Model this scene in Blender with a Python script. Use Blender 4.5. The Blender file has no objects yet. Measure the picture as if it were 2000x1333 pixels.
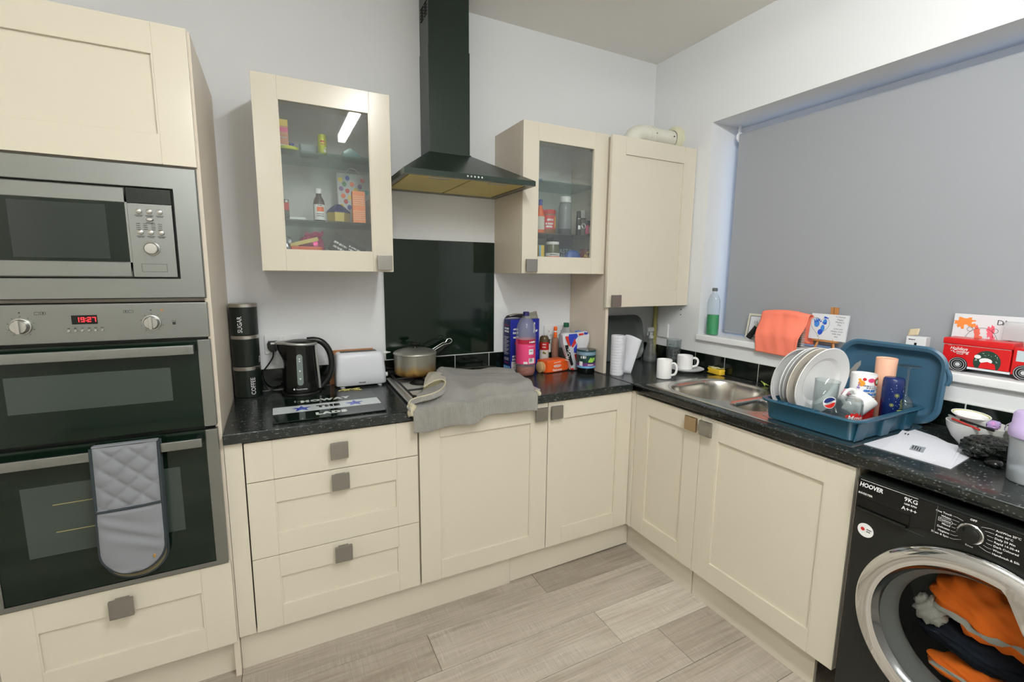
import bpy, bmesh, math, random
from mathutils import Matrix, Vector
random.seed(7)
PI = math.pi
scene = bpy.context.scene
COL = scene.collection
# ------------------------------------------------------------------ camera, world, lights, exposure
cam_d = bpy.data.cameras.new('camera')
cam_d.sensor_width = 36.0
cam_d.lens = 16.39
cam_d.clip_start = 0.02
cam = bpy.data.objects.new('camera', cam_d)
COL.objects.link(cam)
cam.matrix_world = Matrix(((0.89195584, 0.05609501, -0.44862916, 0.18179),
                           (-0.45199598, 0.13410903, -0.88188117, -2.34751),
                           (0.01069608, 0.98937764, 0.14497405, 1.45180),
                           (0, 0, 0, 1)))
scene.camera = cam
scene.cycles.transparent_max_bounces = 32
scene.cycles.max_bounces = 16
scene.view_settings.view_transform = 'Standard'
scene.view_settings.look = 'None'
scene.view_settings.gamma = 1.0
scene.view_settings.use_curve_mapping = False
scene.view_settings.exposure = -0.36
world = bpy.data.worlds.new('daylight'); scene.world = world
world.use_nodes = True
bg = world.node_tree.nodes['Background']
bg.inputs[0].default_value = (0.42, 0.62, 1.0, 1)
bg.inputs[1].default_value = 2.0

TUBE = (0.80, -2.32, 2.655)            # the ceiling batten the gloss of the cabinet shows
LAMP_COLOR, LAMP_STRENGTH = (0.985, 1.0, 0.985, 1), 150.0     # its diffuser is the lamp: light leaves it downwards and sideways

# ------------------------------------------------------------------ helpers
def lin(c):
    return tuple((x / 12.92 if x <= 0.04045 else ((x + 0.055) / 1.055) ** 2.4) for x in c)
def rgb(r, g, b):
    return lin((r / 255, g / 255, b / 255)) + (1.0,)
MATS = {}
def mat(name, color, rough=0.5, metal=0.0, spec=0.5, trans=0.0, ior=1.45, emit=None, emit_s=1.0, coat=0.0, alpha=1.0, bump=None, var=None, aniso=0.0, sheen=0.0):
    if name in MATS: return MATS[name]
    m = bpy.data.materials.new(name); m.use_nodes = True
    nt = m.node_tree; b = nt.nodes['Principled BSDF']
    b.inputs['Base Color'].default_value = color
    b.inputs['Roughness'].default_value = rough
    b.inputs['Metallic'].default_value = metal
    b.inputs['Specular IOR Level'].default_value = spec
    b.inputs['Transmission Weight'].default_value = trans
    b.inputs['IOR'].default_value = ior
    b.inputs['Coat Weight'].default_value = coat
    b.inputs['Alpha'].default_value = alpha
    b.inputs['Sheen Weight'].default_value = sheen
    if emit:
        b.inputs['Emission Color'].default_value = emit; b.inputs['Emission Strength'].default_value = emit_s
    tc = None
    if bump or var:
        tc = nt.nodes.new('ShaderNodeTexCoord')
    if bump:                                  # (scale, strength, distance)
        n = nt.nodes.new('ShaderNodeTexNoise'); n.inputs['Scale'].default_value = bump[0]; n.inputs['Detail'].default_value = 4
        bp = nt.nodes.new('ShaderNodeBump'); bp.inputs['Strength'].default_value = bump[1]; bp.inputs['Distance'].default_value = bump[2]
        nt.links.new(tc.outputs['Object'], n.inputs['Vector']); nt.links.new(n.outputs['Fac'], bp.inputs['Height'])
        nt.links.new(bp.outputs['Normal'], b.inputs['Normal'])
    if var:                                   # (scale, other colour)
        n = nt.nodes.new('ShaderNodeTexNoise'); n.inputs['Scale'].default_value = var[0]; n.inputs['Detail'].default_value = 5
        mx = nt.nodes.new('ShaderNodeMix'); mx.data_type = 'RGBA'
        mx.inputs[6].default_value = color; mx.inputs[7].default_value = var[1]
        nt.links.new(tc.outputs['Object'], n.inputs['Vector']); nt.links.new(n.outputs['Fac'], mx.inputs[0])
        nt.links.new(mx.outputs[2], b.inputs['Base Color'])
    MATS[name] = m
    return m
def nodes(m):
    return m.node_tree.nodes, m.node_tree.links, m.node_tree.nodes['Principled BSDF']

class MB:
    """collects shapes into one bmesh"""
    def __init__(s):
        s.bm = bmesh.new(); s.m = 0; s.T = None; s.wn = False; s.fix = False
    def _new(s, vs):
        if s.T is not None: vs = [s.T @ Vector(v) for v in vs]
        return [s.bm.verts.new(v) for v in vs]
    def face(s, vs, smooth=True):
        try:
            f = s.bm.faces.new(vs); f.material_index = s.m; f.smooth = smooth; return f
        except ValueError:
            return None
    def box(s, x0, y0, z0, x1, y1, z1, bev=0.0, seg=2):
        v = s._new([(x0, y0, z0), (x1, y0, z0), (x1, y1, z0), (x0, y1, z0), (x0, y0, z1), (x1, y0, z1), (x1, y1, z1), (x0, y1, z1)])
        fs = [s.face([v[i] for i in q]) for q in ((3, 2, 1, 0), (4, 5, 6, 7), (0, 1, 5, 4), (1, 2, 6, 5), (2, 3, 7, 6), (3, 0, 4, 7))]
        if bev:
            es = list({e for f in fs for e in f.edges})
            r = bmesh.ops.bevel(s.bm, geom=es, offset=bev, segments=seg, profile=0.5, affect='EDGES')
            for f in r['faces']: f.material_index = s.m; f.smooth = True
            s.wn = True
        return s
    def lathe(s, prof, seg=32, c=(0, 0, 0), M=None, a0=0.0, a1=2 * PI, sx=1.0, sy=1.0):
        full = abs(a1 - a0 - 2 * PI) < 1e-6
        n = seg if full else seg + 1
        rings = []
        for r, z in prof:
            if r < 1e-6: pts = [(0, 0, z)]
            else: pts = [(r * sx * math.cos(a0 + (a1 - a0) * i / seg), r * sy * math.sin(a0 + (a1 - a0) * i / seg), z) for i in range(n)]
            P = []
            for p in pts:
                q = Vector(p)
                if M is not None: q = M @ q
                P.append(q + Vector(c))
            rings.append(s._new(P))
        for a, b in zip(rings, rings[1:]):
            k = n if full else n - 1
            for i in range(k):
                j = (i + 1) % n
                if len(a) == 1 and len(b) == 1: continue
                if len(a) == 1: s.face([a[0], b[j], b[i]][::-1])
                elif len(b) == 1: s.face([a[i], a[j], b[0]])
                else: s.face([a[i], a[j], b[j], b[i]])
        return s
    def cyl(s, p0, p1, r0, r1=None, seg=20, bev=0.0):
        r1 = r0 if r1 is None else r1
        p0 = Vector(p0); d = Vector(p1) - p0; L = d.length
        M = d.to_track_quat('Z', 'Y').to_matrix()
        pr = [(0, 0), (r0 - bev, 0), (r0, bev), (r1, L - bev), (r1 - bev, L), (0, L)] if bev else [(0, 0), (r0, 0), (r1, L), (0, L)]
        return s.lathe(pr, seg, p0, M)
    def tube(s, pts, r, seg=8, closed=False, radii=None, flat=1.0):
        pts = [Vector(p) for p in pts]; n = len(pts); rings = []; up = None
        for i, p in enumerate(pts):
            if closed: t = (pts[(i + 1) % n] - pts[i - 1])
            else: t = pts[min(i + 1, n - 1)] - pts[max(i - 1, 0)]
            if t.length < 1e-9: t = Vector((0, 0, 1))
            t.normalize()
            if up is None:
                up = Vector((0, 0, 1)) if abs(t.z) < 0.9 else Vector((1, 0, 0))
            sd = t.cross(up)
            if sd.length < 1e-6: sd = t.orthogonal()
            sd.normalize(); up = sd.cross(t).normalized()
            rr = radii[i] if radii else r
            rings.append(s._new([p + sd * rr * math.cos(2 * PI * k / seg) + up * rr * flat * math.sin(2 * PI * k / seg) for k in range(seg)]))
        for i in range(n if closed else n - 1):
            a, b = rings[i], rings[(i + 1) % n]
            for k in range(seg):
                s.face([a[k], b[k], b[(k + 1) % seg], a[(k + 1) % seg]][::-1])
        if not closed:
            s.face(rings[0]); s.face(rings[-1][::-1])
        return s
    def prism(s, out, z0, z1, f=None, bev=0.0):
        """outline (x, y) swept along z; f maps (x, y, z) to space"""
        f = f or (lambda x, y, z: (x, y, z))
        a = s._new([f(x, y, z0) for x, y in out]); b = s._new([f(x, y, z1) for x, y in out])
        n = len(out); fs = [s.face(a[::-1]), s.face(b)]
        for i in range(n): fs.append(s.face([a[i], a[(i + 1) % n], b[(i + 1) % n], b[i]]))
        if bev:
            es = [e for e in fs[1].edges] + [e for e in fs[0].edges]
            r = bmesh.ops.bevel(s.bm, geom=es, offset=bev, segments=2, profile=0.5, affect='EDGES')
            for q in r['faces']: q.material_index = s.m; q.smooth = True
            s.wn = True
        return s
    def grid(s, f, nu, nv, closed_u=False):
        g = [s._new([f(i / nu, j / nv) for j in range(nv + 1)]) for i in range(nu + (0 if closed_u else 1))]
        L = len(g)
        for i in range(nu):
            for j in range(nv):
                s.face([g[i % L][j], g[(i + 1) % L][j], g[(i + 1) % L][j + 1], g[i % L][j + 1]])
        return g
    def ring_loft(s, rings, cap0=False, cap1=False):
        R = [s._new(r) for r in rings]
        for a, b in zip(R, R[1:]):
            n = len(a)
            for i in range(n): s.face([a[i], a[(i + 1) % n], b[(i + 1) % n], b[i]])
        if cap0: s.face(R[0][::-1])
        if cap1: s.face(R[-1])
        return s
    # ---- flat print: f(u, v, w) maps the print plane to space
    def rect(s, f, u0, v0, u1, v1, n=1, w=0.0004):
        for i in range(n):
            a = u0 + (u1 - u0) * i / n; b = u0 + (u1 - u0) * (i + 1) / n
            s.face(s._new([f(a, v0, w), f(b, v0, w), f(b, v1, w), f(a, v1, w)]))
        return s
    def poly(s, f, pts, w=0.0004):
        s.face(s._new([f(u, v, w) for u, v in pts])); return s
    def disc(s, f, u, v, r, seg=16, w=0.0004, ru=None):
        ru = ru or r
        return s.poly(f, [(u + ru * math.cos(2 * PI * i / seg), v + r * math.sin(2 * PI * i / seg)) for i in range(seg)], w)
    def ring(s, f, u, v, r0, r1, seg=24, w=0.0004, sq=1.0):
        A = s._new([f(u + sq * r0 * math.cos(2 * PI * i / seg), v + r0 * math.sin(2 * PI * i / seg), w) for i in range(seg)])
        B = s._new([f(u + sq * r1 * math.cos(2 * PI * i / seg), v + r1 * math.sin(2 * PI * i / seg), w) for i in range(seg)])
        for i in range(seg): s.face([A[i], B[i], B[(i + 1) % seg], A[(i + 1) % seg]])
        return s
    def star(s, f, u, v, r, w=0.0004, k=0.42, ph=PI / 2, sx=1.0):
        return s.poly(f, [(u + sx * (r if i % 2 == 0 else r * k) * math.cos(ph + i * PI / 5), v + (r if i % 2 == 0 else r * k) * math.sin(ph + i * PI / 5)) for i in range(10)], w)
    def line(s, f, pts, wd, w=0.0004):
        for (u0, v0), (u1, v1) in zip(pts, pts[1:]):
            d = math.hypot(u1 - u0, v1 - v0)
            if d < 1e-9: continue
            nx, ny = -(v1 - v0) / d * wd / 2, (u1 - u0) / d * wd / 2
            s.poly(f, [(u0 - nx, v0 - ny), (u1 - nx, v1 - ny), (u1 + nx, v1 + ny), (u0 + nx, v0 + ny)], w)
        return s
    def text(s, f, body, u, v, size, align='CENTER', bold=0.0, shear=0.0, sx=1.0, rot=0.0, w=0.0005, space=1.0):
        cu = bpy.data.curves.new('lettering', 'FONT'); cu.body = body; cu.size = size; cu.align_x = align; cu.align_y = 'CENTER'
        cu.offset = bold * size; cu.shear = shear; cu.fill_mode = 'FRONT'; cu.resolution_u = 2; cu.space_character = space
        ob = bpy.data.objects.new('lettering', cu)
        me = bpy.data.meshes.new_from_object(ob)
        c, sn = math.cos(rot), math.sin(rot)
        vs = s._new([f(u + c * p.co.x * sx - sn * p.co.y, v + sn * p.co.x * sx + c * p.co.y, w) for p in me.vertices])
        for p in me.polygons: s.face([vs[i] for i in p.vertices])
        bpy.data.objects.remove(ob); bpy.data.curves.remove(cu); bpy.data.meshes.remove(me)
        return s
    def scribble(s, f, u, v, wd, h, th, n=9, w=0.0004, seed=1):
        """a run of small unreadable print: short bars like a line of letters"""
        r = random.Random(seed); x = u
        while x < u + wd:
            l = h * r.uniform(0.5, 1.1)
            s.rect(f, x, v - h / 2 * r.uniform(0.7, 1), min(x + th * r.uniform(0.6, 1.6), u + wd), v + h / 2 * r.uniform(0.6, 1), w=w)
            x += l * 0.75
        return s

def plane(O, X, Y):
    O, X, Y = Vector(O), Vector(X).normalized(), Vector(Y).normalized(); N = X.cross(Y)
    return lambda u, v, w: O + X * u + Y * v + N * w
def around(cx, cy, z0, R, a0=-PI / 2):
    """print wrapped round an upright cylinder (R a radius or a function of height); u runs to the viewer's right"""
    Rf = R if callable(R) else (lambda v: R)
    def f(u, v, w):
        r = Rf(v); a = a0 + u / r
        return Vector((cx + (r + w) * math.cos(a), cy + (r + w) * math.sin(a), z0 + v))
    return f

def root_of(o):
    while o.parent: o = o.parent
    return o
def obj(name, mb, mats, parent=None, world=False, sharp=38, solid=None, sub=0):
    me = bpy.data.meshes.new(name)
    if world and parent is not None:
        L = root_of(parent).location
        bmesh.ops.translate(mb.bm, verts=mb.bm.verts, vec=-L)
    bmesh.ops.recalc_face_normals(mb.bm, faces=mb.bm.faces) if getattr(mb, 'fix', False) else None
    mb.bm.to_mesh(me); mb.bm.free()
    for m in (mats if isinstance(mats, (list, tuple)) else [mats]): me.materials.append(m)
    me.set_sharp_from_angle(angle=math.radians(sharp))
    o = bpy.data.objects.new(name, me); COL.objects.link(o)
    if parent is not None: o.parent = parent
    if mb.wn:
        md = o.modifiers.new('even_normals', 'WEIGHTED_NORMAL'); md.keep_sharp = True
    if solid:
        md = o.modifiers.new('thickness', 'SOLIDIFY'); md.thickness = solid; md.offset = 0
    if sub:
        md = o.modifiers.new('smooth', 'SUBSURF'); md.levels = sub; md.render_levels = sub
    return o
def tag(o, label, cat, group=None):
    o['label'] = label; o['category'] = cat
    if group: o['group'] = group
    return o
def thing(name, label, cat, loc=(0, 0, 0), rz=0.0, group=None):
    o = bpy.data.objects.new(name, None); COL.objects.link(o)
    o.location = loc; o.rotation_euler = (0, 0, rz); o.empty_display_size = 0.05
    return tag(o, label, cat, group)
def single(name, mb, mats, label, cat, loc=(0, 0, 0), rz=0.0, group=None, **k):
    if loc == (0, 0, 0):                    # built where it stands: put its origin at its base
        vs = [v.co for v in mb.bm.verts]; k.pop('world', None)
        lo = [min(v[i] for v in vs) for i in range(3)]; hi = [max(v[i] for v in vs) for i in range(3)]
        loc = ((lo[0] + hi[0]) / 2, (lo[1] + hi[1]) / 2, lo[2])
        bmesh.ops.translate(mb.bm, verts=mb.bm.verts, vec=-Vector(loc))
    o = obj(name, mb, mats, None, **k); o.location = loc; o.rotation_euler = (0, 0, rz)
    return tag(o, label, cat, group)
def struct(name, mb, mats, parent=None, **k):
    o = obj(name, mb, mats, parent, **k)
    if parent is None: o['kind'] = 'structure'
    return o
def dup(o, parent=None):
    c = o.copy(); COL.objects.link(c)
    if parent is not None: c.parent = parent
    for ch in list(o.children): dup(ch, c)
    return c
# ------------------------------------------------------------------ materials
CREAM = mat('cream_foil', rgb(216, 209, 192), 0.21, spec=0.45)
PANELM = mat('beige_panel', rgb(218, 207, 191), 0.38, spec=0.4)
WALLM = mat('white_paint', rgb(226, 228, 230), 0.75, spec=0.25, bump=(90, 0.05, 0.002))
CEILM = mat('ceiling_paint', rgb(238, 237, 232), 0.85, spec=0.2)
WHITE = mat('white_gloss', rgb(236, 237, 238), 0.25)
WPLAS = mat('white_plastic', rgb(232, 233, 234), 0.35)
PEWTER = mat('pewter_metal', rgb(150, 147, 141), 0.38, metal=0.85)
BRASSY = mat('aged_brass', rgb(172, 150, 118), 0.38, metal=0.85)
STEEL = mat('brushed_steel', rgb(190, 190, 186), 0.30, metal=1.0)
CHROME = mat('chrome', rgb(225, 226, 228), 0.07, metal=1.0)
BGLASS = mat('black_glass', rgb(14, 29, 21), 0.06, spec=0.42)
BTILE = mat('black_tile', rgb(13, 20, 16), 0.10, spec=0.5)
GROUT = mat('white_grout', rgb(215, 217, 214), 0.8)
BLACKP = mat('black_plastic', rgb(18, 20, 19), 0.35)
BLACKG = mat('black_gloss', rgb(16, 18, 17), 0.16)
DARKGAP = mat('dark_gap', rgb(12, 12, 12), 0.8)
CAST = mat('cast_iron', rgb(28, 28, 28), 0.6)
GLASS = mat('clear_glass', (1, 1, 1, 1), 0.02, trans=1.0, ior=1.45)
PRINTW = mat('white_print', rgb(238, 238, 238), 0.5)
PRINTK = mat('black_print', rgb(22, 22, 24), 0.5)
PRINTG = mat('grey_print', rgb(120, 122, 124), 0.5)
PRINTR = mat('red_print', rgb(200, 38, 34), 0.45)
ORANGE = mat('orange_print', rgb(240, 104, 30), 0.45)
YELLOW = mat('yellow_print', rgb(235, 200, 50), 0.45)
BLUE = mat('blue_print', rgb(38, 66, 160), 0.45)
LBLUE = mat('light_blue_print', rgb(120, 180, 225), 0.45)
GREEN = mat('green_print', rgb(60, 130, 70), 0.45)
LIME = mat('lime_print', rgb(150, 205, 80), 0.45)
PINK = mat('pink_print', rgb(232, 78, 130), 0.45)
PURPLE = mat('purple_print', rgb(120, 80, 150), 0.45)
TEAL = mat('teal_print', rgb(60, 150, 150), 0.45)
GOLD = mat('gold_print', rgb(196, 168, 90), 0.35, metal=0.4)
# a thin clear wall: see-through, with a glossy skin
def thin_clear(name, tint, haze=0.0, gloss=1.0, rough=0.03):
    m = bpy.data.materials.new(name); m.use_nodes = True; nt = m.node_tree; N, L = nt.nodes, nt.links
    for n in list(N): N.remove(n)
    o = N.new('ShaderNodeOutputMaterial'); tr = N.new('ShaderNodeBsdfTransparent'); tr.inputs[0].default_value = tint
    gl_ = N.new('ShaderNodeBsdfGlossy'); gl_.inputs['Roughness'].default_value = rough; fr_ = N.new('ShaderNodeMapRange'); lw = N.new('ShaderNodeLayerWeight'); lw.inputs['Blend'].default_value = 0.5; pw_ = N.new('ShaderNodeMath'); pw_.operation = 'POWER'; pw_.inputs[1].default_value = 4.0; L.new(lw.outputs['Facing'], pw_.inputs[0]); ed = N.new('ShaderNodeMix'); ed.data_type = 'RGBA'; ed.inputs[6].default_value = tint; ed.inputs[7].default_value = tuple(c * .30 for c in tint[:3]) + (1,); p3 = N.new('ShaderNodeMath'); p3.operation = 'POWER'; p3.inputs[1].default_value = 5.0; L.new(lw.outputs['Facing'], p3.inputs[0]); L.new(p3.outputs[0], ed.inputs[0]); L.new(ed.outputs[2], tr.inputs[0]); L.new(pw_.outputs[0], fr_.inputs[0]); fr_.inputs[3].default_value = 0.04; fr_.inputs[4].default_value = 0.75
    df = N.new('ShaderNodeBsdfDiffuse'); df.inputs[0].default_value = (0.8, 0.83, 0.85, 1)
    m1 = N.new('ShaderNodeMixShader'); m1.inputs[0].default_value = haze; L.new(tr.outputs[0], m1.inputs[1]); L.new(df.outputs[0], m1.inputs[2])
    mu = N.new('ShaderNodeMath'); mu.operation = 'MULTIPLY'; mu.inputs[1].default_value = gloss; L.new(fr_.outputs[0], mu.inputs[0])
    m2 = N.new('ShaderNodeMixShader'); L.new(mu.outputs[0], m2.inputs[0]); L.new(m1.outputs[0], m2.inputs[1]); L.new(gl_.outputs[0], m2.inputs[2]); L.new(m2.outputs[0], o.inputs[0])
    return m
PETM = thin_clear('clear_plastic', (0.86, 0.88, 0.90, 1), 0.16)
GREENGL = thin_clear('shelf_glass', (0.74, 0.88, 0.84, 1), 0.04)
WOOD = mat('pine_wood', rgb(196, 140, 84), 0.5, var=(14, rgb(170, 112, 62)))
CHINA = mat('white_china', rgb(236, 236, 236), 0.16, spec=0.5)
CHINA2 = mat('cream_china', rgb(222, 216, 204), 0.2, spec=0.5)
PAPER = mat('white_paper', rgb(212, 213, 220), 0.8, spec=0.2)

# brushed look for the oven fronts: streaky roughness along x
def brushed(name, color, r0, r1, sc):
    m = mat(name, color, r0, metal=1.0)
    N, L, B = nodes(m)
    tc = N.new('ShaderNodeTexCoord'); mp = N.new('ShaderNodeMapping'); mp.inputs['Scale'].default_value = sc
    n = N.new('ShaderNodeTexNoise'); n.inputs['Scale'].default_value = 1.0; n.inputs['Detail'].default_value = 3
    rg = N.new('ShaderNodeMapRange'); rg.inputs[3].default_value = r0; rg.inputs[4].default_value = r1
    L.new(tc.outputs['Object'], mp.inputs[0]); L.new(mp.outputs[0], n.inputs['Vector']); L.new(n.outputs['Fac'], rg.inputs[0])
    L.new(rg.outputs[0], B.inputs['Roughness'])
    bp = N.new('ShaderNodeBump'); bp.inputs['Strength'].default_value = 0.06; bp.inputs['Distance'].default_value = 0.001
    L.new(n.outputs['Fac'], bp.inputs['Height']); L.new(bp.outputs['Normal'], B.inputs['Normal'])
    return m
BRUSH = brushed('brushed_steel_front', rgb(142, 145, 143), 0.28, 0.44, (6, 6, 500))
SINKM = mat('sink_steel', rgb(200, 197, 190), 0.26, metal=1.0)

def worktop_mat():
    m = mat('black_fleck_laminate', rgb(30, 36, 34), 0.20, spec=0.5)
    N, L, B = nodes(m)
    tc = N.new('ShaderNodeTexCoord')
    def flecks(scale, thr, thr2, seed):
        mp = N.new('ShaderNodeMapping'); mp.inputs['Scale'].default_value = scale; mp.inputs['Location'].default_value = (seed, seed * 2, seed)
        nz = N.new('ShaderNodeTexNoise'); nz.inputs['Scale'].default_value = 0.35
        v = N.new('ShaderNodeTexVoronoi'); v.inputs['Scale'].default_value = 1.0; v.inputs['Randomness'].default_value = 1.0
        ad = N.new('ShaderNodeMix'); ad.data_type = 'VECTOR'; ad.inputs[0].default_value = 0.12
        L.new(tc.outputs['Object'], mp.inputs[0]); L.new(mp.outputs[0], nz.inputs['Vector'])
        L.new(mp.outputs[0], ad.inputs[4]); L.new(nz.outputs['Color'], ad.inputs[5]); L.new(ad.outputs[1], v.inputs['Vector'])
        r = N.new('ShaderNodeMapRange'); r.inputs[1].default_value = thr; r.inputs[2].default_value = thr2; r.inputs[3].default_value = 1; r.inputs[4].default_value = 0
        L.new(v.outputs['Distance'], r.inputs[0])
        g = N.new('ShaderNodeSeparateColor'); L.new(v.outputs['Color'], g.inputs[0])
        k = N.new('ShaderNodeMath'); k.operation = 'GREATER_THAN'; k.inputs[1].default_value = 0.35; L.new(g.outputs[0], k.inputs[0])
        mu = N.new('ShaderNodeMath'); mu.operation = 'MULTIPLY'; L.new(r.outputs[0], mu.inputs[0]); L.new(k.outputs[0], mu.inputs[1])
        return mu
    a = flecks((40, 120, 150), 0.06, 0.32, 3.1); b = flecks((130, 60, 150), 0.05, 0.28, 7.7)
    mx = N.new('ShaderNodeMath'); mx.operation = 'MAXIMUM'; L.new(a.outputs[0], mx.inputs[0]); L.new(b.outputs[0], mx.inputs[1])
    cl = N.new('ShaderNodeTexNoise'); cl.inputs['Scale'].default_value = 9; cl.inputs['Detail'].default_value = 3; L.new(tc.outputs['Object'], cl.inputs['Vector'])
    base = N.new('ShaderNodeMix'); base.data_type = 'RGBA'; base.inputs[6].default_value = rgb(20, 25, 24); base.inputs[7].default_value = rgb(46, 51, 50)
    L.new(cl.outputs['Fac'], base.inputs[0])
    sc = N.new('ShaderNodeMath'); sc.operation = 'MULTIPLY'; sc.inputs[1].default_value = 0.42; L.new(mx.outputs[0], sc.inputs[0])
    c = N.new('ShaderNodeMix'); c.data_type = 'RGBA'; c.inputs[7].default_value = rgb(150, 154, 152)
    L.new(base.outputs[2], c.inputs[6]); L.new(sc.outputs[0], c.inputs[0]); L.new(c.outputs[2], B.inputs['Base Color'])
    return m
WORKTOP = worktop_mat()

def plank_mat():
    m = mat('grey_oak_vinyl', rgb(200, 190, 176), 0.42, spec=0.4)
    N, L, B = nodes(m)
    tc = N.new('ShaderNodeTexCoord'); oi = N.new('ShaderNodeObjectInfo')
    sh = N.new('ShaderNodeVectorMath'); sh.operation = 'ADD'
    ml = N.new('ShaderNodeVectorMath'); ml.operation = 'SCALE'; ml.inputs['Scale'].default_value = 37.0
    cb = N.new('ShaderNodeCombineXYZ'); L.new(oi.outputs['Random'], cb.inputs[0]); L.new(oi.outputs['Random'], cb.inputs[1])
    L.new(cb.outputs[0], ml.inputs[0]); L.new(tc.outputs['Object'], sh.inputs[0]); L.new(ml.outputs[0], sh.inputs[1])
    def nz(scale, det, rough=0.6, dist=0.0):
        mp = N.new('ShaderNodeMapping'); mp.inputs['Scale'].default_value = scale
        n = N.new('ShaderNodeTexNoise'); n.inputs['Scale'].default_value = 1; n.inputs['Detail'].default_value = det; n.inputs['Roughness'].default_value = rough; n.inputs['Distortion'].default_value = dist
        L.new(sh.outputs[0], mp.inputs[0]); L.new(mp.outputs[0], n.inputs['Vector']); return n
    grain = nz((2.2, 70, 1), 6, 0.65, 0.6); broad = nz((1.6, 9, 1), 4, 0.6, 1.0); saw = nz((190, 7, 1), 4); blot = nz((5, 14, 1), 5, 0.7)
    def ramp(src, c0, c1, p0, p1):
        r = N.new('ShaderNodeValToRGB'); r.color_ramp.elements[0].position = p0; r.color_ramp.elements[1].position = p1
        r.color_ramp.elements[0].color = c0; r.color_ramp.elements[1].color = c1; L.new(src, r.inputs[0]); return r
    def mix(a, b, f, mode='MIX'):
        x = N.new('ShaderNodeMix'); x.data_type = 'RGBA'; x.blend_type = mode
        L.new(a, x.inputs[6]); L.new(b, x.inputs[7])
        if isinstance(f, float): x.inputs[0].default_value = f
        else: L.new(f, x.inputs[0])
        return x
    base = ramp(broad.outputs['Fac'], rgb(172, 163, 150), rgb(222, 216, 206), 0.3, 0.7)
    g = ramp(grain.outputs['Fac'], rgb(150, 140, 128), rgb(230, 226, 217), 0.3, 0.72)
    x = mix(base.outputs[0], g.outputs[0], 0.5)
    s = ramp(saw.outputs['Fac'], rgb(166, 157, 145), rgb(238, 235, 228), 0.3, 0.7)
    fb = N.new('ShaderNodeMapRange'); fb.inputs[1].default_value = 0.45; fb.inputs[2].default_value = 0.7; fb.inputs[3].default_value = 0.05; fb.inputs[4].default_value = 0.62
    L.new(blot.outputs['Fac'], fb.inputs[0])
    x = mix(x.outputs[2], s.outputs[0], fb.outputs[0])
    tone = ramp(oi.outputs['Random'], rgb(206, 199, 192), rgb(255, 252, 247), 0.0, 1.0)
    x = mix(x.outputs[2], tone.outputs[0], 1.0, 'MULTIPLY')
    L.new(x.outputs[2], B.inputs['Base Color'])
    bp = N.new('ShaderNodeBump'); bp.inputs['Strength'].default_value = 0.15; bp.inputs['Distance'].default_value = 0.001
    L.new(grain.outputs['Fac'], bp.inputs['Height']); L.new(bp.outputs['Normal'], B.inputs['Normal'])
    return m
PLANK = plank_mat()
BLINDM = mat('grey_blind_fabric', rgb(158, 161, 166), 0.8, spec=0.2, bump=(900, 0.15, 0.0005))
# ------------------------------------------------------------------ the setting
XR, ZC = 2.351, 2.7246
XL, YF = -1.55, -4.3
m = MB(); m.box(XL, YF, -0.05, XR + 0.35, 0.1, -0.004); floor = struct('floor', m, mat('floor_base', rgb(90, 84, 78), 0.9))
W_, rows = 0.1925, []
plank_meshes = {}
def plank(x0, x1, y0, y1):
    L = round(x1 - x0, 4)
    if L not in plank_meshes:
        b = MB(); b.box(0.0010, 0.0010, -0.004, L - 0.0010, W_ - 0.0010, 0.0, 0.0008, 1)
        o = obj('plank', b, PLANK, floor); plank_meshes[L] = o
    else:
        o = plank_meshes[L].copy(); COL.objects.link(o)
    o.location = (x0, y0, 0)
joint = {0: 1.22, 1: 0.654, 2: 1.34, 3: 0.30, 4: 0.95}
for k in range(-2, 19):
    y1 = -0.4975 - W_ * k; y0 = y1 - W_
    if y1 > 0.0: continue
    j = joint.get(k, (k * 0.47 + 0.2) % 1.22); x = j - 1.22 * 4
    while x < XR:
        a, b = max(x, XL), min(x + 1.22, XR)
        if b - a > 0.02: plank(a, b, y0, y1)
        x += 1.22
m = MB(); m.box(XL - 0.1, YF - 0.1, ZC, XR + 0.35, 0.1, ZC + 0.1); struct('ceiling', m, CEILM)
m = MB(); m.box(XL - 0.1, 0.0, 0, XR + 0.35, 0.1, ZC); wall_back = struct('wall_back', m, WALLM)
m = MB(); m.box(XL - 0.1, YF, 0, XL, 0.0, ZC); struct('wall_left', m, mat('left_paint', rgb(218, 213, 204), 0.8))
m = MB(); m.box(XL - 0.1, YF - 0.1, 0, XR + 0.35, YF, ZC); struct('wall_front', m, mat('front_paint', rgb(214, 212, 206), 0.8))
# window wall with its deep opening
WY0, WY1, WZ0, WZ1, XO = -2.62, -0.452, 1.081, 2.270, XR + 0.30
m = MB()
m.box(XR, WY1, 0, XO, 0.0, ZC); m.box(XR, YF, 0, XO, WY0, ZC); m.box(XR, WY0, 0, XO, WY1, WZ0); m.box(XR, WY0, WZ1, XO, WY1, ZC)
wall_right = struct('wall_right', m, WALLM)
m = MB(); m.box(XR - 0.022, WY0 + 0.002, 1.0815, XO - 0.05, WY1 - 0.002, 1.115, 0.006, 3); struct('trim_1', m, WHITE)
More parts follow.
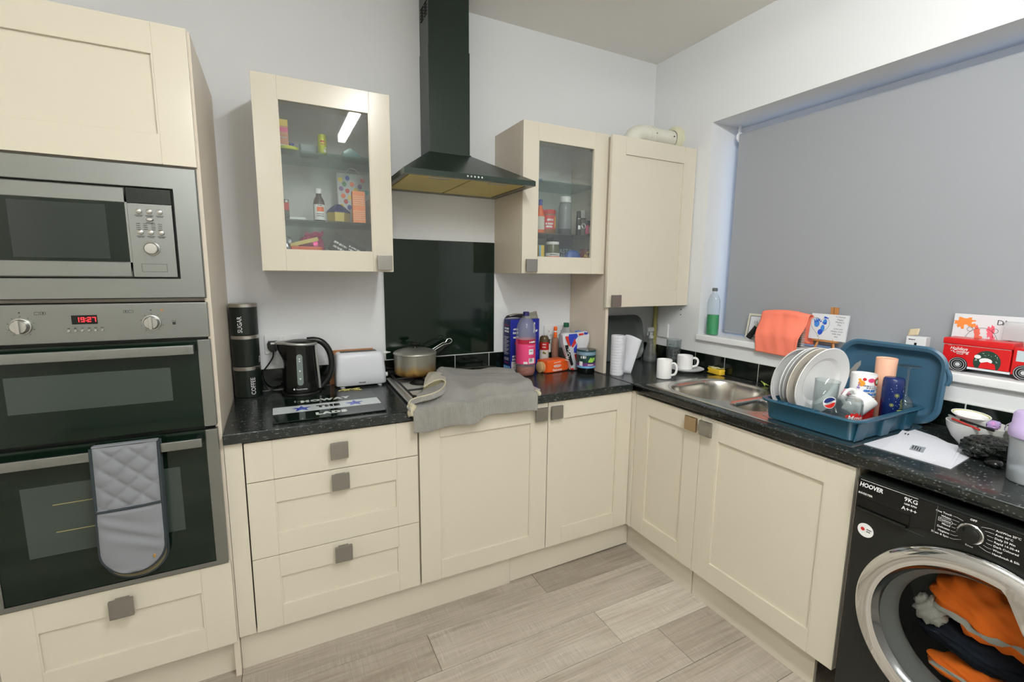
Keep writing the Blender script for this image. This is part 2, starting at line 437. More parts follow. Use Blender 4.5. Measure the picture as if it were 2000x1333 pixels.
# window behind the blind: frame, mullion, panes
win = bpy.data.objects.new('window_1', None); COL.objects.link(win); win['kind'] = 'structure'; win.location = (XO - 0.06, -1.5, 1.1)
m = MB(); fx0, fx1 = XO - 0.07, XO - 0.01
m.box(fx0, WY0, WZ1 - 0.06, fx1, WY1, WZ1); m.box(fx0, WY0, 1.1155, fx1, WY1, 1.16)
for y in (WY0, WY1 - 0.06, -1.21, -1.92): m.box(fx0, y, 1.16, fx1, y + 0.06, WZ1 - 0.06)
obj('window_frame', m, mat('upvc', rgb(235, 238, 242), 0.3), win, world=True)
for a, b in ((-1.15, WY1 - 0.06), (-1.86, -1.21), (WY0 + 0.06, -1.92)):
    m = MB(); m.box(fx0 + 0.02, a, 1.16, fx0 + 0.024, b, WZ1 - 0.06); obj('pane', m, mat('window_glass', (1, 1, 1, 1), 0.0, trans=1.0, ior=1.05), win, world=True)
# roller blind
BX = XR + 0.150
bl = thing('roller_blind', 'light grey roller blind pulled down over the whole window', 'blind', (BX, -1.5, 1.12))
m = MB(); m.box(BX - 0.0006, WY0 + 0.03, 1.136, BX + 0.0006, -0.508, 2.205); obj('fabric', m, BLINDM, bl, world=True)
m = MB(); m.cyl((BX + 0.017, WY0 + 0.03, 2.203), (BX + 0.017, -0.508, 2.203), 0.018, seg=20); obj('roller_tube', m, BLINDM, bl, world=True)
m = MB(); m.box(BX - 0.004, WY0 + 0.03, 1.124, BX + 0.004, -0.508, 1.140, 0.003); obj('bottom_bar', m, BLINDM, bl, world=True)
m = MB(); m.cyl((BX + 0.017, -0.506, 2.203), (BX + 0.017, -0.494, 2.203), 0.026, seg=24, bev=0.002); m.box(BX + 0.009, -0.498, 2.203, BX + 0.025, -0.493, 2.269); obj('bracket', m, WPLAS, bl, world=True)
# black tiles, 200 x 100, single row
def tiles(parent, axis, edges, z0=0.911, z1=1.008):
    for a, b in zip(edges, edges[1:]):
        t = MB()
        if axis == 'y': t.box(a + 0.0015, -0.006, z0, b - 0.0015, 0.0, z1, 0.001, 1)
        else: t.box(XR - 0.006, min(a, b) + 0.0015, z0, XR, max(a, b) - 0.0015, z1, 0.001, 1)
        obj('tile', t, BTILE, parent)
tiles(wall_back, 'y', [0.001] + [0.03 + 0.2 * i for i in range(9)] + [1.764]); tiles(wall_back, 'y', [1.784, 1.83, 2.03, 2.23, 2.344])
tiles(wall_right, 'x', [-0.007, -0.048] + [-0.248 - 0.2 * i for i in range(13)])
m = MB(); m.box(0.001, -0.004, 0.9105, 1.764, 0, 1.0125); m.box(1.784, -0.004, 0.9105, XR - 0.004, 0, 1.0125); obj('grout', m, GROUT, wall_back)
m = MB(); m.box(XR - 0.004, -2.65, 0.9105, XR, -0.004, 1.0125); obj('grout', m, GROUT, wall_right)
# splashback
m = MB(); m.box(0.664, -0.008, 1.0135, 1.259, -0.0005, 1.611, 0.0012, 2); single('splashback', m, BGLASS, 'tall black glass splashback panel on the wall under the extractor hood', 'splashback')
# ceiling battens: the one whose streak shows in the cabinet glass, and an unseen one added behind the camera as fill
LIT = mat('lit_diffuser', (1, 1, 1, 1), 0.5, emit=LAMP_COLOR, emit_s=LAMP_STRENGTH)
LIT_FILL = mat('fill_diffuser_dimmer', (1, 1, 1, 1), 0.5, emit=LAMP_COLOR, emit_s=LAMP_STRENGTH * 0.7)
def batten(x, y, label, lit=LIT):
    bt = thing('ceiling_light', label, 'ceiling light', (x, y, 2.655))
    m = MB(); m.box(x - 0.035, y - 0.62, 2.66, x + 0.035, y + 0.62, ZC - 0.0005, 0.004); obj('housing', m, WPLAS, bt, world=True)
    m = MB(); m.box(x - 0.028, y - 0.60, 2.605, x + 0.028, y + 0.60, 2.66); obj('diffuser', m, lit, bt, world=True)
batten(TUBE[0], TUBE[1], 'long white strip light on the ceiling, mirrored in the glazed cabinet door')
batten(TUBE[0] - 0.95, -3.66, 'added strip light on the ceiling behind the camera, out of view, for fill', LIT_FILL)

# ------------------------------------------------------------------ fitted units
def shaker(name, parent, w, h, f, rail=0.085, t=0.019, handle=None, hm=None, glass=False, panel=True):
    """a framed door in its own plane: f(u, v, w) with u right, v up, w towards the room (0 = back, t = front)"""
    b = MB(); g = 0.0007; bv = 0.0012
    def bx(u0, v0, u1, v1, w0, w1, bev=bv):
        vs = [f(u0, v0, w0), f(u1, v0, w0), f(u1, v1, w0), f(u0, v1, w0), f(u0, v0, w1), f(u1, v0, w1), f(u1, v1, w1), f(u0, v1, w1)]
        V = b._new(vs); fs = [b.face([V[i] for i in q]) for q in ((3, 2, 1, 0), (4, 5, 6, 7), (0, 1, 5, 4), (1, 2, 6, 5), (2, 3, 7, 6), (3, 0, 4, 7))]
        if bev: 
            r = bmesh.ops.bevel(b.bm, geom=list({e for q in fs for e in q.edges}), offset=bev, segments=2, profile=0.5, affect='EDGES')
            for q in r['faces']: q.smooth = True; q.material_index = b.m
            b.wn = True
    if panel or glass:
        bx(0, 0, rail - g, h, 0, t); bx(w - rail + g, 0, w, h, 0, t)
        bx(rail + g, 0, w - rail - g, rail, 0, t); bx(rail + g, h - rail, w - rail - g, h, 0, t)
    else:
        bx(0, 0, rail - g, h, 0, t); bx(w - rail + g, 0, w, h, 0, t); bx(rail + g, 0, w - rail - g, h, 0, t)
    bx(rail - 0.004, 0.002, rail + 0.004, h - 0.002, 0.002, t - 0.0012, 0); bx(w - rail - 0.004, 0.002, w - rail + 0.004, h - 0.002, 0.002, t - 0.0012, 0)
    d = obj(name, b, CREAM, parent, world=True)
    if panel or glass:
        b = MB()
        if glass: bx(rail - 0.006, rail - 0.006, w - rail + 0.006, h - rail + 0.006, 0.006, 0.010, 0); obj('pane', b, PANE, d, world=True)
        else: bx(rail - 0.006, rail - 0.006, w - rail + 0.006, h - rail + 0.006, 0.003, t - 0.0085, 0); obj('door_panel', b, CREAM, d, world=True)
    if handle:
        b = MB(); hu, hv = handle; s = 0.031; st = 0.012
        bx(hu - 0.018, hv - 0.026, hu + 0.018, hv + 0.026, t + 0.0003, t + 0.018, 0.001)
        bx(hu - s, hv - s, hu + s, hv + s, t + 0.016, t + 0.026, 0.002)
        obj('handle', b, hm or PEWTER, d, world=True)
    return d
PANE = thin_clear('cabinet_glass', (0.93, 0.95, 0.94, 1), 0.05, 0.8, 0.02)
def front(x0, z0, y):           # door plane facing the room (-y)
    return lambda u, v, w: Vector((x0 + u, y - w, z0 + v))
def side_front(y0, z0, x):      # door plane facing left (-x); u runs towards the room (-y)
    return lambda u, v, w: Vector((x - w, y0 - u, z0 + v))

# --- oven tower
YT = -0.581
tw = thing('oven_tower_unit', 'tall cream tower cabinet housing the microwave and double oven, at the left edge', 'cabinet', (-0.3, -0.3, 0))
m = MB(); m.box(-0.018, -0.579, 0.0, 0.0, -0.001, 2.145, 0.001); obj('side_panel', m, PANELM, tw, world=True)
m = MB(); m.box(-0.6, -0.579, 0.0, -0.582, -0.001, 2.145, 0.001); obj('side_panel', m, PANELM, tw, world=True)
m = MB(); m.box(-0.5815, -0.02, 0.15, -0.0185, -0.002, 2.145); m.box(-0.5815, -0.578, 2.127, -0.0185, -0.02, 2.145); m.box(-0.5815, -0.578, 1.753, -0.0185, -0.02, 1.760)
m.box(-0.5815, -0.578, 0.15, -0.0185, -0.02, 0.168); m.box(-0.5815, -0.578, 0.44, -0.0185, -0.02, 0.458); m.box(-0.5815, -0.56, 1.352, -0.0185, -0.02, 1.362); obj('carcass', m, PANELM, tw, world=True)
shaker('door', tw, 0.588, 0.388, front(-0.595, 1.757, YT), handle=None)
shaker('drawer_front', tw, 0.592, 0.308, front(-0.596, 0.149, YT), rail=0.088, handle=(0.295, 0.250))
m = MB(); m.box(-0.595, -0.545, 0.0005, -0.019, -0.527, 0.147); obj('plinth', m, CREAM, tw, world=True)

# --- base units, back run
YD = -0.566
def carcass(parent, x0, x1, y0, y1, z0, z1, open_top=False):
    b = MB(); t = 0.018
    b.box(x0, y0, z0, x0 + t, y1, z1); b.box(x1 - t, y0, z0, x1, y1, z1); b.box(x0 + t, y0, z0, x1 - t, y1, z0 + t)
    b.box(x0 + t, y1 - 0.008, z0 + t, x1 - t, y1, z1)
    return obj('carcass', b, PANELM, parent, world=True)
fl = MB(); fl.box(0.0012, -0.581, 0.15, 0.0545, -0.02, 0.871, 0.001)
single('filler_post', fl, CREAM, 'narrow cream filler strip between the oven tower and the drawers', 'filler')
du = thing('drawer_unit', 'cream base unit of three drawers beside the oven tower', 'cabinet', (0.36, -0.3, 0.15))
carcass(du, 0.057, 0.661, -0.565, -0.03, 0.150, 0.868)
shaker('drawer_front', du, 0.600, 0.143, front(0.059, 0.7225, YD), handle=(0.303, 0.076), panel=False)
shaker('drawer_front', du, 0.600, 0.285, front(0.059, 0.4345, YD), handle=(0.303, 0.243))
shaker('drawer_front', du, 0.600, 0.282, front(0.059, 0.150, YD), handle=(0.303, 0.239))
c1 = thing('base_cabinet', 'cream cupboard with one wide door under the gas hob', 'cabinet', (0.965, -0.3, 0.15))
carcass(c1, 0.664, 1.268, -0.565, -0.03, 0.150, 0.868)
shaker('door', c1, 0.600, 0.717, front(0.666, 0.150, YD), handle=(0.556, 0.672))
c2 = thing('base_cabinet', 'cream corner cupboard with a narrower door, right of the hob cupboard', 'cabinet', (1.5, -0.3, 0.15))
carcass(c2, 1.270, 1.750, -0.565, -0.03, 0.150, 0.868)
shaker('door', c2, 0.4895, 0.717, front(1.270, 0.150, YD), handle=(0.034, 0.672))
# --- base units, window run
XD = XR - 0.585 + 0.019
cp = MB(); cp.box(1.7617, -0.611, 0.15, 1.80, -0.5852, 0.871, 0.001); cp.box(1.7617, -0.585, 0.15, 1.785, -0.56, 0.868)
single('corner_post', cp, CREAM, 'cream corner post where the two runs of base units meet', 'corner post')
c3 = thing('base_cabinet', 'cream cupboard with a narrow door under the sink bowl, its handle brassy', 'cabinet', (2.05, -0.81, 0.15))
b = MB(); t = 0.018; b.box(1.786, -0.630, 0.15, 2.32, -0.613, 0.868); b.box(1.786, -1.0125, 0.15, 2.32, -0.995, 0.72); b.box(1.786, -0.995, 0.15, 2.32, -0.63, 0.168); b.box(2.312, -0.995, 0.168, 2.32, -0.63, 0.868); obj('carcass', b, PANELM, c3, world=True)
shaker('door', c3, 0.398, 0.709, side_front(-0.6135, 0.150, XD), rail=0.084, handle=(0.362, 0.668), hm=BRASSY)
c4 = thing('base_cabinet', 'wide cream cupboard under the dish drainer, next to the washing machine', 'cabinet', (2.05, -1.31, 0.15))
b = MB(); b.box(1.786, -1.032, 0.15, 2.32, -1.014, 0.72); b.box(1.786, -1.606, 0.15, 2.32, -1.588, 0.868); b.box(1.786, -1.588, 0.15, 2.32, -1.032, 0.168); b.box(2.312, -1.588, 0.168, 2.32, -1.032, 0.868); obj('carcass', b, PANELM, c4, world=True)
shaker('door', c4, 0.592, 0.711, side_front(-1.0135, 0.150, XD), handle=(0.039, 0.668))
# plinths
m = MB(); m.box(0.0012, -0.552, 0.0005, 1.096, -0.536, 0.148); single('plinth_board', m, CREAM, 'long cream plinth board under the drawers', 'plinth')
pm = MB(); pm.prism([(1.099, 0.004), (1.806, 0.014), (1.806, 0.148), (1.099, 0.148)], -0.548, -0.532, lambda x, y, z: (x, z, y)); pm.fix = True
single('plinth_board', pm, CREAM, 'short cream plinth board in the corner, lifted off the floor at one end', 'plinth')
m = MB(); m.box(1.810, -0.985, 0.0005, 1.826, -0.535, 0.148); single('plinth_board', m, CREAM, 'cream plinth board under the narrow sink cupboard', 'plinth')
m = MB(); m.box(1.814, -1.53, 0.0005, 1.830, -0.988, 0.148); single('plinth_board', m, CREAM, 'cream plinth board under the wide cupboard by the washing machine', 'plinth')

# --- worktops
def nosed(out_pts, name, label):
    b = MB(); b.prism(out_pts, 0.872, 0.910, bev=0.006); return single(name, b, WORKTOP, label, 'worktop')
nosed([(0.0012, -0.600), (1.7485, -0.600), (1.7485, -0.0095), (0.0012, -0.0095)], 'worktop', 'black flecked worktop along the back wall, from the tower to the corner')
# right-hand length, cut out for the sink
SX0, SX1, SY0, SY1 = 1.815, 2.283, -1.558, -0.660
b = MB()
b.box(1.7512, -2.75, 0.872, SX0, -0.6, 0.910); b.box(SX1, -2.75, 0.872, XR - 0.007, -0.0095, 0.910)
b.box(SX0, -2.75, 0.872, SX1, SY0, 0.910); b.box(SX0, SY1, 0.872, SX1, -0.0095, 0.910); b.box(1.7512, -0.6, 0.872, SX0, -0.0095, 0.910)
bmesh.ops.remove_doubles(b.bm, verts=b.bm.verts, dist=1e-5)
es = [e for e in b.bm.edges if all(abs(v.co.x - 1.7512) < 1e-4 and v.co.y < -0.599 for v in e.verts) and abs(e.verts[0].co.z - e.verts[1].co.z) < 1e-4]
r = bmesh.ops.bevel(b.bm, geom=es, offset=0.008, segments=3, profile=0.5, affect='EDGES')
wr = single('worktop', b, WORKTOP, 'black flecked worktop along the window wall, holding the sink', 'worktop')
m = MB(); m.box(1.7485, -0.602, 0.900, 1.7512, -0.0095, 0.9112); obj('joint_strip', m, mat('aluminium_strip', rgb(120, 122, 120), 0.4, metal=1.0), wr, world=True)
# --- wall cabinets
def wall_cab(label, x0, x1, z0, z1, y, handle, shelves):
    t_ = thing('wall_cabinet', label, 'cabinet', ((x0 + x1) / 2, -0.15, z0))
    b = MB(); t = 0.018; d = y + 0.0195
    b.box(x0 + 0.002, d, z0, x0 + t, -0.001, z1, 0.0008); obj('side_panel', b, PANELM, t_, world=True)
    b = MB(); b.box(x1 - t, d, z0, x1 - 0.002, -0.001, z1, 0.0008); obj('side_panel', b, PANELM, t_, world=True)
    b = MB(); b.box(x0 + t, d, z0, x1 - t, -0.001, z0 + t); obj('bottom_panel', b, PANELM, t_, world=True)
    b = MB(); b.box(x0 + t, d, z1 - t, x1 - t, -0.001, z1); obj('top_panel', b, PANELM, t_, world=True)
    b = MB(); b.box(x0 + t, -0.009, z0 + t, x1 - t, -0.001, z1 - t); obj('back_panel', b, mat('white_backing', rgb(218, 220, 219), .5), t_, world=True)
    for z in shelves:
        b = MB(); b.box(x0 + t + 0.001, d + 0.022, z - 0.006, x1 - t - 0.001, -0.0095, z, 0.0008, 1); obj('glass_shelf', b, GREENGL, t_, world=True)
    shaker('door', t_, x1 - x0 - 0.004, z1 - z0 - 0.002, front(x0 + 0.002, z0 + 0.001, y + 0.019), rail=0.083, glass=True, handle=handle)
    return t_
wall_cab('cream wall cabinet with a glazed door, left of the extractor hood', 0.144, 0.644, 1.449, 2.161, -0.32, (0.456, 0.038), (1.652, 1.915))
wc2 = wall_cab('cream wall cabinet with a glazed door, right of the extractor hood', 1.260, 1.7615, 1.449, 2.161, -0.32, (0.044, 0.038), (1.652, 1.907))
m = MB(); m.box(1.70, -0.29, 2.085, 1.743, -0.24, 2.142, 0.003); obj('hinge', m, PEWTER, wc2, world=True)
bu = thing('boiler_cupboard', 'tall cream cupboard boxing in the boiler in the corner by the window', 'cabinet', (2.05, -0.18, 0.91))
m = MB(); m.box(1.7652, -0.3425, 0.9105, 1.7835, -0.001, 2.150, 0.0008); obj('side_panel', m, PANELM, bu, world=True)
m = MB(); m.box(1.784, -0.341, 2.132, 2.335, -0.001, 2.150); obj('top_panel', m, PANELM, bu, world=True)
m = MB(); m.box(2.317, -0.341, 1.28, 2.335, -0.001, 2.132); obj('side_panel', m, PANELM, bu, world=True)
shaker('door', bu, 0.594, 0.878, front(1.7520, 1.2735, -0.3432), rail=0.088, handle=(0.050, 0.036))
# boiler body inside, seen only from below
m = MB(); m.box(1.83, -0.33, 1.32, 2.28, -0.004, 2.06, 0.02); single('boiler', m, WPLAS, 'white boiler hung inside the corner cupboard', 'boiler')
# ------------------------------------------------------------------ appliances
def fr(y):  # print plane on a front facing the room, true x and z
    return lambda u, v, w: Vector((u, y - w, v))
# --- microwave
mw = thing('microwave', 'built-in stainless steel microwave in the tall tower, above the oven', 'microwave', (-0.3, -0.3, 1.362))
MY = -0.5815
m = MB(); x0, x1, z0, z1 = -0.594, -0.0105, 1.363, 1.752; ix0, ix1, iz0, iz1 = -0.530, -0.0735, 1.424, 1.687
f3 = lambda x, z, y: (x, y, z)
def frame_ring(b, o, i, y0, y1):
    ox0, ox1, oz0, oz1 = o; a0, a1, b0, b1 = i
    P = lambda q, y: [(q[0], y, q[2]), (q[1], y, q[2]), (q[1], y, q[3]), (q[0], y, q[3])]
    b.ring_loft([P(i, y0), P(o, y0), P((ox0, ox1, oz0, oz1), y1 + 0.003), P((ox0 + 0.003, ox1 - 0.003, oz0 + 0.003, oz1 - 0.003), y1), P((a0 - 0.002, a1 + 0.002, b0 - 0.002, b1 + 0.002), y1), P(i, y1 + 0.002), P(i, y0)])
    b.fix = True
frame_ring(m, (x0, x1, z0, z1), (ix0, ix1, iz0, iz1), MY, MY - 0.020); obj('trim_frame', m, BRUSH, mw, world=True)
m = MB(); m.box(ix0 + 0.001, MY - 0.003, iz0 + 0.001, ix1 - 0.001, -0.12, iz1 - 0.001); obj('body', m, BLACKP, mw, world=True)
m = MB()
frame_ring(m, (-0.527, -0.187, 1.427, 1.6835), (-0.505, -0.1868, 1.472, 1.640), MY - 0.004, MY - 0.022)
md_ = obj('door', m, BRUSH, mw, world=True)
m = MB(); m.box(-0.506, MY - 0.0205, 1.471, -0.187, MY - 0.012, 1.641); obj('window', m, BGLASS, md_, world=True)
m = MB(); m.box(-0.44, MY - 0.0208, 1.480, -0.235, MY - 0.02055, 1.632); obj('window_mesh', m, mat('window_mesh', rgb(40, 48, 45), 0.12), md_, world=True)
m = MB(); m.box(-0.1855, MY - 0.022, 1.427, -0.0785, MY - 0.004, 1.6405, 0.002); cpn = obj('control_panel', m, BRUSH, mw, world=True)
m = MB(); m.box(-0.1850, MY - 0.0218, 1.6412, -0.0785, MY - 0.004, 1.684, 0.001); obj('display', m, mat('display_dark', rgb(22, 30, 26), 0.12), mw, world=True)
for (bx, bz, w) in [(-.159, 1.618, .0085), (-.134, 1.618, .0085), (-.109, 1.618, .0085), (-.134, 1.596, .010), (-.159, 1.558, .0085), (-.1345, 1.558, .0085), (-.1095, 1.558, .0085)]:
    b = MB(); Mx = Matrix.Rotation(PI / 2, 3, 'X')
    b.lathe([(0.0075 if w < .009 else .0055, 0), (0.0072 if w < .009 else .005, 0.004), (0.005 if w < .009 else .004, 0.0055), (0, 0.0058)], 18, (bx, MY - 0.0225, bz), Mx, sx=1.0 if w < .009 else 1.7); obj('button', b, STEEL, cpn, world=True)
b = MB(); b.lathe([(0.020, 0), (0.020, 0.004), (0.017, 0.006), (0.0165, 0.018), (0.0145, 0.020), (0, 0.0205)], 32, (-0.1355, MY - 0.0222, 1.511), Matrix.Rotation(PI / 2, 3, 'X')); obj('knob', b, STEEL, cpn, world=True)
b = MB(); g = fr(MY - 0.0222)
for (bx, bz) in [(-.159, 1.6065), (-.134, 1.6065), (-.109, 1.6065), (-.134, 1.587), (-.159, 1.5465), (-.1345, 1.5465), (-.1095, 1.5465)]:
    b.scribble(g, bx - .010, bz, .020, .0018, .0012, seed=int(bz * 1000)); b.scribble(g, bx - .007, bz - .003, .014, .0018, .0012, seed=int(bx * 1000))
for k, bx in enumerate((-.163, -.146, -.127, -.111)):
    for q in range(4): b.scribble(g, bx - .005, 1.583 - 0.0055 * q, .010, .002, .0012, seed=k * 7 + q)
for k in range(11):
    a = PI * (-0.15 + 1.3 * k / 10); b.disc(g, -0.1355 + 0.0235 * math.cos(a), 1.511 + 0.0235 * math.sin(a), 0.0007, 6)
b.line(g, [(-.164, 1.443), (-.103, 1.443), (-.103, 1.466), (-.164, 1.466), (-.164, 1.443)], 0.0008)
obj('printed_marks', b, PRINTK, cpn, world=True)['kind'] = 'stuff'
# --- double oven
ov = thing('double_oven', 'built-in stainless and black glass double oven with a red clock', 'oven', (-0.3, -0.3, 0.46))
OY = -0.5815
m = MB(); m.box(-0.580, OY - 0.002, 0.462, -0.0205, -0.05, 1.350); obj('body', m, BLACKP, ov, world=True)
m = MB(); m.box(-0.594, OY - 0.026, 1.240, -0.0095, OY - 0.0025, 1.3505, 0.003); fa = obj('control_panel', m, BRUSH, ov, world=True)
g = fr(OY - 0.0262)
def seven(b, f, ch, u, v, w, h, t):
    S = {'1': 'bc', '9': 'abcdfg', '2': 'abged', '7': 'abc'}[ch]
    R = {'a': (0, h - t, w, h), 'g': (0, h / 2 - t / 2, w, h / 2 + t / 2), 'd': (0, 0, w, t), 'f': (0, h / 2, t, h), 'b': (w - t, h / 2, w, h), 'e': (0, 0, t, h / 2), 'c': (w - t, 0, w, h / 2)}
    for k in S: q = R[k]; b.rect(f, u + q[0], v + q[1], u + q[2], v + q[3])
b = MB(); b.box(-0.3365, OY - 0.0268, 1.2925, -0.2795, OY - 0.0255, 1.3185, 0.0005); dsp = obj('display', b, BLACKG, fa, world=True)
b = MB(); g2 = fr(OY - 0.027)
for ch, u in (('1', -0.3275), ('9', -0.3160), ('2', -0.3015), ('7', -0.2905)): seven(b, g2, ch, u, 1.299, 0.0082, 0.0135, 0.0019)
b.rect(g2, -0.3055, 1.3015, -0.3035, 1.3035); b.rect(g2, -0.3055, 1.308, -0.3035, 1.310)
obj('clock_digits', b, mat('red_led', rgb(255, 30, 40), 0.5, emit=(1.0, 0.03, 0.04, 1), emit_s=3.0), fa, world=True)
for kx in (-0.4430, -0.1530):
    b = MB(); Mx = Matrix.Rotation(PI / 2, 3, 'X')
    b.lathe([(0.0235, 0), (0.0225, 0.005), (0.0205, 0.0055), (0.0185, 0.017), (0.0165, 0.019), (0, 0.0192)], 32, (kx, OY - 0.0262, 1.291), Mx)
    b.box(kx - 0.0045, OY - 0.052, 1.291 - 0.019, kx + 0.0045, OY - 0.044, 1.291 + 0.019, 0.002); obj('knob', b, STEEL, fa, world=True)
for k in range(6):
    b = MB(); b.cyl((-0.345 + 0.015 * k, OY - 0.0262, 1.2745), (-0.345 + 0.015 * k, OY - 0.0305, 1.2745), 0.0035, seg=14, bev=0.0008); obj('button', b, STEEL, fa, world=True)
b = MB()
for kx in (-0.4430, -0.1530):
    b.disc(g, kx, 1.329, 0.0018)
    for k in range(9):
        a = -0.3 * PI + 1.6 * PI * k / 8; b.scribble(g, kx + 0.0275 * math.cos(a) - .001, 1.291 + 0.0275 * math.sin(a), 0.003, 0.002, 0.001, seed=k)
for sx_ in (-0.4075, -0.3945, -0.2130, -0.2005):
    b.line(g, [(sx_ - .005, 1.3225), (sx_ + .005, 1.3225), (sx_ + .005, 1.3295), (sx_ - .005, 1.3295), (sx_ - .005, 1.3225)], 0.0008)
for sx_ in (-0.3945, -0.2130): b.rect(g, sx_ - .001, 1.324, sx_ + .001, 1.329)
b.rect(g, -0.1025, 1.283, -0.0945, 1.291); b.line(g, [(-0.1025, 1.291), (-0.1025, 1.2955), (-0.0945, 1.2955), (-0.0945, 1.291)], 0.0008)
for k in range(6): b.scribble(g, -0.348 + 0.015 * k, 1.2815, 0.006, 0.0025, 0.0012, seed=k)
obj('printed_marks', b, PRINTK, fa, world=True)['kind'] = 'stuff'
b = MB(); b.disc(g, -0.126, 1.3285, 0.0028); obj('indicator_lamp', b, mat('amber_lens', rgb(190, 120, 60), 0.3), fa, world=True)
def oven_door(z0, z1, hz, wz0, wz1, racks):
    b = MB(); b.box(-0.594, OY - 0.026, z0, -0.0095, OY - 0.0045, z1, 0.002); d = obj('oven_door', b, BGLASS, ov, world=True)
    for a, c in ((-0.5945, -0.561), (-0.0435, -0.0090)):
        b = MB(); b.box(a, OY - 0.030, z0 - 0.001, c, OY - 0.004, z1 + 0.001, 0.002); obj('steel_side_trim', b, BRUSH, d, world=True)
    b = MB(); b.box(-0.495, OY - 0.0264, wz0, -0.119, OY - 0.0261, wz1); obj('window', b, mat('oven_window', rgb(58, 68, 63), 0.08), d, world=True)
    for rz in racks:
        b = MB(); b.box(-0.43, OY - 0.0268, rz, -0.17, OY - 0.0264, rz + 0.0022); obj('rack_edge', b, mat('rack_brass', rgb(150, 140, 90), 0.4), d, world=True)
    b = MB(); b.box(-0.562, OY - 0.064, hz - 0.0145, -0.050, OY - 0.053, hz + 0.0145, 0.003); h = obj('handle', b, BRUSH, d, world=True)
    for hx in (-0.538, -0.058):
        b = MB(); b.box(hx - 0.008, OY - 0.054, hz - 0.012, hx + 0.008, OY - 0.0255, hz + 0.012, 0.001); obj('handle_post', b, BLACKP, h, world=True)
    return d
oven_door(0.951, 1.2315, 1.207, 1.045, 1.150, ())
oven_door(0.480, 0.938, 0.908, 0.612, 0.827, (0.680, 0.765))
b = MB(); b.box(-0.594, OY - 0.027, 0.463, -0.0095, OY - 0.003, 0.4785, 0.001); obj('bottom_trim', b, BRUSH, ov, world=True)
# --- double oven glove over the lower handle
GF = mat('grey_quilt_cotton', rgb(132, 134, 140), 0.9, spec=0.15, bump=(600, 0.25, 0.0006)); GB = mat('dark_grey_binding', rgb(58, 64, 68), 0.9, spec=0.1); GBK = mat('olive_lining', rgb(120, 112, 86), 0.9, spec=0.1)
gl = thing('oven_glove', 'grey quilted double oven glove hanging over the lower oven door handle', 'oven glove', (-0.24, OY - 0.06, 0.515))
GYf, GYb, GTOP = OY - 0.069, OY - 0.047, 0.9335
def gw(z, zb): 
    d = z - zb; R = 0.078
    return 0.080 if d >= R else max(0.002, 0.080 * math.sqrt(max(0, 1 - (1 - d / R) ** 2)))
def cx(z): return -0.2395 + (z - 0.93) * 0.020
def pad(zb, zt, y, puff, quilt, out=-1, nu=36, nv=60, grow=0.0, square=False):
    b = MB()
    def f(s, t):
        z = zb + (zt - zb) * t; hw = (0.080 if square else gw(z, zb)) + grow; u = (2 * s - 1); x = cx(z) + hw * u
        e = (1 - abs(u) ** 6) * min(1, (1 - t) * 12 + (0.3 if quilt else 0)) * min(1, t * 25 + 0.05)
        q = 1.0
        if quilt:
            p = 0.062; a_ = ((x - cx(z)) / p + (z / p) * 1.0); b_ = ((x - cx(z)) / p - (z / p) * 1.0)
            q = (abs(math.sin(PI * a_)) ** 0.40) * (abs(math.sin(PI * b_)) ** 0.40)
        else:
            q = 0.75 + 0.25 * math.sin(18 * t + 3 * s + 2.2 * math.sin(4 * s + 7 * t))
        return (x, y + out * puff * e * q, z)
    b.grid(f, nu, nv); return b
obj('quilted_pad', pad(0.735, GTOP, GYf, 0.010, True, square=True), GF, gl, world=True, sharp=180)
obj('pocket', pad(0.528, 0.745, GYf - 0.004, 0.010, False), GF, gl, world=True, sharp=180)
bkp = MB(); bkp.box(cx(.93) - 0.079, GYf, GTOP - 0.001, cx(.93) + 0.079, GYb, GTOP + 0.005, 0.004); obj('handle_fold', bkp, GF, gl, world=True)
ob_ = obj('back_pad', pad(0.498, GTOP, GYb, 0.004, False, out=-1, grow=0.001), GBK, gl, world=True, sharp=180)
b = MB()
ed = [(cx(z) - gw(z, 0.528), GYf - 0.002, z) for z in [GTOP - i * (GTOP - 0.607) / 12 for i in range(13)]]
ed += [(cx(0.6) - 0.080 * math.cos(a), GYf - 0.003, 0.606 - 0.078 * math.sin(a)) for a in [PI * i / 18 for i in range(1, 18)]]
ed += [(cx(z) + gw(z, 0.528), GYf - 0.002, z) for z in [0.607 + i * (GTOP - 0.607) / 12 for i in range(13)]]
b.tube(ed, 0.0042, 8); obj('binding', b, GB, gl, world=True)
b = MB(); b.tube([(x, y + 0.004, z - 0.030 if z < 0.62 else z) for x, y, z in [(p[0], GYb - 0.002, p[2]) for p in ed]], 0.0042, 8); obj('back_binding', b, GB, gl, world=True)
b = MB(); b.tube([(cx(0.74) - 0.079 + 0.158 * i / 12, GYf - 0.006 - 0.004 * math.sin(PI * i / 12), 0.738 + 0.004 * (i / 12)) for i in range(13)], 0.004, 8); obj('pocket_binding', b, GB, gl, world=True)
b = MB(); b.tube([(cx(.55) + 0.052 + 0.003 * math.sin(9 * k), GYf - 0.012, 0.566 + 0.0035 * k * 0.6) for k in range(7)], 0.002, 5); obj('singed_patch', b, mat('singed', rgb(190, 150, 80), 0.8), gl, world=True)
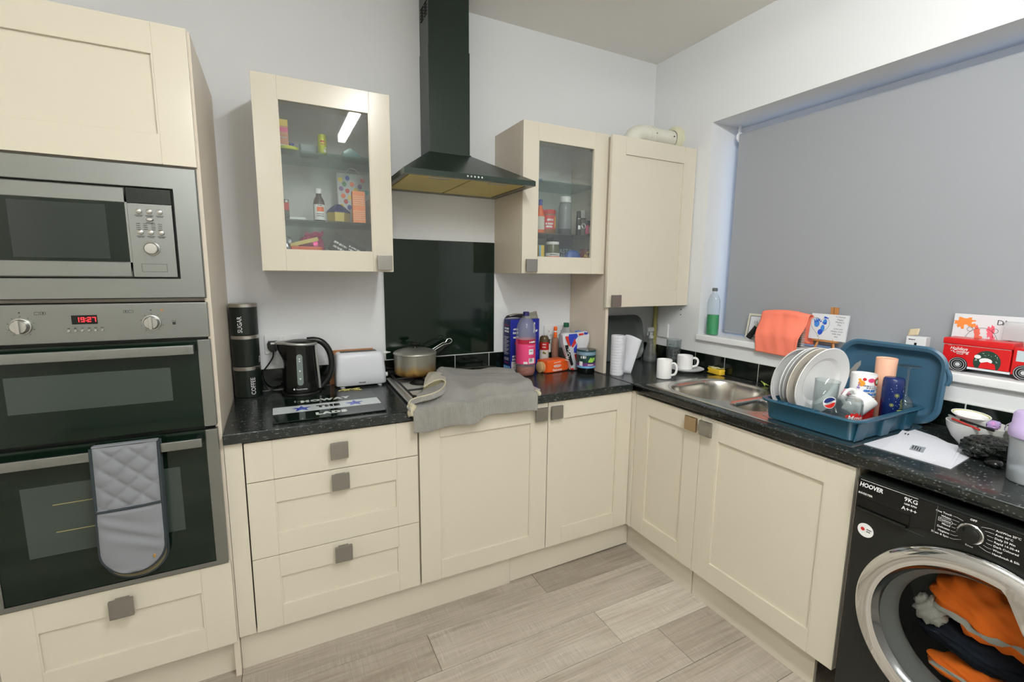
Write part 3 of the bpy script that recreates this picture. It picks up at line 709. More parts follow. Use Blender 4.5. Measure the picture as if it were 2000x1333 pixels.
# --- extractor hood
HB = mat('black_hood_metal', rgb(44, 56, 49), 0.27, spec=0.5, metal=0.35)
hd = thing('extractor_hood', 'black chimney extractor hood over the hob between the wall cabinets', 'extractor hood', (0.9625, -0.2, 1.838))
def rc(x0, x1, y0, y1, z): return [(x0, y0, z), (x1, y0, z), (x1, y1, z), (x0, y1, z)]
m = MB(); hx0, hx1, hy = 0.663, 1.2585, -0.450
m.ring_loft([rc(hx0 + .006, hx1 - .006, hy + .006, -0.002, 1.8385), rc(hx0, hx1, hy, -0.0015, 1.8385), rc(hx0, hx1, hy, -0.0015, 1.860), rc(hx0 + .004, hx1 - .004, hy + .004, -0.0015, 1.8625), rc(0.858, 1.067, -0.149, -0.0015, 2.006), rc(0.858, 1.067, -0.149, -0.0015, 2.010)], cap1=True)
obj('canopy', m, HB, hd, world=True, sharp=20)
m = MB(); m.box(0.862, -0.145, 2.0105, 1.063, -0.0015, 2.470, 0.001); obj('chimney_sleeve', m, HB, hd, world=True)
m = MB(); m.box(0.8645, -0.1425, 2.4703, 1.0605, -0.0015, ZC - 0.0005, 0.001); cu_ = obj('upper_sleeve', m, HB, hd, world=True)
for r_ in range(5):
    for c_ in range(2):
        b = MB(); zz = 2.655 - 0.013 * r_; ya = -0.125 + 0.055 * c_
        b.tube([(0.8643, ya + 0.004, zz + 0.004), (0.8643, ya + 0.042, zz - 0.018 + 0.022)], 0.0028, 6, flat=1); obj('vent_slot', b, DARKGAP, cu_, world=True)
m = MB(); m.ring_loft([rc(hx0 + .006, hx1 - .006, hy + .006, -0.002, 1.8386), rc(hx0 + .028, hx1 - .028, hy + .045, -0.03, 1.843)]); obj('underside_lip', m, mat('steel_dull', rgb(150, 146, 134), 0.4, metal=0.8), hd, world=True)
FIL = mat('greasy_filter', rgb(226, 208, 128), 0.5, metal=0.1, var=(6, rgb(204, 188, 122)), bump=(700, 0.5, 0.001))
for a, c in ((hx0 + 0.034, 0.957), (0.966, hx1 - 0.034)):
    b = MB(); b.box(a, hy + 0.048, 1.8425, c, -0.034, 1.850, 0.001); fo = obj('grease_filter', b, FIL, hd, world=True)
    b = MB(); b.tube([((a + c) / 2 - 0.045, hy + 0.060, 1.8420), ((a + c) / 2 + 0.045, hy + 0.060, 1.8420)], 0.004, 8); obj('filter_catch', b, STEEL, fo, world=True)
m = MB(); m.box(hx0 + .028, hy + .045, 1.8505, hx1 - .028, -0.03, 1.857); obj('housing', m, mat('hood_inner', rgb(170, 166, 150), 0.5), hd, world=True)
for k in range(5):
    b = MB(); xx = 0.9625 + 0.0162 * (k - 2); b.cyl((xx, hy - 0.0002, 1.850), (xx, hy - 0.004, 1.850), 0.0042, seg=14, bev=0.0008); obj('push_button', b, CHROME, hd, world=True)
# --- sink
sk = thing('sink', 'stainless steel inset sink with a bowl, half bowl and ridged drainer', 'sink', (2.046, -1.1, 0.911))
KX0, KX1, KY0, KY1 = 1.794, 2.300, -1.573, -0.643
def rr(x, y, x0, x1, y0, y1, r):
    qx = max(x0 + r - x, x - (x1 - r), 0); qy = max(y0 + r - y, y - (y1 - r), 0)
    if qx > 0 and qy > 0 or True:
        d = math.hypot(qx, qy) - r
        ins = min(x - x0, x1 - x, y - y0, y1 - y)
        return -d if (qx > 0 or qy > 0) else ins      # > 0 inside
def sm(a, b, x):
    t = min(1, max(0, (x - a) / (b - a))); return t * t * (3 - 2 * t)
def sink_z(x, y):
    z = 0.9145
    e = min(x - KX0, KX1 - x, y - KY0, KY1 - y); z -= 0.0032 * (1 - sm(0, 0.006, e))
    d = rr(x, y, 1.838, 2.250, -1.022, -0.690, 0.13)
    z -= 0.004 * sm(-0.016, 0.0, d); z -= 0.130 * sm(0.0, 0.030, d) + 0.010 * sm(0.03, 0.17, d)
    d2 = rr(x, y, 1.862, 2.115, -1.190, -1.050, 0.062)
    z -= 0.004 * sm(-0.014, 0.0, d2); z -= 0.075 * sm(0.0, 0.026, d2)
    d3 = rr(x, y, 1.836, 2.262, -1.545, -1.215, 0.04)
    k = sm(0.0, 0.012, d3); z -= 0.004 * k
    if d3 > 0.02: z += 0.0028 * sm(0.02, 0.035, d3) * max(0, math.sin((y + 1.215) / 0.036 * 2 * PI)) if x < 2.25 else 0
    return z
nx, ny = 112, 206
regs = {'rim': MB(), 'bowl': MB(), 'half_bowl': MB(), 'drainer': MB()}
vc = {k: {} for k in regs}
def sv(k, i, j):
    if (i, j) not in vc[k]:
        x = KX0 + (KX1 - KX0) * i / nx; y = KY0 + (KY1 - KY0) * j / ny; vc[k][(i, j)] = regs[k].bm.verts.new((x, y, sink_z(x, y)))
    return vc[k][(i, j)]
for i in range(nx):
    for j in range(ny):
        x = KX0 + (KX1 - KX0) * (i + .5) / nx; y = KY0 + (KY1 - KY0) * (j + .5) / ny
        k = 'bowl' if rr(x, y, 1.838, 2.250, -1.022, -0.690, 0.13) > -0.004 else 'half_bowl' if rr(x, y, 1.862, 2.115, -1.190, -1.050, 0.062) > -0.004 else 'drainer' if rr(x, y, 1.836, 2.262, -1.545, -1.215, 0.04) > 0 else 'rim'
        regs[k].face([sv(k, i, j), sv(k, i + 1, j), sv(k, i + 1, j + 1), sv(k, i, j + 1)])
for k, b in regs.items(): obj(k, b, SINKM, sk, world=True, sharp=75)
b = MB(); b.lathe([(0.040, 0.0), (0.042, 0.003), (0.034, 0.004), (0.030, 0.001), (0, 0.0008)], 28, (2.05, -0.856, 0.7715)); obj('drain_strainer', b, CHROME, sk, world=True)
# --- gas hob
hb = thing('gas_hob', 'stainless steel gas hob set in the worktop, mostly under a grey towel', 'hob', (0.948, -0.295, 0.9105), math.radians(-1.2))
m = MB(); m.box(-0.29, -0.255, 0.0002, 0.29, 0.25, 0.007, 0.003); obj('hob_plate', m, mat('hob_steel', rgb(222, 222, 218), 0.34, metal=0.25), hb)
for s_ in (-1, 1):
    m = MB(); m.box(s_ * 0.288 - 0.012, -0.255, 0.0075, s_ * 0.288 + 0.012, 0.25, 0.016, 0.003); obj('side_trim', m, mat('bright_trim', rgb(222, 222, 220), 0.3, metal=0.6), hb)
HOBB = [(-0.155, 0.115, 0.040), (0.155, 0.115, 0.034), (-0.155, -0.12, 0.034), (0.155, -0.12, 0.048)]
for (bx, by, br) in HOBB:
    m = MB(); m.lathe([(br + 0.018, 0.0072), (br + 0.016, 0.010), (br, 0.012), (br, 0.020), (br - 0.003, 0.024), (br * 0.75, 0.026), (0, 0.0265)], 28, (bx, by, 0)); obj('burner', m, CAST, hb)
for s_ in (-0.155, 0.155):
    m = MB(); X0, X1, Y0, Y1 = s_ - 0.125, s_ + 0.120, -0.235, 0.225
    loop = [(X0 + .02, Y0, .036), (X1 - .02, Y0, .036), (X1, Y0 + .02, .036), (X1, Y1 - .02, .036), (X1 - .02, Y1, .036), (X0 + .02, Y1, .036), (X0, Y1 - .02, .036), (X0, Y0 + .02, .036)]
    m.tube(loop, 0.0045, 8, closed=True)
    for by in (0.115, -0.12):
        for dx, dy in ((1, 0), (-1, 0), (0, 1), (0, -1)):
            m.tube([(s_ + dx * 0.12, by + dy * 0.105, .036), (s_ + dx * 0.035, by + dy * 0.035, .038)], 0.0045, 8)
    for px, py in ((X0 + .004, Y0 + .02), (X1 - .004, Y0 + .02), (X0 + .004, Y1 - .02), (X1 - .004, Y1 - .02)): m.tube([(px, py, .036), (px, py, .0075)], 0.0045, 8)
    obj('pan_support', m, CAST, hb)
# --- washing machine
WB = mat('black_appliance_paint', rgb(24, 27, 25), 0.28, spec=0.5)
wm = thing('washing_machine', 'black front-loading washing machine with a big chrome door, at the right edge', 'washing machine', (2.02, -1.925, 0))
FX, WYc, WZc, WR = 1.742, -1.925, 0.492, 0.262
wy0, wy1, wz0, wz1 = -2.224, -1.626, 0.012, 0.851
def wp(y, z, x): return (x, y, z)
m = MB(); N = 96
def sqpt(a):
    c, s = math.cos(a), math.sin(a); hw = 0.299
    t = min(hw / abs(c) if abs(c) > 1e-6 else 9, ((wz1 - WZc) if s > 0 else (WZc - wz0)) / abs(s) if abs(s) > 1e-6 else 9)
    return (WYc + t * c, WZc + t * s)
ang = sorted([2 * PI * i / N for i in range(N)] + [math.atan2(dz, dy) % (2 * PI) for dy in (-0.299, 0.299) for dz in (wz1 - WZc, wz0 - WZc)])
outer = [sqpt(a) for a in ang]
def shrink(p, d): return (WYc + (p[0] - WYc) * (1 - d / 0.299), WZc + (p[1] - WZc) * (1 - d / 0.36))
m.ring_loft([[(2.30, y, z) for y, z in outer], [(FX + 0.010, y, z) for y, z in outer], [(FX + 0.003, *shrink(p, 0.002)) for p in outer], [(FX, *shrink(p, 0.009)) for p in outer], [(FX, WYc + (WR - 0.03) * math.cos(a), WZc + (WR - 0.03) * math.sin(a)) for a in ang], [(FX + 0.05, WYc + 0.205 * math.cos(a), WZc + 0.205 * math.sin(a)) for a in ang]])
m.fix = True; obj('body', m, WB, wm, world=True, sharp=30)
m = MB(); m.box(2.296, wy0, wz0, 2.30, wy1, wz1); obj('back_panel', m, WB, wm, world=True)
for yy in (wy0 + 0.05, wy1 - 0.05):
    m = MB(); m.cyl((1.80, yy, 0.0002), (1.80, yy, 0.0125), 0.02, seg=16); obj('foot', m, BLACKP, wm, world=True)
SF = lambda u, v, w: Vector((FX - 0.0065 - w, -u, v))           # print on the front: u = -y (runs to the right), v = z
m = MB(); m.prism([(1.630, 0.744), (1.745, 0.744), (1.790, 0.768), (2.06, 0.768), (2.105, 0.744), (2.220, 0.744), (2.220, 0.846), (1.630, 0.846)], 0, 0.0065, lambda u, v, w: (FX - w, -u, v), bev=0.0015); m.fix = True
fas = obj('control_fascia', m, BLACKG, wm, world=True, sharp=25)
m = MB(); m.box(FX - 0.0075, -1.822, 0.7665, FX - 0.0062, -1.8205, 0.846); m.box(FX - 0.0004, -1.80, 0.7425, FX + 0.0002, -1.628, 0.7436); obj('seam', m, mat('seam_grey', rgb(70, 74, 72), 0.5), fas, world=True)
m = MB(); m.box(FX - 0.0085, -1.766, 0.751, FX - 0.006, -1.633, 0.789, 0.001); dr_ = obj('detergent_drawer', m, mat('drawer_recess', rgb(8, 9, 9), 0.2), fas, world=True)
m = MB(); m.tube([(FX - 0.012, -1.636, 0.7555), (FX - 0.013, -1.70, 0.7540), (FX - 0.012, -1.762, 0.7535)], 0.0045, 10); obj('drawer_pull', m, BLACKG, dr_, world=True)
m = MB(); m.text(SF, 'HOOVER', 1.6345, 0.8295, 0.0185, 'LEFT', bold=0.03, shear=0.15, sx=0.80); m.text(SF, 'INVERTER', 1.6335, 0.8025, 0.0085, 'LEFT', bold=0.02, sx=1.0)
m.rect(SF, 1.636, 0.8455 - 0.0012, 1.778, 0.8455); m.text(SF, '9KG', 1.763, 0.8320, 0.017, 'CENTER', bold=0.01); m.text(SF, '1600 RPM', 1.7625, 0.8185, 0.0072, 'CENTER', bold=0.02); m.text(SF, 'A+++', 1.7615, 0.8045, 0.015, 'CENTER', bold=0.01)
L_ = ['One Touch', 'Whites', 'Cottons', 'Mixed', 'Delicates', 'Hygiene', 'Drain & Spin']; R_ = ['ActiWise 20°C', 'Auto 40°C', 'Daily 59 Min', 'Rapid 14-30-44', 'Dark Coloured', 'Wool', 'Handwash & Silk']
for k in range(7):
    zz = 0.8350 - 0.0102 * k
    m.text(SF, L_[k], 1.852, zz - 0.002, 0.0072, 'RIGHT', bold=0.01); a = PI * (0.70 + 0.62 * k / 6)
    m.line(SF, [(1.854, zz - 0.002), (1.862, zz - 0.002), (1.893 + 0.031 * math.cos(a), 0.8045 + 0.031 * math.sin(a))], 0.0006)
    m.text(SF, R_[k], 1.936, zz, 0.0072, 'LEFT', bold=0.01); a = PI * (0.32 - 0.62 * k / 6)
    m.line(SF, [(1.934, zz), (1.926, zz), (1.893 + 0.031 * math.cos(a), 0.8045 + 0.031 * math.sin(a))], 0.0006)
m.line(SF, [(1.826, 0.8077), (1.853, 0.8077), (1.8555, 0.8126), (1.853, 0.8175), (1.826, 0.8175), (1.826, 0.8077)], 0.0006)
m.text(SF, 'OFF', 1.894, 0.8405, 0.0075, 'CENTER', bold=0.02); m.text(SF, 'Rinse', 1.893, 0.7705, 0.0072, 'CENTER')
obj('lettering', m, PRINTW, fas, world=True)
m = MB(); Mx = Matrix.Rotation(-PI / 2, 3, 'Y'); C0 = (FX - 0.0066, -1.893, 0.8045)
m.lathe([(0.0265, 0), (0.0265, 0.006), (0.0245, 0.008), (0.0225, 0.008), (0.0225, 0.004)], 40, C0, Mx); obj('dial_ring', m, CHROME, fas, world=True)
m = MB(); m.lathe([(0.0222, 0.0), (0.0218, 0.018), (0.019, 0.020), (0, 0.0198)], 40, C0, Mx); obj('dial', m, BLACKG, fas, world=True)
m = MB(); m.disc(SF, 1.6615, 0.689, 0.0215, 28, w=-0.006); st_ = obj('round_sticker', m, PRINTW, wm, world=True)
m = MB(); m.disc(SF, 1.654, 0.691, 0.0055, 18, w=-0.0056); obj('sticker_dot', m, PRINTR, st_, world=True)
m = MB(); m.scribble(SF, 1.664, 0.6935, 0.013, 0.003, 0.0016, w=-0.0056); m.scribble(SF, 1.664, 0.6865, 0.010, 0.003, 0.0016, w=-0.0056, seed=4); obj('sticker_print', m, PRINTK, st_, world=True)
m = MB(); m.scribble(SF, 2.006, 0.815, 0.03, 0.004, 0.002, seed=3); m.scribble(SF, 2.006, 0.806, 0.034, 0.004, 0.002, seed=5); m.scribble(SF, 2.006, 0.7855, 0.03, 0.004, 0.002, seed=6)
obj('small_print', m, PRINTG, fas, world=True)
# door: chrome ring, wider on the handle side
CLIP = [(0.040, 0.225), (0.108, 0.085), (0.117, 0.0), (0.108, -0.085), (0.040, -0.225)]
def rin(a, r):
    u = math.cos(a) ; v = math.sin(a)          # u towards the right of the picture (-y)
    for (u0, v0), (u1, v1) in zip(CLIP, CLIP[1:]):
        den = u * (v1 - v0) - v * (u1 - u0)
        if abs(den) < 1e-9: continue
        t = (u0 * (v1 - v0) - v0 * (u1 - u0)) / den; q = (u0 * v - v0 * u) / den
        if t > 0 and -1e-6 <= q <= 1 + 1e-6: r = min(r, t)
    return r
def dp(a, r, x): return (x, WYc - r * math.cos(a), WZc + r * math.sin(a))
A = [2 * PI * i / 96 for i in range(96)]
m = MB(); m.ring_loft([[dp(a, WR, FX - 0.0005) for a in A], [dp(a, WR + 0.002, FX - 0.010) for a in A], [dp(a, WR - 0.002, FX - 0.020) for a in A], [dp(a, WR - 0.012, FX - 0.027) for a in A], [dp(a, max(rin(a, 0.218) + 0.006, 0.0), FX - 0.030) for a in A], [dp(a, rin(a, 0.214), FX - 0.027) for a in A]])
dor = obj('door_ring', m, CHROME, wm, world=True, sharp=50)
m = MB(); m.ring_loft([[dp(a, rin(a, 0.2138), FX - 0.0269) for a in A], [dp(a, rin(a, 0.206), FX - 0.016) for a in A], [dp(a, rin(a, 0.199), FX - 0.010) for a in A]]); obj('inner_ring', m, mat('dark_chrome', rgb(120, 122, 124), 0.12, metal=1.0), dor, world=True)
m = MB(); m.lathe([(0.200, 0.0), (0.190, 0.010), (0.150, 0.020), (0.08, 0.026), (0, 0.028)], 64, (FX - 0.008, WYc, WZc), Matrix.Rotation(-PI / 2, 3, 'Y')); obj('porthole_glass', m, mat('porthole_glass', (0.80, 0.84, 0.84, 1), 0.02, trans=1.0, ior=1.10), dor, world=True)
BF = lambda u, v, w: Vector((FX - 0.030 - w, -u, v))
m = MB(); m.disc(BF, 2.072, 0.655, 0.017, 28, w=0.002); bd_ = obj('badge', m, PRINTW, dor, world=True)
m = MB(); m.disc(BF, 2.072, 0.655, 0.014, 28, w=0.0024); obj('badge_disc', m, mat('deep_red', rgb(150, 24, 40), 0.3), bd_, world=True)
m = MB(); m.text(BF, 'H', 2.072, 0.655, 0.018, shear=0.3, w=0.003, bold=0.02); obj('badge_letter', m, PRINTW, bd_, world=True)
m = MB(); m.lathe([(0.203, 0.0), (0.196, -0.012), (0.178, -0.030), (0.172, -0.055), (0.180, -0.075)], 64, (FX - 0.004, WYc, WZc), Matrix.Rotation(-PI / 2, 3, 'Y')); obj('door_gasket', m, mat('grey_rubber', rgb(120, 124, 122), 0.5), wm, world=True, sharp=60)
m = MB(); m.lathe([(0.18, -0.075), (0.245, -0.080), (0.245, -0.34), (0, -0.345)], 64, (FX - 0.004, WYc, WZc), Matrix.Rotation(-PI / 2, 3, 'Y')); obj('drum', m, mat('drum_steel', rgb(150, 152, 152), 0.4, metal=0.8), wm, world=True, sharp=60)
# laundry inside the drum
def blob(seed, c, r, amp, nu=40, nv=28, fold=9, squash=(1, 1, 1), band=None):
    rd = random.Random(seed); ph = [rd.uniform(0, 6.3) for _ in range(9)]; b = MB()
    def f(s, t):
        th, phi = 2 * PI * s, PI * (t * 0.998 + 0.001)
        d = Vector((math.sin(phi) * math.cos(th), math.sin(phi) * math.sin(th), math.cos(phi)))
        k = 1 + amp * (math.sin(fold * (d.y * 0.8 + d.z * 0.5) + ph[0] + 2 * math.sin(3 * d.z + ph[1])) * 0.5 + math.sin(fold * 1.7 * (d.z - d.y * .6) + ph[2] + 1.5 * math.sin(4 * d.y + ph[3])) * 0.3 + math.sin(23 * d.y + ph[4] + 5 * d.z) * 0.12)
        return Vector(c) + Vector((d.x * r * squash[0], d.y * r * squash[1], d.z * r * squash[2])) * k
    if band: b.grid(lambda s, t: Vector(c) + (f(lerp2(band[0], band[1], s), lerp2(band[2], band[3], t)) - Vector(c)) * 1.025, 20, 6)
    else: b.grid(f, nu, nv, closed_u=True)
    return b
lerp2 = lambda a, b, t: a + (b - a) * t
ORC = mat('hi_vis_orange_cloth', rgb(250, 122, 40), 0.75, spec=0.2, bump=(400, 0.2, 0.0006)); NAVY = mat('navy_cloth', rgb(26, 32, 42), 0.85, spec=0.15, bump=(400, 0.2, 0.0006)); SILV = mat('silver_grey_cloth', rgb(186, 186, 180), 0.6, bump=(500, 0.4, 0.001))
LX = FX + 0.105
JK = single('work_jacket', blob(3, (LX + 0.01, WYc - 0.015, WZc + 0.066), 0.130, 0.18, squash=(0.5, 0.95, 0.60)), ORC, 'bright orange work jacket pressed against the upper right of the washer porthole', 'jacket', sharp=60)
single('work_trousers', blob(5, (LX + 0.03, WYc + 0.005, WZc - 0.052), 0.125, 0.16, squash=(0.5, 1.05, 0.36)), NAVY, 'dark navy work trousers in the middle of the washing machine drum', 'trousers', sharp=60)
VS = single('work_vest', blob(11, (LX + 0.0, WYc - 0.015, WZc - 0.128), 0.105, 0.20, squash=(0.45, 1.1, 0.36)), ORC, 'orange garment with folds at the bottom of the washing machine drum', 'garment', sharp=60)
single('grey_garment', blob(8, (LX + 0.005, WYc + 0.118, WZc + 0.000), 0.038, 0.20, squash=(0.6, 1.0, 1.1), fold=13), SILV, 'silvery grey garment at the left of the washing machine drum', 'garment', sharp=60)
for garment, args in ((JK, (3, (LX + 0.01, WYc - 0.015, WZc + 0.066), 0.130, 0.18, 40, 28, 9, (0.5, 0.95, 0.60), (0.30, 0.62, 0.60, 0.68))), (VS, (11, (LX + 0.0, WYc - 0.015, WZc - 0.128), 0.105, 0.20, 40, 28, 9, (0.45, 1.1, 0.36), (0.34, 0.70, 0.44, 0.54)))):
    b = blob(*args); bmesh.ops.translate(b.bm, verts=b.bm.verts, vec=-garment.location); obj('reflective_strip', b, SILV, garment, sharp=60)
# ------------------------------------------------------------------ things on the back worktop
WT = 0.9102
ZUP = lambda x, y: (lambda u, v, w: Vector((u, v, 0)) )
# canisters
CANB = mat('black_tin', rgb(22, 30, 25), 0.35); CANL = mat('steel_lid', rgb(190, 188, 182), 0.28, metal=1.0)
def canister(z, word, label, a_txt, vert=0.05):
    t = thing('canister', label, 'canister', (0.0585, -0.066, z), 0, 'canisters in a stack by the tower')
    b = MB(); b.lathe([(0, 0), (0.050, 0), (0.0525, 0.003), (0.0525, 0.1165), (0.051, 0.118), (0, 0.118)], 40); obj('body', b, CANB, t)
    b = MB(); b.lathe([(0.0525, 0.1180), (0.0540, 0.1185), (0.0540, 0.131), (0.052, 0.1335), (0, 0.1338)], 40); obj('lid', b, CANL, t)
    if word:
        b = MB(); f0 = around(0, 0, 0, 0.0526, a_txt); f = lambda u, v, w: f0(-v, 0.012 + u, w)
        b.text(f, word, 0, 0, 0.0255 if word != 'TEA' else 0.02, 'LEFT', bold=0.006, sx=0.85); obj('lettering', b, PRINTW, t)
    return t
canister(WT, 'COFFEE', 'black coffee canister with a steel lid, at the bottom of the stack of three', -PI / 2 + 0.42)
canister(WT + 0.1342, 'TEA', 'black canister in the middle of the stack, its word turned to the right', -PI / 2 + 1.25)
canister(WT + 0.2684, 'SUGAR', 'black sugar canister with a steel lid, on top of the stack of three', -PI / 2 - 0.25)
# double socket with the kettle plug
def socket(name, label, O, X, w, h, switches=True):
    t = thing(name, label, 'socket', O); f = lambda u, v, wd: Vector(O) + Vector(X) * u + Vector((0, 0, v)) + Vector(X).cross(Vector((0, 0, 1))) * wd
    b = MB(); o = []
    for q, (cx_, cy_) in enumerate(((w / 2 - .006, h / 2 - .006), (-w / 2 + .006, h / 2 - .006), (-w / 2 + .006, -h / 2 + .006), (w / 2 - .006, -h / 2 + .006))):
        for k in range(5): a = q * PI / 2 + k * PI / 8; o.append((cx_ + .006 * math.cos(a), cy_ + .006 * math.sin(a)))
    b.prism(o, 0.0003, 0.009, f, bev=0.0015); obj('face_plate', b, WPLAS, t, world=True)
    if switches:
        for u in (-0.010, 0.010):
            b = MB(); b.prism([(u - .006, .012), (u + .006, .012), (u + .006, .034), (u - .006, .034)], 0.0092, 0.013, f, bev=0.001); obj('rocker_switch', b, WPLAS, t, world=True)
        for u in (-0.042, 0.042):
            for (du, v, a_, c_) in ((0, 0.014, .002, .004), (-.011, -.010, .0032, .0018), (.011, -.010, .0032, .0018)):
                b = MB(); b.rect(f, u + du - a_, v - c_ - .008, u + du + a_, v + c_ - .008, w=0.0092); obj('pin_hole', b, DARKGAP, t, world=True)
    return t
socket('double_socket', 'white double wall socket behind the kettle', (0.203, -0.0005, 1.121), (1, 0, 0), 0.146, 0.086)
socket('double_socket', 'white double wall socket behind the bottles in the corner', (1.657, -0.0005, 1.105), (1, 0, 0), 0.146, 0.086)
# kettle
kt = thing('kettle', 'black and silver electric kettle standing between the canisters and the toaster', 'kettle', (0.268, -0.112, WT))
def kr(z): return 0.0765 - 0.010 * sm(0.03, 0.235, z) - 0.002 * math.sin(PI * min(1, max(0, z / 0.23)))
def ksurf(a, z):
    r = kr(z); d = (a - PI + PI) % (2 * PI) - PI
    return r + 0.027 * sm(0.135, 0.222, z) * math.exp(-(d / 0.30) ** 2) 
b = MB(); b.grid(lambda s, t: (ksurf(2 * PI * s, 0.016 + 0.208 * t) * math.cos(2 * PI * s), ksurf(2 * PI * s, 0.016 + 0.208 * t) * math.sin(2 * PI * s), 0.016 + 0.208 * t), 64, 24, closed_u=True)
b.lathe([(0, 0.0165), (kr(0.016), 0.016)], 64); obj('body', b, BLACKG, kt, sharp=70)
b = MB(); b.lathe([(0, 0), (0.082, 0), (0.083, 0.004), (0.080, 0.012), (0.070, 0.0155), (0, 0.0157)], 48); obj('power_base', b, BLACKP, kt)
KS = mat('kettle_silver', rgb(196, 198, 196), 0.3, metal=0.7)
b = MB(); b.tube([(ksurf(2 * PI * k / 64, 0.224) * math.cos(2 * PI * k / 64), ksurf(2 * PI * k / 64, 0.224) * math.sin(2 * PI * k / 64), 0.2262 + 0.004 * math.cos(2 * PI * k / 64 + PI)) for k in range(64)], 0.0062, 10, closed=True); obj('rim', b, KS, kt)
b = MB(); b.tube([((ksurf(-0.36, z) + 0.001) * math.cos(-0.36), (ksurf(-0.36, z) + 0.001) * math.sin(-0.36), z) for z in [0.022 + 0.203 * i / 20 for i in range(21)]], 0.006, 8); obj('side_strip', b, KS, kt)
b = MB(); b.lathe([(0.0655, 0.227), (0.060, 0.233), (0.040, 0.238), (0, 0.2395)], 48); obj('lid', b, BLACKP, kt)
b = MB(); hp = [(0.030, -0.002, 0.236), (0.062, -0.004, 0.236), (0.092, -0.006, 0.224), (0.116, -0.008, 0.192), (0.128, -0.009, 0.148), (0.126, -0.010, 0.100), (0.110, -0.010, 0.058), (0.086, -0.009, 0.030), (0.070, -0.008, 0.024)]
def smooth(pts, n=5):
    P = [Vector(p) for p in pts]; out = []
    for i in range(len(P) - 1):
        p0, p1, p2, p3 = P[max(i - 1, 0)], P[i], P[i + 1], P[min(i + 2, len(P) - 1)]
        for k in range(n):
            t = k / n; out.append(0.5 * ((2 * p1) + (p2 - p0) * t + (2 * p0 - 5 * p1 + 4 * p2 - p3) * t * t + (3 * p1 - p0 - 3 * p2 + p3) * t ** 3))
    return out + [P[-1]]
b.tube(smooth(hp), 0.0135, 12, radii=None); obj('handle', b, BLACKP, kt)
b = MB(); fk = around(0, 0, 0, lambda v: ksurf(-PI / 2, v) + 0.0006, -PI / 2 - 0.10)
b.poly(fk, [(0.012 * math.cos(a), 0.173 + 0.012 * math.sin(a)) for a in [PI * i / 8 for i in range(9)]] + [(0.012 * math.cos(a), 0.062 + 0.012 * math.sin(a)) for a in [PI + PI * i / 8 for i in range(9)]]); gg = obj('water_gauge', b, mat('gauge_grey', rgb(120, 132, 130), 0.25), kt)
b = MB(); 
for v in (0.165, 0.155, 0.113, 0.079): b.disc(fk, 0.0, v, 0.0032, 12, w=0.0012)
obj('gauge_marks', b, PRINTW, gg)
b = MB(); b.text(fk, 'Russell Hobbs', 0.0045, 0.0335, 0.0078, 'CENTER', bold=0.01, w=0.001); b.disc(fk, -0.0265, 0.0335, 0.004, 14, w=0.001); obj('lettering', b, PRINTW, kt)
KC = Vector(kt.location)
b = MB(); b.tube(smooth([Vector(p) - KC for p in [(0.1625, -0.026, 1.094), (0.159, -0.030, 1.066), (0.140, -0.032, 1.035), (0.116, -0.034, 1.000), (0.1145, -0.034, 0.962), (0.132, -0.034, 0.928), (0.155, -0.045, 0.9145), (0.190, -0.075, 0.9145), (0.205, -0.095, 0.9150)]], 6), 0.0033, 8); obj('cord', b, BLACKP, kt)
b = MB(); fp = lambda x, y, z: Vector((0.1625 + x, -0.0105 - z, 1.115 + y)) - KC
b.prism([(-.023, .010), (-.018, .023), (.018, .023), (.023, .010), (.022, -.010), (.010, -.026), (-.010, -.026), (-.022, -.010)], 0, 0.020, fp, bev=0.004); pl = obj('plug', b, BLACKP, kt)
b = MB(); b.rect(lambda u, v, w: fp(u, v, 0.0203), -.009, .009, .006, .017); obj('plug_label', b, PRINTW, pl)
# glass chopping board with lettering
cb = thing('glass_chopping_board', 'black glass chopping board with white lettering and two blue stars, in front of the kettle', 'chopping board', (0.349, -0.389, WT))
b = MB(); b.box(-0.199, -0.165, 0.0025, 0.199, 0.165, 0.0065, 0.0012, 2); obj('glass_slab', b, BGLASS, cb)
for sx_ in (-.18, .18):
    for sy_ in (-.145, .145):
        b = MB(); b.cyl((sx_, sy_, 0), (sx_, sy_, 0.0026), 0.006, seg=12); obj('foot', b, PETM, cb)
fb = lambda u, v, w: Vector((u - 0.349, v + 0.389, 0.0066 + w))
b = MB(); b.rect(fb, 0.1505, -0.449, 0.5475, -0.353, w=0.0001); obj('white_band', b, mat('band_white', rgb(214, 222, 226), 0.12), cb)
b = MB(); b.text(fb, 'HOWAY', 0.347, -0.300, 0.0400, bold=0.085, sx=1.06, space=1.28, w=0.0003); b.text(fb, 'LADS', 0.351, -0.500, 0.0410, bold=0.085, sx=1.0, space=1.22, w=0.0003); obj('lettering', b, mat('board_white', rgb(220, 228, 224), 0.12), cb)
b = MB(); b.text(fb, 'THE', 0.349, -0.400, 0.0410, bold=0.085, sx=1.0, space=1.2, w=0.0003); obj('lettering', b, BLACKG, cb)
for sx_ in (0.251, 0.450):
    b = MB(); b.star(fb, sx_, -0.402, 0.039, w=0.0003); obj('blue_star', b, mat('star_blue', rgb(50, 72, 190), 0.12), cb)
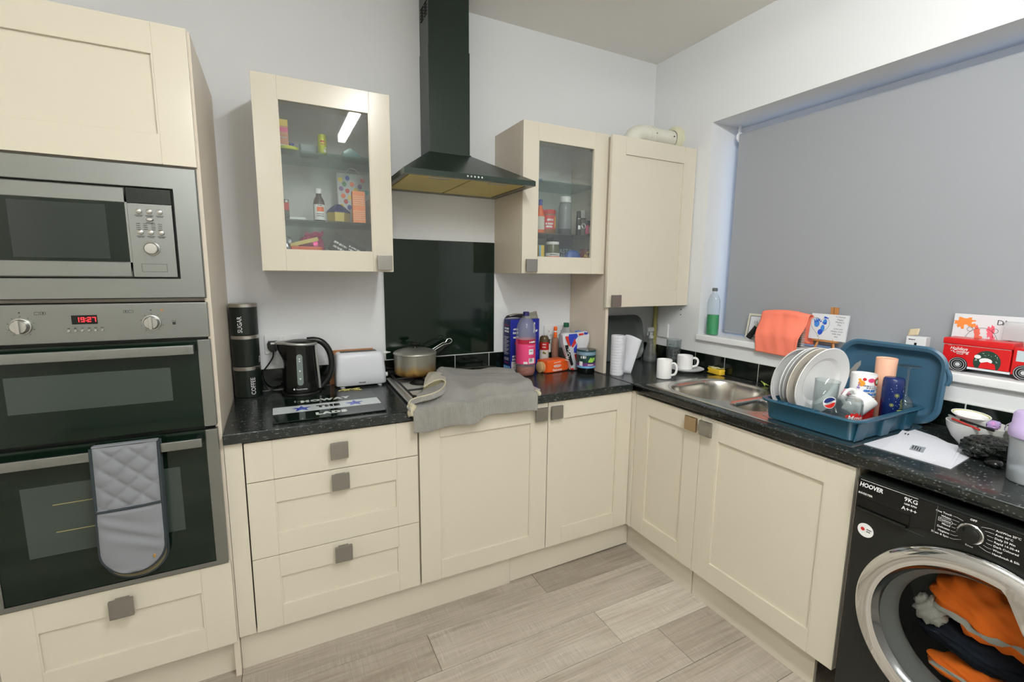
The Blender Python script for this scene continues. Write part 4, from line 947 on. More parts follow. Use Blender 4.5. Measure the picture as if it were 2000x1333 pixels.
# toaster
TW = mat('toaster_white', rgb(226, 229, 236), 0.28)
ts = thing('toaster', 'white two-slice toaster between the kettle and the saucepan', 'toaster', (0.527, -0.066, WT))
b = MB(); tr = lambda hx, hy, z, r, cx_=0: [(cx_ + sx_ * (hx - r) + r * math.cos(a), sy_ * (hy - r) + r * math.sin(a), z) for sx_, sy_, q in ((1, 1, 0), (-1, 1, 1), (-1, -1, 2), (1, -1, 3)) for a in [q * PI / 2 + k * PI / 12 for k in range(7)]]
b.ring_loft([tr(0.110, 0.045, 0.008, 0.02), tr(0.1155, 0.0505, 0.012, 0.022), tr(0.1145, 0.0500, 0.06, 0.022), tr(0.1105, 0.0485, 0.125, 0.022, -0.001), tr(0.1085, 0.0465, 0.145, 0.022, -0.002), tr(0.104, 0.042, 0.157, 0.020, -0.003), tr(0.097, 0.035, 0.1625, 0.018, -0.003), tr(0.088, 0.027, 0.164, 0.016, -0.003)], cap0=True, cap1=True); obj('body', b, TW, ts, sharp=60)
for y_ in (-0.0135, 0.0135):
    b = MB(); b.box(-0.088, y_ - 0.0105, 0.1642, 0.076, y_ + 0.0105, 0.1650); obj('bread_slot', b, mat('slot_dark', rgb(70, 68, 62), 0.5), ts)
b = MB(); b.cyl((0.112, -0.010, 0.150), (0.128, -0.010, 0.152), 0.006, seg=14); b.lathe([(0, 0), (0.013, 0), (0.014, 0.003), (0, 0.006)], 18, (0.131, -0.010, 0.150)); obj('lever', b, WPLAS, ts)
b = MB(); b.cyl((0.1155, -0.012, 0.044), (0.126, -0.012, 0.044), 0.011, seg=18, bev=0.001); obj('browning_knob', b, WPLAS, ts)
for sx_ in (-.085, .085):
    for sy_ in (-.03, .03): b = MB(); b.cyl((sx_, sy_, 0.0), (sx_, sy_, 0.0088), 0.011, seg=14); obj('foot', b, WPLAS, ts)
b = MB(); b.text(lambda u, v, w: Vector((u, -0.0507 - w, v)), 'PROLEX', 0.0015, 0.0215, 0.0088, bold=0.03); obj('lettering', b, PRINTK, ts)
wb = MB(); wb.box(0.394, -0.0145, 0.9105, 0.60, -0.0065, 1.077, 0.002); single('wooden_board', wb, mat('warm_wood', rgb(186, 128, 82), 0.5, var=(20, rgb(160, 104, 62))), 'thin wooden board upright against the wall behind the toaster', 'board')
b = MB(); rd = random.Random(4)
for k in range(9):
    x_, y_, L_2, a = 0.425 + 0.085 * rd.random(), -0.135 - 0.035 * rd.random(), rd.uniform(.006, .016), rd.uniform(-.5, .5)
    b.tube([(x_ - L_2 * math.cos(a), y_ - L_2 * math.sin(a), WT + 0.0012), (x_, y_, WT + 0.003), (x_ + L_2 * math.cos(a), y_ + L_2 * math.sin(a), WT + 0.0012)], 0.0018, 5)
cr = single('food_crumbs', b, mat('cheese_yellow', rgb(214, 206, 130), 0.6), 'yellow shreds of food scattered in front of the toaster', 'crumbs'); cr['kind'] = 'stuff'
# saucepan
ALU = mat('dull_aluminium', rgb(172, 171, 164), 0.36, metal=0.75)
def stained():
    m = mat('stained_aluminium', rgb(172, 169, 156), 0.38, metal=0.65)
    N, L, B = nodes(m); tc = N.new('ShaderNodeTexCoord'); sp = N.new('ShaderNodeSeparateXYZ'); n = N.new('ShaderNodeTexNoise'); n.inputs['Scale'].default_value = 22; n.inputs['Detail'].default_value = 4
    ad = N.new('ShaderNodeMath'); ad.operation = 'MULTIPLY_ADD'; ad.inputs[1].default_value = 0.06; r = N.new('ShaderNodeValToRGB'); r.color_ramp.elements[0].position = 0.030; r.color_ramp.elements[1].position = 0.095
    r.color_ramp.elements[0].color = rgb(96, 60, 22); r.color_ramp.elements[1].color = rgb(172, 169, 156); e = r.color_ramp.elements.new(0.055); e.color = rgb(172, 140, 76)
    L.new(tc.outputs['Object'], sp.inputs[0]); L.new(tc.outputs['Object'], n.inputs['Vector']); L.new(n.outputs['Fac'], ad.inputs[0]); L.new(sp.outputs[2], ad.inputs[2]); L.new(ad.outputs[0], r.inputs[0]); L.new(r.outputs[0], B.inputs['Base Color']); return m
pn = thing('saucepan', 'dull aluminium saucepan with a lid and burnt stains, on the back left of the hob', 'saucepan', (0.782, -0.117, 0.9512))
b = MB(); b.lathe([(0, 0), (0.088, 0), (0.096, 0.006), (0.100, 0.02), (0.1015, 0.098), (0.1025, 0.101)], 56); obj('pot', b, stained(), pn)
b = MB(); b.lathe([(0.1035, 0.1012), (0.1055, 0.1045), (0.104, 0.110), (0.094, 0.117), (0.06, 0.127), (0.02, 0.131), (0, 0.131)], 56); lid = obj('lid', b, ALU, pn, sharp=60)
b = MB(); b.lathe([(0.012, 0.131), (0.010, 0.138), (0.024, 0.145), (0.027, 0.151), (0.022, 0.157), (0, 0.159)], 28); obj('lid_knob', b, BLACKP, lid)
b = MB(); b.tube(smooth([(0.098, 0.022, 0.088), (0.125, 0.034, 0.094), (0.165, 0.050, 0.116), (0.205, 0.062, 0.140)]), 0.0085, 10); obj('handle', b, BLACKP, pn)
b = MB(); b.tube(smooth([(0.092, 0.020, 0.112), (0.150, 0.030, 0.142), (0.168, 0.036, 0.143), (0.180, 0.038, 0.158), (0.197, 0.040, 0.160), (0.203, 0.036, 0.149), (0.190, 0.028, 0.138), (0.150, 0.020, 0.132), (0.095, 0.012, 0.106)], 5), 0.0020, 6); obj('wire_loop', b, CHROME, pn)
# grey towel over the hob
def towel_mat():
    m = mat('grey_ribbed_towel', rgb(150, 149, 146), 0.95, spec=0.1, sheen=0.2)
    N, L, B = nodes(m); tc = N.new('ShaderNodeTexCoord'); w = N.new('ShaderNodeTexWave'); w.inputs['Scale'].default_value = 80; w.inputs['Distortion'].default_value = 1.5; w.inputs['Detail'].default_value = 2
    n = N.new('ShaderNodeTexNoise'); n.inputs['Scale'].default_value = 14; n.inputs['Detail'].default_value = 8; n.inputs['Roughness'].default_value = .75; mx = N.new('ShaderNodeMix'); mx.data_type = 'RGBA'; mx.inputs[6].default_value = rgb(146, 147, 146); mx.inputs[7].default_value = rgb(184, 180, 170)
    m2 = N.new('ShaderNodeMix'); m2.data_type = 'RGBA'; m2.blend_type = 'MULTIPLY'; m2.inputs[0].default_value = 0.16
    L.new(tc.outputs['Object'], w.inputs['Vector']); L.new(tc.outputs['Object'], n.inputs['Vector']); L.new(n.outputs['Fac'], mx.inputs[0]); L.new(mx.outputs[2], m2.inputs[6]); L.new(w.outputs['Color'], m2.inputs[7]); L.new(m2.outputs[2], B.inputs['Base Color'])
    bp = N.new('ShaderNodeBump'); bp.inputs['Strength'].default_value = 0.8; bp.inputs['Distance'].default_value = 0.003; L.new(w.outputs['Fac'], bp.inputs['Height']); L.new(bp.outputs['Normal'], B.inputs['Normal']); return m
TWM = towel_mat(); HEM = mat('beige_hem', rgb(196, 188, 164), 0.9, spec=0.1, bump=(300, 0.3, 0.001))
def lerp(a, b, t): return a + (b - a) * t
def pw(x, pts):
    for (x0, y0), (x1, y1) in zip(pts, pts[1:]):
        if x <= x1: return lerp(y0, y1, sm(0, 1, (x - x0) / (x1 - x0)) * 0.5 + 0.5 * (x - x0) / (x1 - x0))
    return pts[-1][1]
def towel(u, v):
    xb = pw(u, [(0, 0.835), (0.12, 0.872), (1, 1.235)]); yb = pw(u, [(0, -0.345), (0.05, -0.265), (0.13, -0.212), (0.30, -0.150), (0.62, -0.205), (0.9, -0.235), (1, -0.265)])
    xf = lerp(0.634, 1.190, u)
    t = min(1.0, v / 0.68); x = lerp(xb, xf, t ** 0.9); y = lerp(yb, -0.606, t)
    top = 0.9555 - 0.034 * sm(0.545, 0.603, -y)
    top += 0.010 + 0.005 * math.sin(13 * x + 9 * y) + 0.003 * math.sin(31 * x - 14 * y + 1) + 0.0025 * math.sin(55 * y + 20 * x) + 0.004 * abs(math.sin(24 * (x * .8 + y * .6) + 2 * math.sin(17 * y)))
    rg = x - (0.845 + 0.10 * (y + 0.40)); top += 0.020 * math.exp(-(rg / 0.035) ** 2) * sm(0.62, 0.30, -y) - 0.012 * math.exp(-((rg - 0.06) / 0.03) ** 2) * sm(0.2, 0.45, -y)
    top += 0.012 * math.exp(-((y - yb) / 0.05) ** 2) * math.exp(-((u - 0.3) / 0.2) ** 2)
    z = max(top, 0.916)
    if v > 0.68:
        h = (v - 0.68) / 0.32; drop = 0.080 + 0.012 * math.cos(3.4 * u) + 0.006 * math.sin(9 * u)
        z0 = z; a = min(1, h / 0.10)
        y = -0.606 - 0.016 * math.sin(a * PI / 2) - 0.004 * h - 0.0065 * math.sin(22 * x + 1) * h - 0.010 * math.exp(-((x - 0.845 - 0.01 * h) / 0.012) ** 2) * (1 - h * .4)
        z = z0 - 0.010 * (1 - math.cos(a * PI / 2)) - drop * max(0, h - 0.04) 
        x += 0.006 * h * math.sin(30 * u)
    return (x, y, z)
tl = thing('tea_towel', 'grey ribbed towel draped over the hob and hanging down over the cupboard below', 'towel', (0.93, -0.40, 0.93))
b = MB(); b.grid(towel, 90, 80); obj('cloth', b, TWM, tl, world=True, sharp=180, solid=0.004)
# turned-up corner: lower lip, beige lining inside it, and the strip of towel folded back above
LOW = smooth([(0.614, -0.614, 0.93), (0.632, -0.589, 0.948), (0.658, -0.591, 0.957), (0.703, -0.597, 0.965), (0.75, -0.574, 0.97), (0.79, -0.527, 0.975), (0.815, -0.478, 0.982)], 4)
UPP = smooth([(0.815, -0.478, 0.982), (0.809, -0.457, 0.989), (0.78, -0.455, 0.989), (0.738, -0.481, 0.982), (0.713, -0.497, 0.976)], 4)
INN = smooth([(0.671, -0.558, 0.952), (0.714, -0.507, 0.954), (0.75, -0.495, 0.957), (0.786, -0.46, 0.96), (0.814, -0.443, 0.966), (0.819, -0.454, 0.974)], 4)
BCK = smooth([(0.863, -0.351, 0.972), (0.902, -0.223, 0.97), (0.864, -0.191, 0.97), (0.822, -0.211, 0.97), (0.767, -0.34, 0.97)], 4)
def at(P, t): k = min(max(t, 0), 1) * (len(P) - 1); i = min(int(k), len(P) - 2); return P[i].lerp(P[i + 1], k - i)
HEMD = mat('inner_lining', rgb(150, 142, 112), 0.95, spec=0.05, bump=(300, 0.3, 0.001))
b = MB(); b.grid(lambda u, v: at(LOW, 0.2 + 0.8 * u).lerp(at(INN, u), v) + Vector((0, 0, -0.008 * math.sin(PI * v))), 28, 6); obj('folded_corner', b, HEM, tl, world=True, sharp=180, solid=0.003)
b = MB(); b.grid(lambda u, v: at(INN, u).lerp(at(UPP, 1 - u) + Vector((0, 0, -.003)), v) + Vector((0, 0.01 * math.sin(PI * v), -0.010 * math.sin(PI * v))), 20, 6); obj('lining', b, HEMD, tl, world=True, sharp=180)
b = MB(); b.grid(lambda u, v: at(UPP, u).lerp(at(BCK, u), v) + Vector((0, 0, 0.010 * math.sin(PI * v) + 0.002 * math.sin(9 * u + 7 * v))), 18, 18); obj('turned_back_strip', b, mat('towel_back', rgb(186, 181, 168), 0.95, spec=0.1, bump=(500, .4, .001)), tl, world=True, sharp=180, solid=0.004)
b = MB(); b.grid(lambda u, v: at(LOW, u) + Vector((-0.002 + 0.010 * v, -0.003 - 0.012 * v, 0.004 - 0.016 * v)), 28, 3); obj('outer_lip', b, TWM, tl, world=True, sharp=180, solid=0.003)
b = MB(); b.tube([p + Vector((0, -.002, .004)) for p in LOW], 0.0034, 8); b.tube([p + Vector((0, -.001, .002)) for p in UPP], 0.0034, 8); obj('hem', b, HEM, tl, world=True)
b = MB(); b.tube(smooth([(1.165, -0.47, 0.932), (1.186, -0.50, 0.931), (1.190, -0.54, 0.928), (1.202, -0.57, 0.929), (1.210, -0.598, 0.925), (1.198, -0.615, 0.918)], 4), 0.009, 8, flat=0.5); obj('frayed_hem', b, HEM, tl, world=True)
b = MB(); b.grid(lambda u, v: (0.618 + 0.030 * u + 0.004 * math.sin(7 * v), -0.610 - 0.014 * math.sin(PI * u), 0.945 - 0.052 * v + 0.006 * math.sin(5 * u)), 6, 6); obj('corner_hem', b, HEM, tl, world=True, sharp=180, solid=.004)
# detergent box
DB = mat('detergent_blue', rgb(34, 44, 150), 0.35); DBD = mat('detergent_navy', rgb(26, 40, 96), 0.35)
db = thing('detergent_box', 'tall blue laundry powder box with its top torn open, behind the pink-labelled bottle', 'box', (1.408, -0.056, WT), math.radians(5))
b = MB(); b.box(-0.095, -0.0355, 0, 0.095, 0.0355, 0.288, 0.001, 1); obj('carton', b, DB, db)
b = MB(); b.box(-0.0957, -0.0345, 0.03, -0.0951, 0.0345, 0.287); sd_ = obj('side_print', b, DBD, db)
fl_ = lambda u, v, w: Vector((-0.0958 - w, -u, v)); fd = lambda u, v, w: Vector((u, -0.0357 - w, v))
b = MB(); b.rect(fl_, -0.0345, 0.006, 0.0345, 0.030, w=0.0); obj('side_band', b, LBLUE, db)
b = MB(); b.scribble(fl_, -0.025, 0.238, 0.044, 0.012, 0.007, seed=3); b.scribble(fl_, -0.025, 0.222, 0.044, 0.012, 0.007, seed=4)
for k in range(14): b.scribble(fl_, -0.027, 0.192 - k * 0.0075, 0.048 - 0.012 * (k % 3), 0.003, 0.0016, seed=20 + k)
for k in range(3): b.scribble(fl_, -0.027, 0.075 - k * 0.006, 0.046, 0.003, 0.0016, seed=50 + k)
b.scribble(fd, -0.083, 0.085, 0.030, 0.014, 0.008, seed=7); b.scribble(fd, -0.083, 0.068, 0.030, 0.014, 0.008, seed=8)
b.scribble(fd, -0.080, 0.215, 0.034, 0.014, 0.008, seed=9); b.scribble(fd, -0.078, 0.190, 0.034, 0.012, 0.008, seed=10); b.scribble(fd, -0.078, 0.235, 0.030, 0.010, 0.008, seed=12)
b.line(fd, [(0.056, 0.262), (0.064, 0.225), (0.073, 0.215), (0.080, 0.226)], 0.009); b.line(fd, [(0.062, 0.268), (0.058, 0.21)], 0.007)
b.rect(fd, -0.088, 0.006, -0.035, 0.056); obj('printed_marks', b, PRINTW, db)['kind'] = 'stuff'
b = MB(); b.scribble(fl_, -0.026, 0.256, 0.042, 0.005, 0.003, seed=31); b.scribble(fl_, -0.026, 0.048, 0.042, 0.005, 0.003, seed=32); b.disc(fd, -0.060, 0.158, 0.008, 14); b.line(fd, [(-.083, .044), (-.04, .044)], .0015, w=.0006); b.line(fd, [(-.083, .024), (-.04, .024)], .0015, w=.0006); obj('red_print', b, PRINTR, db)
GREYC = mat('grey_card', rgb(140, 136, 126), 0.85)
b = MB(); b.grid(lambda u, v: (-0.093 + 0.17 * u, 0.0345 - 0.056 * v, 0.289 + 0.022 * math.sin(PI * v * 0.7) + 0.010 * u * v + 0.006 * math.sin(5 * u)), 10, 6); obj('torn_flap', b, GREYC, db, sharp=60, solid=0.0012)
b = MB(); b.grid(lambda u, v: (0.005 + 0.085 * u, -0.030 + 0.02 * v, 0.289 + 0.024 * v + 0.016 * u * v), 6, 4); obj('torn_flap', b, GREYC, db, sharp=60, solid=0.0012)
# bottles: helper
def pet_bottle(name, label, cat, x, y, prof, liquid=None, lab=None, cap=None, shell=PETM, seg=36):
    """prof (r, z); liquid (material, z top); lab (material, z0, z1); cap (material, r, z0, z1)"""
    t = thing(name, label, cat, (x, y, WT))
    b = MB(); b.lathe(prof, seg); sh = obj('bottle', b, shell, t, sharp=60)
    def rad(z):
        for (r0, a), (r1, c) in zip(prof, prof[1:]):
            if a <= z <= c and c > a: return r0 + (r1 - r0) * (z - a) / (c - a)
        return prof[-1][0]
    if liquid:
        zs = [0.003 + (liquid[1] - 0.003) * i / 10 for i in range(11)]
        b = MB(); b.lathe([(0, 0.003)] + [(max(0.002, rad(z) - 0.0015), z) for z in zs] + [(0, liquid[1])], seg); obj('liquid', b, liquid[0], t, sharp=60)
    if lab:
        for mt_, z0, z1, off in ([lab] if len(lab) == 4 else lab):
            b = MB(); zs = [z0 + (z1 - z0) * i / 6 for i in range(7)]; b.lathe([(rad(z) + off, z) for z in zs], seg); obj('label', b, mt_, t, sharp=60)
    if cap:
        mt_, r, z0, z1 = cap; b = MB(); b.lathe([(0, z0), (r, z0), (r, z1 - 0.002), (r - 0.002, z1), (0, z1)], 24); obj('cap', b, mt_, t)
    return t, rad
AMBER = mat('amber_drink', rgb(196, 84, 36), 0.08, trans=0.25, ior=1.33)
t, rad = pet_bottle('drink_bottle', 'large clear bottle with a pink label and navy cap, a little amber drink left', 'bottle', 1.360, -0.193,
    [(0, 0.004), (0.030, 0.0), (0.046, 0.003), (0.051, 0.016), (0.0515, 0.05), (0.0500, 0.058), (0.0525, 0.066), (0.0525, 0.212), (0.0500, 0.222), (0.0515, 0.240), (0.047, 0.268), (0.036, 0.292), (0.022, 0.310), (0.0145, 0.320), (0.0145, 0.336)],
    (AMBER, 0.050), (mat('pink_label', rgb(232, 74, 128), 0.35), 0.066, 0.1955, 0.0006), (mat('navy_cap', rgb(34, 36, 92), 0.4), 0.0165, 0.3165, 0.339))
t.scale = (1, 1, 1.0)
fa_ = around(0, 0, 0, 0.0534, -PI / 2 - 0.25)
b = MB(); b.rect(fa_, -0.06, 0.172, 0.06, 0.1955, n=14, w=0.0002); obj('label_band', b, mat('crimson_band', rgb(176, 28, 60), 0.35), t)
b = MB(); b.scribble(fa_, 0.006, 0.184, 0.042, 0.010, 0.007, seed=2, w=0.0008); b.rect(fa_, 0.004, 0.118, 0.032, 0.146, n=3, w=0.0008); b.rect(fa_, 0.004, 0.070, 0.040, 0.098, n=4, w=0.0008); b.rect(fa_, -0.024, 0.068, -0.002, 0.080, n=3, w=0.0008); b.rect(fa_, 0.0, 0.160, 0.04, 0.1615, n=4, w=0.0008); obj('label_print', b, PRINTW, t)['kind'] = 'stuff'
b = MB()
for k in range(7): b.rect(fa_, 0.008 + 0.0026 * k, 0.080, 0.0095 + 0.0026 * k, 0.096, w=0.0011)
b.scribble(fa_, 0.009, 0.136, 0.018, 0.004, 0.002, w=0.0011); obj('barcode', b, PRINTK, t)['kind'] = 'stuff'
# orange bread pack
op = thing('crumpet_pack', 'orange wrapped pack of bread lying in front of the sauce bottles', 'bread pack', (1.538, -0.170, WT), math.radians(9))
ORW = mat('orange_wrapper', rgb(242, 98, 34), 0.3); CRM = mat('crumpet', rgb(206, 172, 122), 0.8, bump=(200, 0.5, 0.002))
def rrect(hx, hz, r, zc=0.0, n=5): return [(sx_ * (hx - r) + r * math.cos(a), zc + sz_ * (hz - r) + r * math.sin(a)) for sx_, sz_, q in ((1, 1, 0), (-1, 1, 1), (-1, -1, 2), (1, -1, 3)) for a in [q * PI / 2 + k * PI / 2 / n for k in range(n + 1)]]
b = MB(); b.ring_loft([[(x_, y_, z_) for y_, z_ in rrect(hy_, hz_, 0.008, 0.0345)] for x_, hy_, hz_ in ((-0.066, 0.043, 0.0325), (-0.04, 0.044, 0.034), (0.02, 0.0435, 0.0335), (0.080, 0.043, 0.0325), (0.092, 0.038, 0.028))], cap0=True, cap1=True); b.fix = True; obj('wrapper', b, ORW, op, sharp=50)
for k in range(2):
    b = MB(); b.lathe([(0, 0), (0.027, 0), (0.030, 0.004), (0.030, 0.010), (0.026, 0.013), (0, 0.013)], 28, (-0.064 - 0.0135 * k, 0, 0.0308), Matrix.Rotation(-PI / 2, 3, 'Y')); obj('crumpet', b, CRM, op)
fo_ = lambda u, v, w: Vector((u, -0.0435 - w, v))
b = MB(); b.text(fo_, 'Warburtons', 0.006, 0.0135, 0.0185, bold=0.02, sx=0.72); b.line(fo_, [(-0.02, 0.0545), (0.0, 0.056), (0.03, 0.0575)], 0.003); b.ring(fo_, 0.006, 0.036, 0.0068, 0.0085, 24, sq=3.2); b.scribble(fo_, -0.012, 0.036, 0.034, 0.007, 0.004); obj('lettering', b, PRINTW, op)['kind'] = 'stuff'
# sauce jar, dark bottle, spout bottle, green-capped bottle
BROWNG = mat('brown_sauce_glass', rgb(92, 78, 54), 0.15, spec=0.5)
t, rad = pet_bottle('sauce_bottle', 'brown sauce bottle with a red and white label beside the blue box', 'bottle', 1.553, -0.062,
    [(0, 0), (0.024, 0), (0.027, 0.004), (0.027, 0.165), (0.024, 0.178), (0.016, 0.186), (0.0, 0.188)], None, [(mat('label_white', rgb(222, 220, 212), 0.4), 0.045, 0.105, 0.0006), (mat('label_red', rgb(186, 34, 36), 0.4), 0.1052, 0.150, 0.0006)], None, BROWNG)
f_ = around(0, 0, 0, 0.0278, -PI / 2 - 0.5); b = MB(); b.scribble(f_, -0.010, 0.138, 0.02, 0.006, 0.003); b.scribble(f_, -0.010, 0.122, 0.02, 0.008, 0.003, seed=3); obj('label_print', b, PRINTW, t)['kind'] = 'stuff'
b = MB(); b.disc(f_, -0.003, 0.090, 0.007, 14); b.disc(f_, 0.006, 0.086, 0.005, 14); obj('label_fruit', b, mat('label_olive', rgb(120, 110, 40), 0.5), t)['kind'] = 'stuff'
pet_bottle('dark_bottle', 'slim dark bottle with a pale label between the sauce bottle and the orange-spouted one', 'bottle', 1.592, -0.040, [(0, 0), (0.015, 0), (0.017, 0.003), (0.017, 0.115), (0.012, 0.135), (0.010, 0.16), (0.0, 0.161)], None, (PRINTW, 0.085, 0.135, 0.0008), None, mat('dark_green_glass', rgb(22, 40, 30), 0.1))
t, rad = pet_bottle('vinegar_bottle', 'small brownish bottle with a bright orange spout, beside the bread bag', 'bottle', 1.617, -0.078, [(0, 0), (0.019, 0), (0.021, 0.003), (0.021, 0.135), (0.019, 0.155), (0.016, 0.172), (0.0, 0.173)], None, None, None, mat('rosy_brown_plastic', rgb(150, 112, 96), 0.3))
b = MB(); b.lathe([(0, 0.1735), (0.0105, 0.1735), (0.0095, 0.205), (0.008, 0.215), (0.0105, 0.217), (0.0105, 0.232), (0.006, 0.238), (0, 0.239)], 20); obj('spout', b, ORANGE, t)
b = MB(); b.lathe([(0.0100, 0.206), (0.0100, 0.213)], 20); obj('spout_ring', b, PRINTW, t)
pet_bottle('drink_bottle', 'clear bottle with a dark green cap standing behind the bread bag', 'bottle', 1.703, -0.060, [(0, 0), (0.038, 0), (0.042, 0.004), (0.0425, 0.165), (0.040, 0.185), (0.026, 0.215), (0.014, 0.228), (0.014, 0.240)], None, None, (mat('bottle_green_cap', rgb(20, 92, 60), 0.4), 0.0165, 0.229, 0.2545))
pet_bottle('water_bottle', 'clear water bottle with a light blue cap at the right of the bread bag', 'bottle', 1.7280, -0.148, [(0, 0), (0.029, 0), (0.032, 0.004), (0.0325, 0.150), (0.030, 0.170), (0.022, 0.188), (0.0175, 0.194), (0.0175, 0.202)], None, None, (mat('sky_blue_cap', rgb(86, 140, 220), 0.4), 0.0195, 0.195, 0.2155))
# bread bag
bb = thing('bread_bag', 'crumpled union flag bread bag leaning among the bottles', 'bread bag', (1.638, -0.200, WT))
BAGW = mat('bag_film', rgb(214, 216, 222), 0.22, bump=(60, 0.6, 0.004))
BP = lambda zx, zy: ((zx - 1160) * 0.000440, (1065 - zy) * 0.000372)
out = [BP(*p) for p in ((1015, 505), (1060, 482), (1210, 486), (1395, 468), (1425, 520), (1435, 640), (1385, 760), (1300, 1055), (1255, 1066), (1160, 1052), (1125, 900), (1070, 790), (1035, 640))]
b = MB(); n_ = len(out); cxm = sum(p[0] for p in out) / n_; cym = sum(p[1] for p in out) / n_
def bagring(k, y): return [(cxm + (p[0] - cxm) * k, y + 0.004 * math.sin(9 * i), max(0.0005, cym + (p[1] - cym) * k)) for i, p in enumerate(out)]
b.ring_loft([bagring(0.86, -0.021), bagring(0.97, -0.017), bagring(1.0, 0.0), bagring(0.96, 0.010), bagring(0.8, 0.014)], cap0=True, cap1=True); b.fix = True; obj('bag', b, BAGW, bb, sharp=40)
fg = lambda u, v, w: Vector((u, -0.0252 - w, v))
def zp(b, pts, w=0.0004): b.poly(fg, [BP(*p) for p in pts], w)
b = MB(); zp(b, [(1100, 500), (1220, 496), (1238, 540), (1135, 680), (1095, 590)]); zp(b, [(1180, 720), (1228, 640), (1228, 790), (1185, 780)]); zp(b, [(1330, 480), (1395, 492), (1380, 520), (1335, 515)]); zp(b, [(1225, 940), (1270, 930), (1280, 1035), (1235, 1040)]); obj('flag_blue', b, mat('flag_blue', rgb(44, 66, 176), 0.35), bb)['kind'] = 'stuff'
b = MB(); zp(b, [(1045, 530), (1092, 528), (1130, 700), (1085, 640)], .0006); zp(b, [(1190, 560), (1215, 640), (1165, 700), (1140, 690)], .0006); zp(b, [(1250, 500), (1320, 494), (1325, 520), (1255, 532)], .0006); zp(b, [(1190, 810), (1232, 805), (1262, 915), (1222, 915)], .0006); zp(b, [(1130, 1020), (1180, 1015), (1200, 1045), (1165, 1045)], .0006); obj('flag_red', b, mat('flag_red', rgb(200, 52, 40), 0.35), bb)['kind'] = 'stuff'
b = MB(); zp(b, [(1045, 660), (1095, 660), (1180, 960), (1150, 985), (1080, 800)], .0008); obj('dark_panel', b, PRINTK, bb)['kind'] = 'stuff'
b = MB(); f2 = lambda u, v, w: fg(*[BP(1105, 790)[0] + (-v) * 0.97 + u * 0.28, BP(1105, 790)[1] + u * 0.97 + v * 0.26], w); b.text(f2, 'HOVIS', 0.0, 0.0, 0.034, bold=0.01, sx=0.85, w=0.0012); obj('lettering', b, PRINTW, bb)
# dark jar with a grape label
t, rad = pet_bottle('squash_jar', 'dark jar with a teal and purple fruit label beside the bread bag', 'jar', 1.6900, -0.284, [(0, 0), (0.044, 0), (0.048, 0.004), (0.049, 0.030), (0.0515, 0.036), (0.0520, 0.128), (0.050, 0.132), (0, 0.1335)], None, [(LBLUE, 0.034, 0.045, 0.0006), (mat('label_purple', rgb(112, 50, 120), 0.35), 0.0452, 0.062, 0.0006), (mat('label_teal', rgb(20, 62, 58), 0.35), 0.0622, 0.104, 0.0006), (mat('label_mist', rgb(128, 156, 174), 0.35), 0.1042, 0.122, 0.0006), (mat('label_dkteal', rgb(16, 64, 70), 0.35), 0.1222, 0.131, 0.0006)], None, mat('dark_preserve', rgb(16, 20, 22), 0.12))
f_ = around(0, 0, 0, 0.0528, -PI / 2 - 0.45); b = MB()
for k in range(9): b.disc(f_, 0.008 + 0.009 * (k % 4) + 0.004 * (k // 4), 0.072 + 0.010 * (k // 3) * 0.7, 0.0062, 12, w=0.0004 + 0.0001 * k)
obj('fruit_print', b, LIME, t)['kind'] = 'stuff'
b = MB(); b.scribble(f_, 0.0, 0.053, 0.036, 0.006, 0.004); b.rect(f_, -0.048, 0.046, -0.028, 0.070, n=2); b.scribble(f_, -0.04, 0.094, 0.03, 0.016, 0.006, seed=6); obj('label_print', b, PRINTW, t)['kind'] = 'stuff'
# ------------------------------------------------------------------ things inside the glazed wall cabinets
Z1B, Z1M, Z1T = 1.4674, 1.6524, 1.9154           # left cabinet: floor, two glass shelves
def blk(name, label, cat, x, y, z, w, d, h, mats_, rz=0.0, prints=(), bev=0.001, group=None):
    """a carton; prints: (material, part name, fn(mb, front plane f)) on its front face"""
    t = thing(name, label, cat, (x, y, z), rz, group)
    b = MB(); b.box(-w / 2, -d / 2, 0, w / 2, d / 2, h, bev, 1); obj('carton', b, mats_, t)
    f = lambda u, v, wd: Vector((u, -d / 2 - wd, v))
    for m_, n_, fn in prints:
        b = MB(); fn(b, f); o = obj(n_, b, m_, t); o['kind'] = 'stuff'
    return t
blk('tea_box', 'tall yellow-topped pink box on the top shelf of the left glazed cabinet', 'box', 0.246, -0.19, Z1T, 0.038, 0.05, 0.122, mat('peach_card', rgb(206, 140, 110), 0.5), prints=[
    (YELLOW, 'yellow_top', lambda b, f: b.rect(f, -.019, .098, .019, .122)), (PINK, 'pink_band', lambda b, f: b.rect(f, -.019, .075, .019, .092)), (PRINTW, 'pale_print', lambda b, f: (b.rect(f, -.015, .006, .008, .028), b.scribble(f, -.015, .055, .028, .006, .003)))])
b = MB(); b.lathe([(0, 0), (0.034, 0), (0.036, 0.003), (0.036, 0.010), (0.033, 0.012), (0, 0.012)], 32); single('tub_lid', b, mat('lime_lid', rgb(206, 214, 60), 0.4), 'flat lime yellow lid lying on the top shelf of the left glazed cabinet', 'lid', (0.262, -0.248, Z1T))
b = MB(); b.lathe([(0, 0), (0.013, 0), (0.012, 0.004), (0.009, 0.042), (0.010, 0.046), (0, 0.047)], 24); single('small_cup', b, BLUE, 'small dark blue tapered cup beside the yellow-topped box, left cabinet', 'cup', (0.277, -0.165, Z1T))
t = thing('food_tub', 'frosted clear plastic tub with a blue end on the top shelf, left cabinet', 'tub', (0.341, -0.165, Z1T))
FROST = mat('frosted_plastic', rgb(176, 190, 194), 0.3, spec=0.5, alpha=0.75)
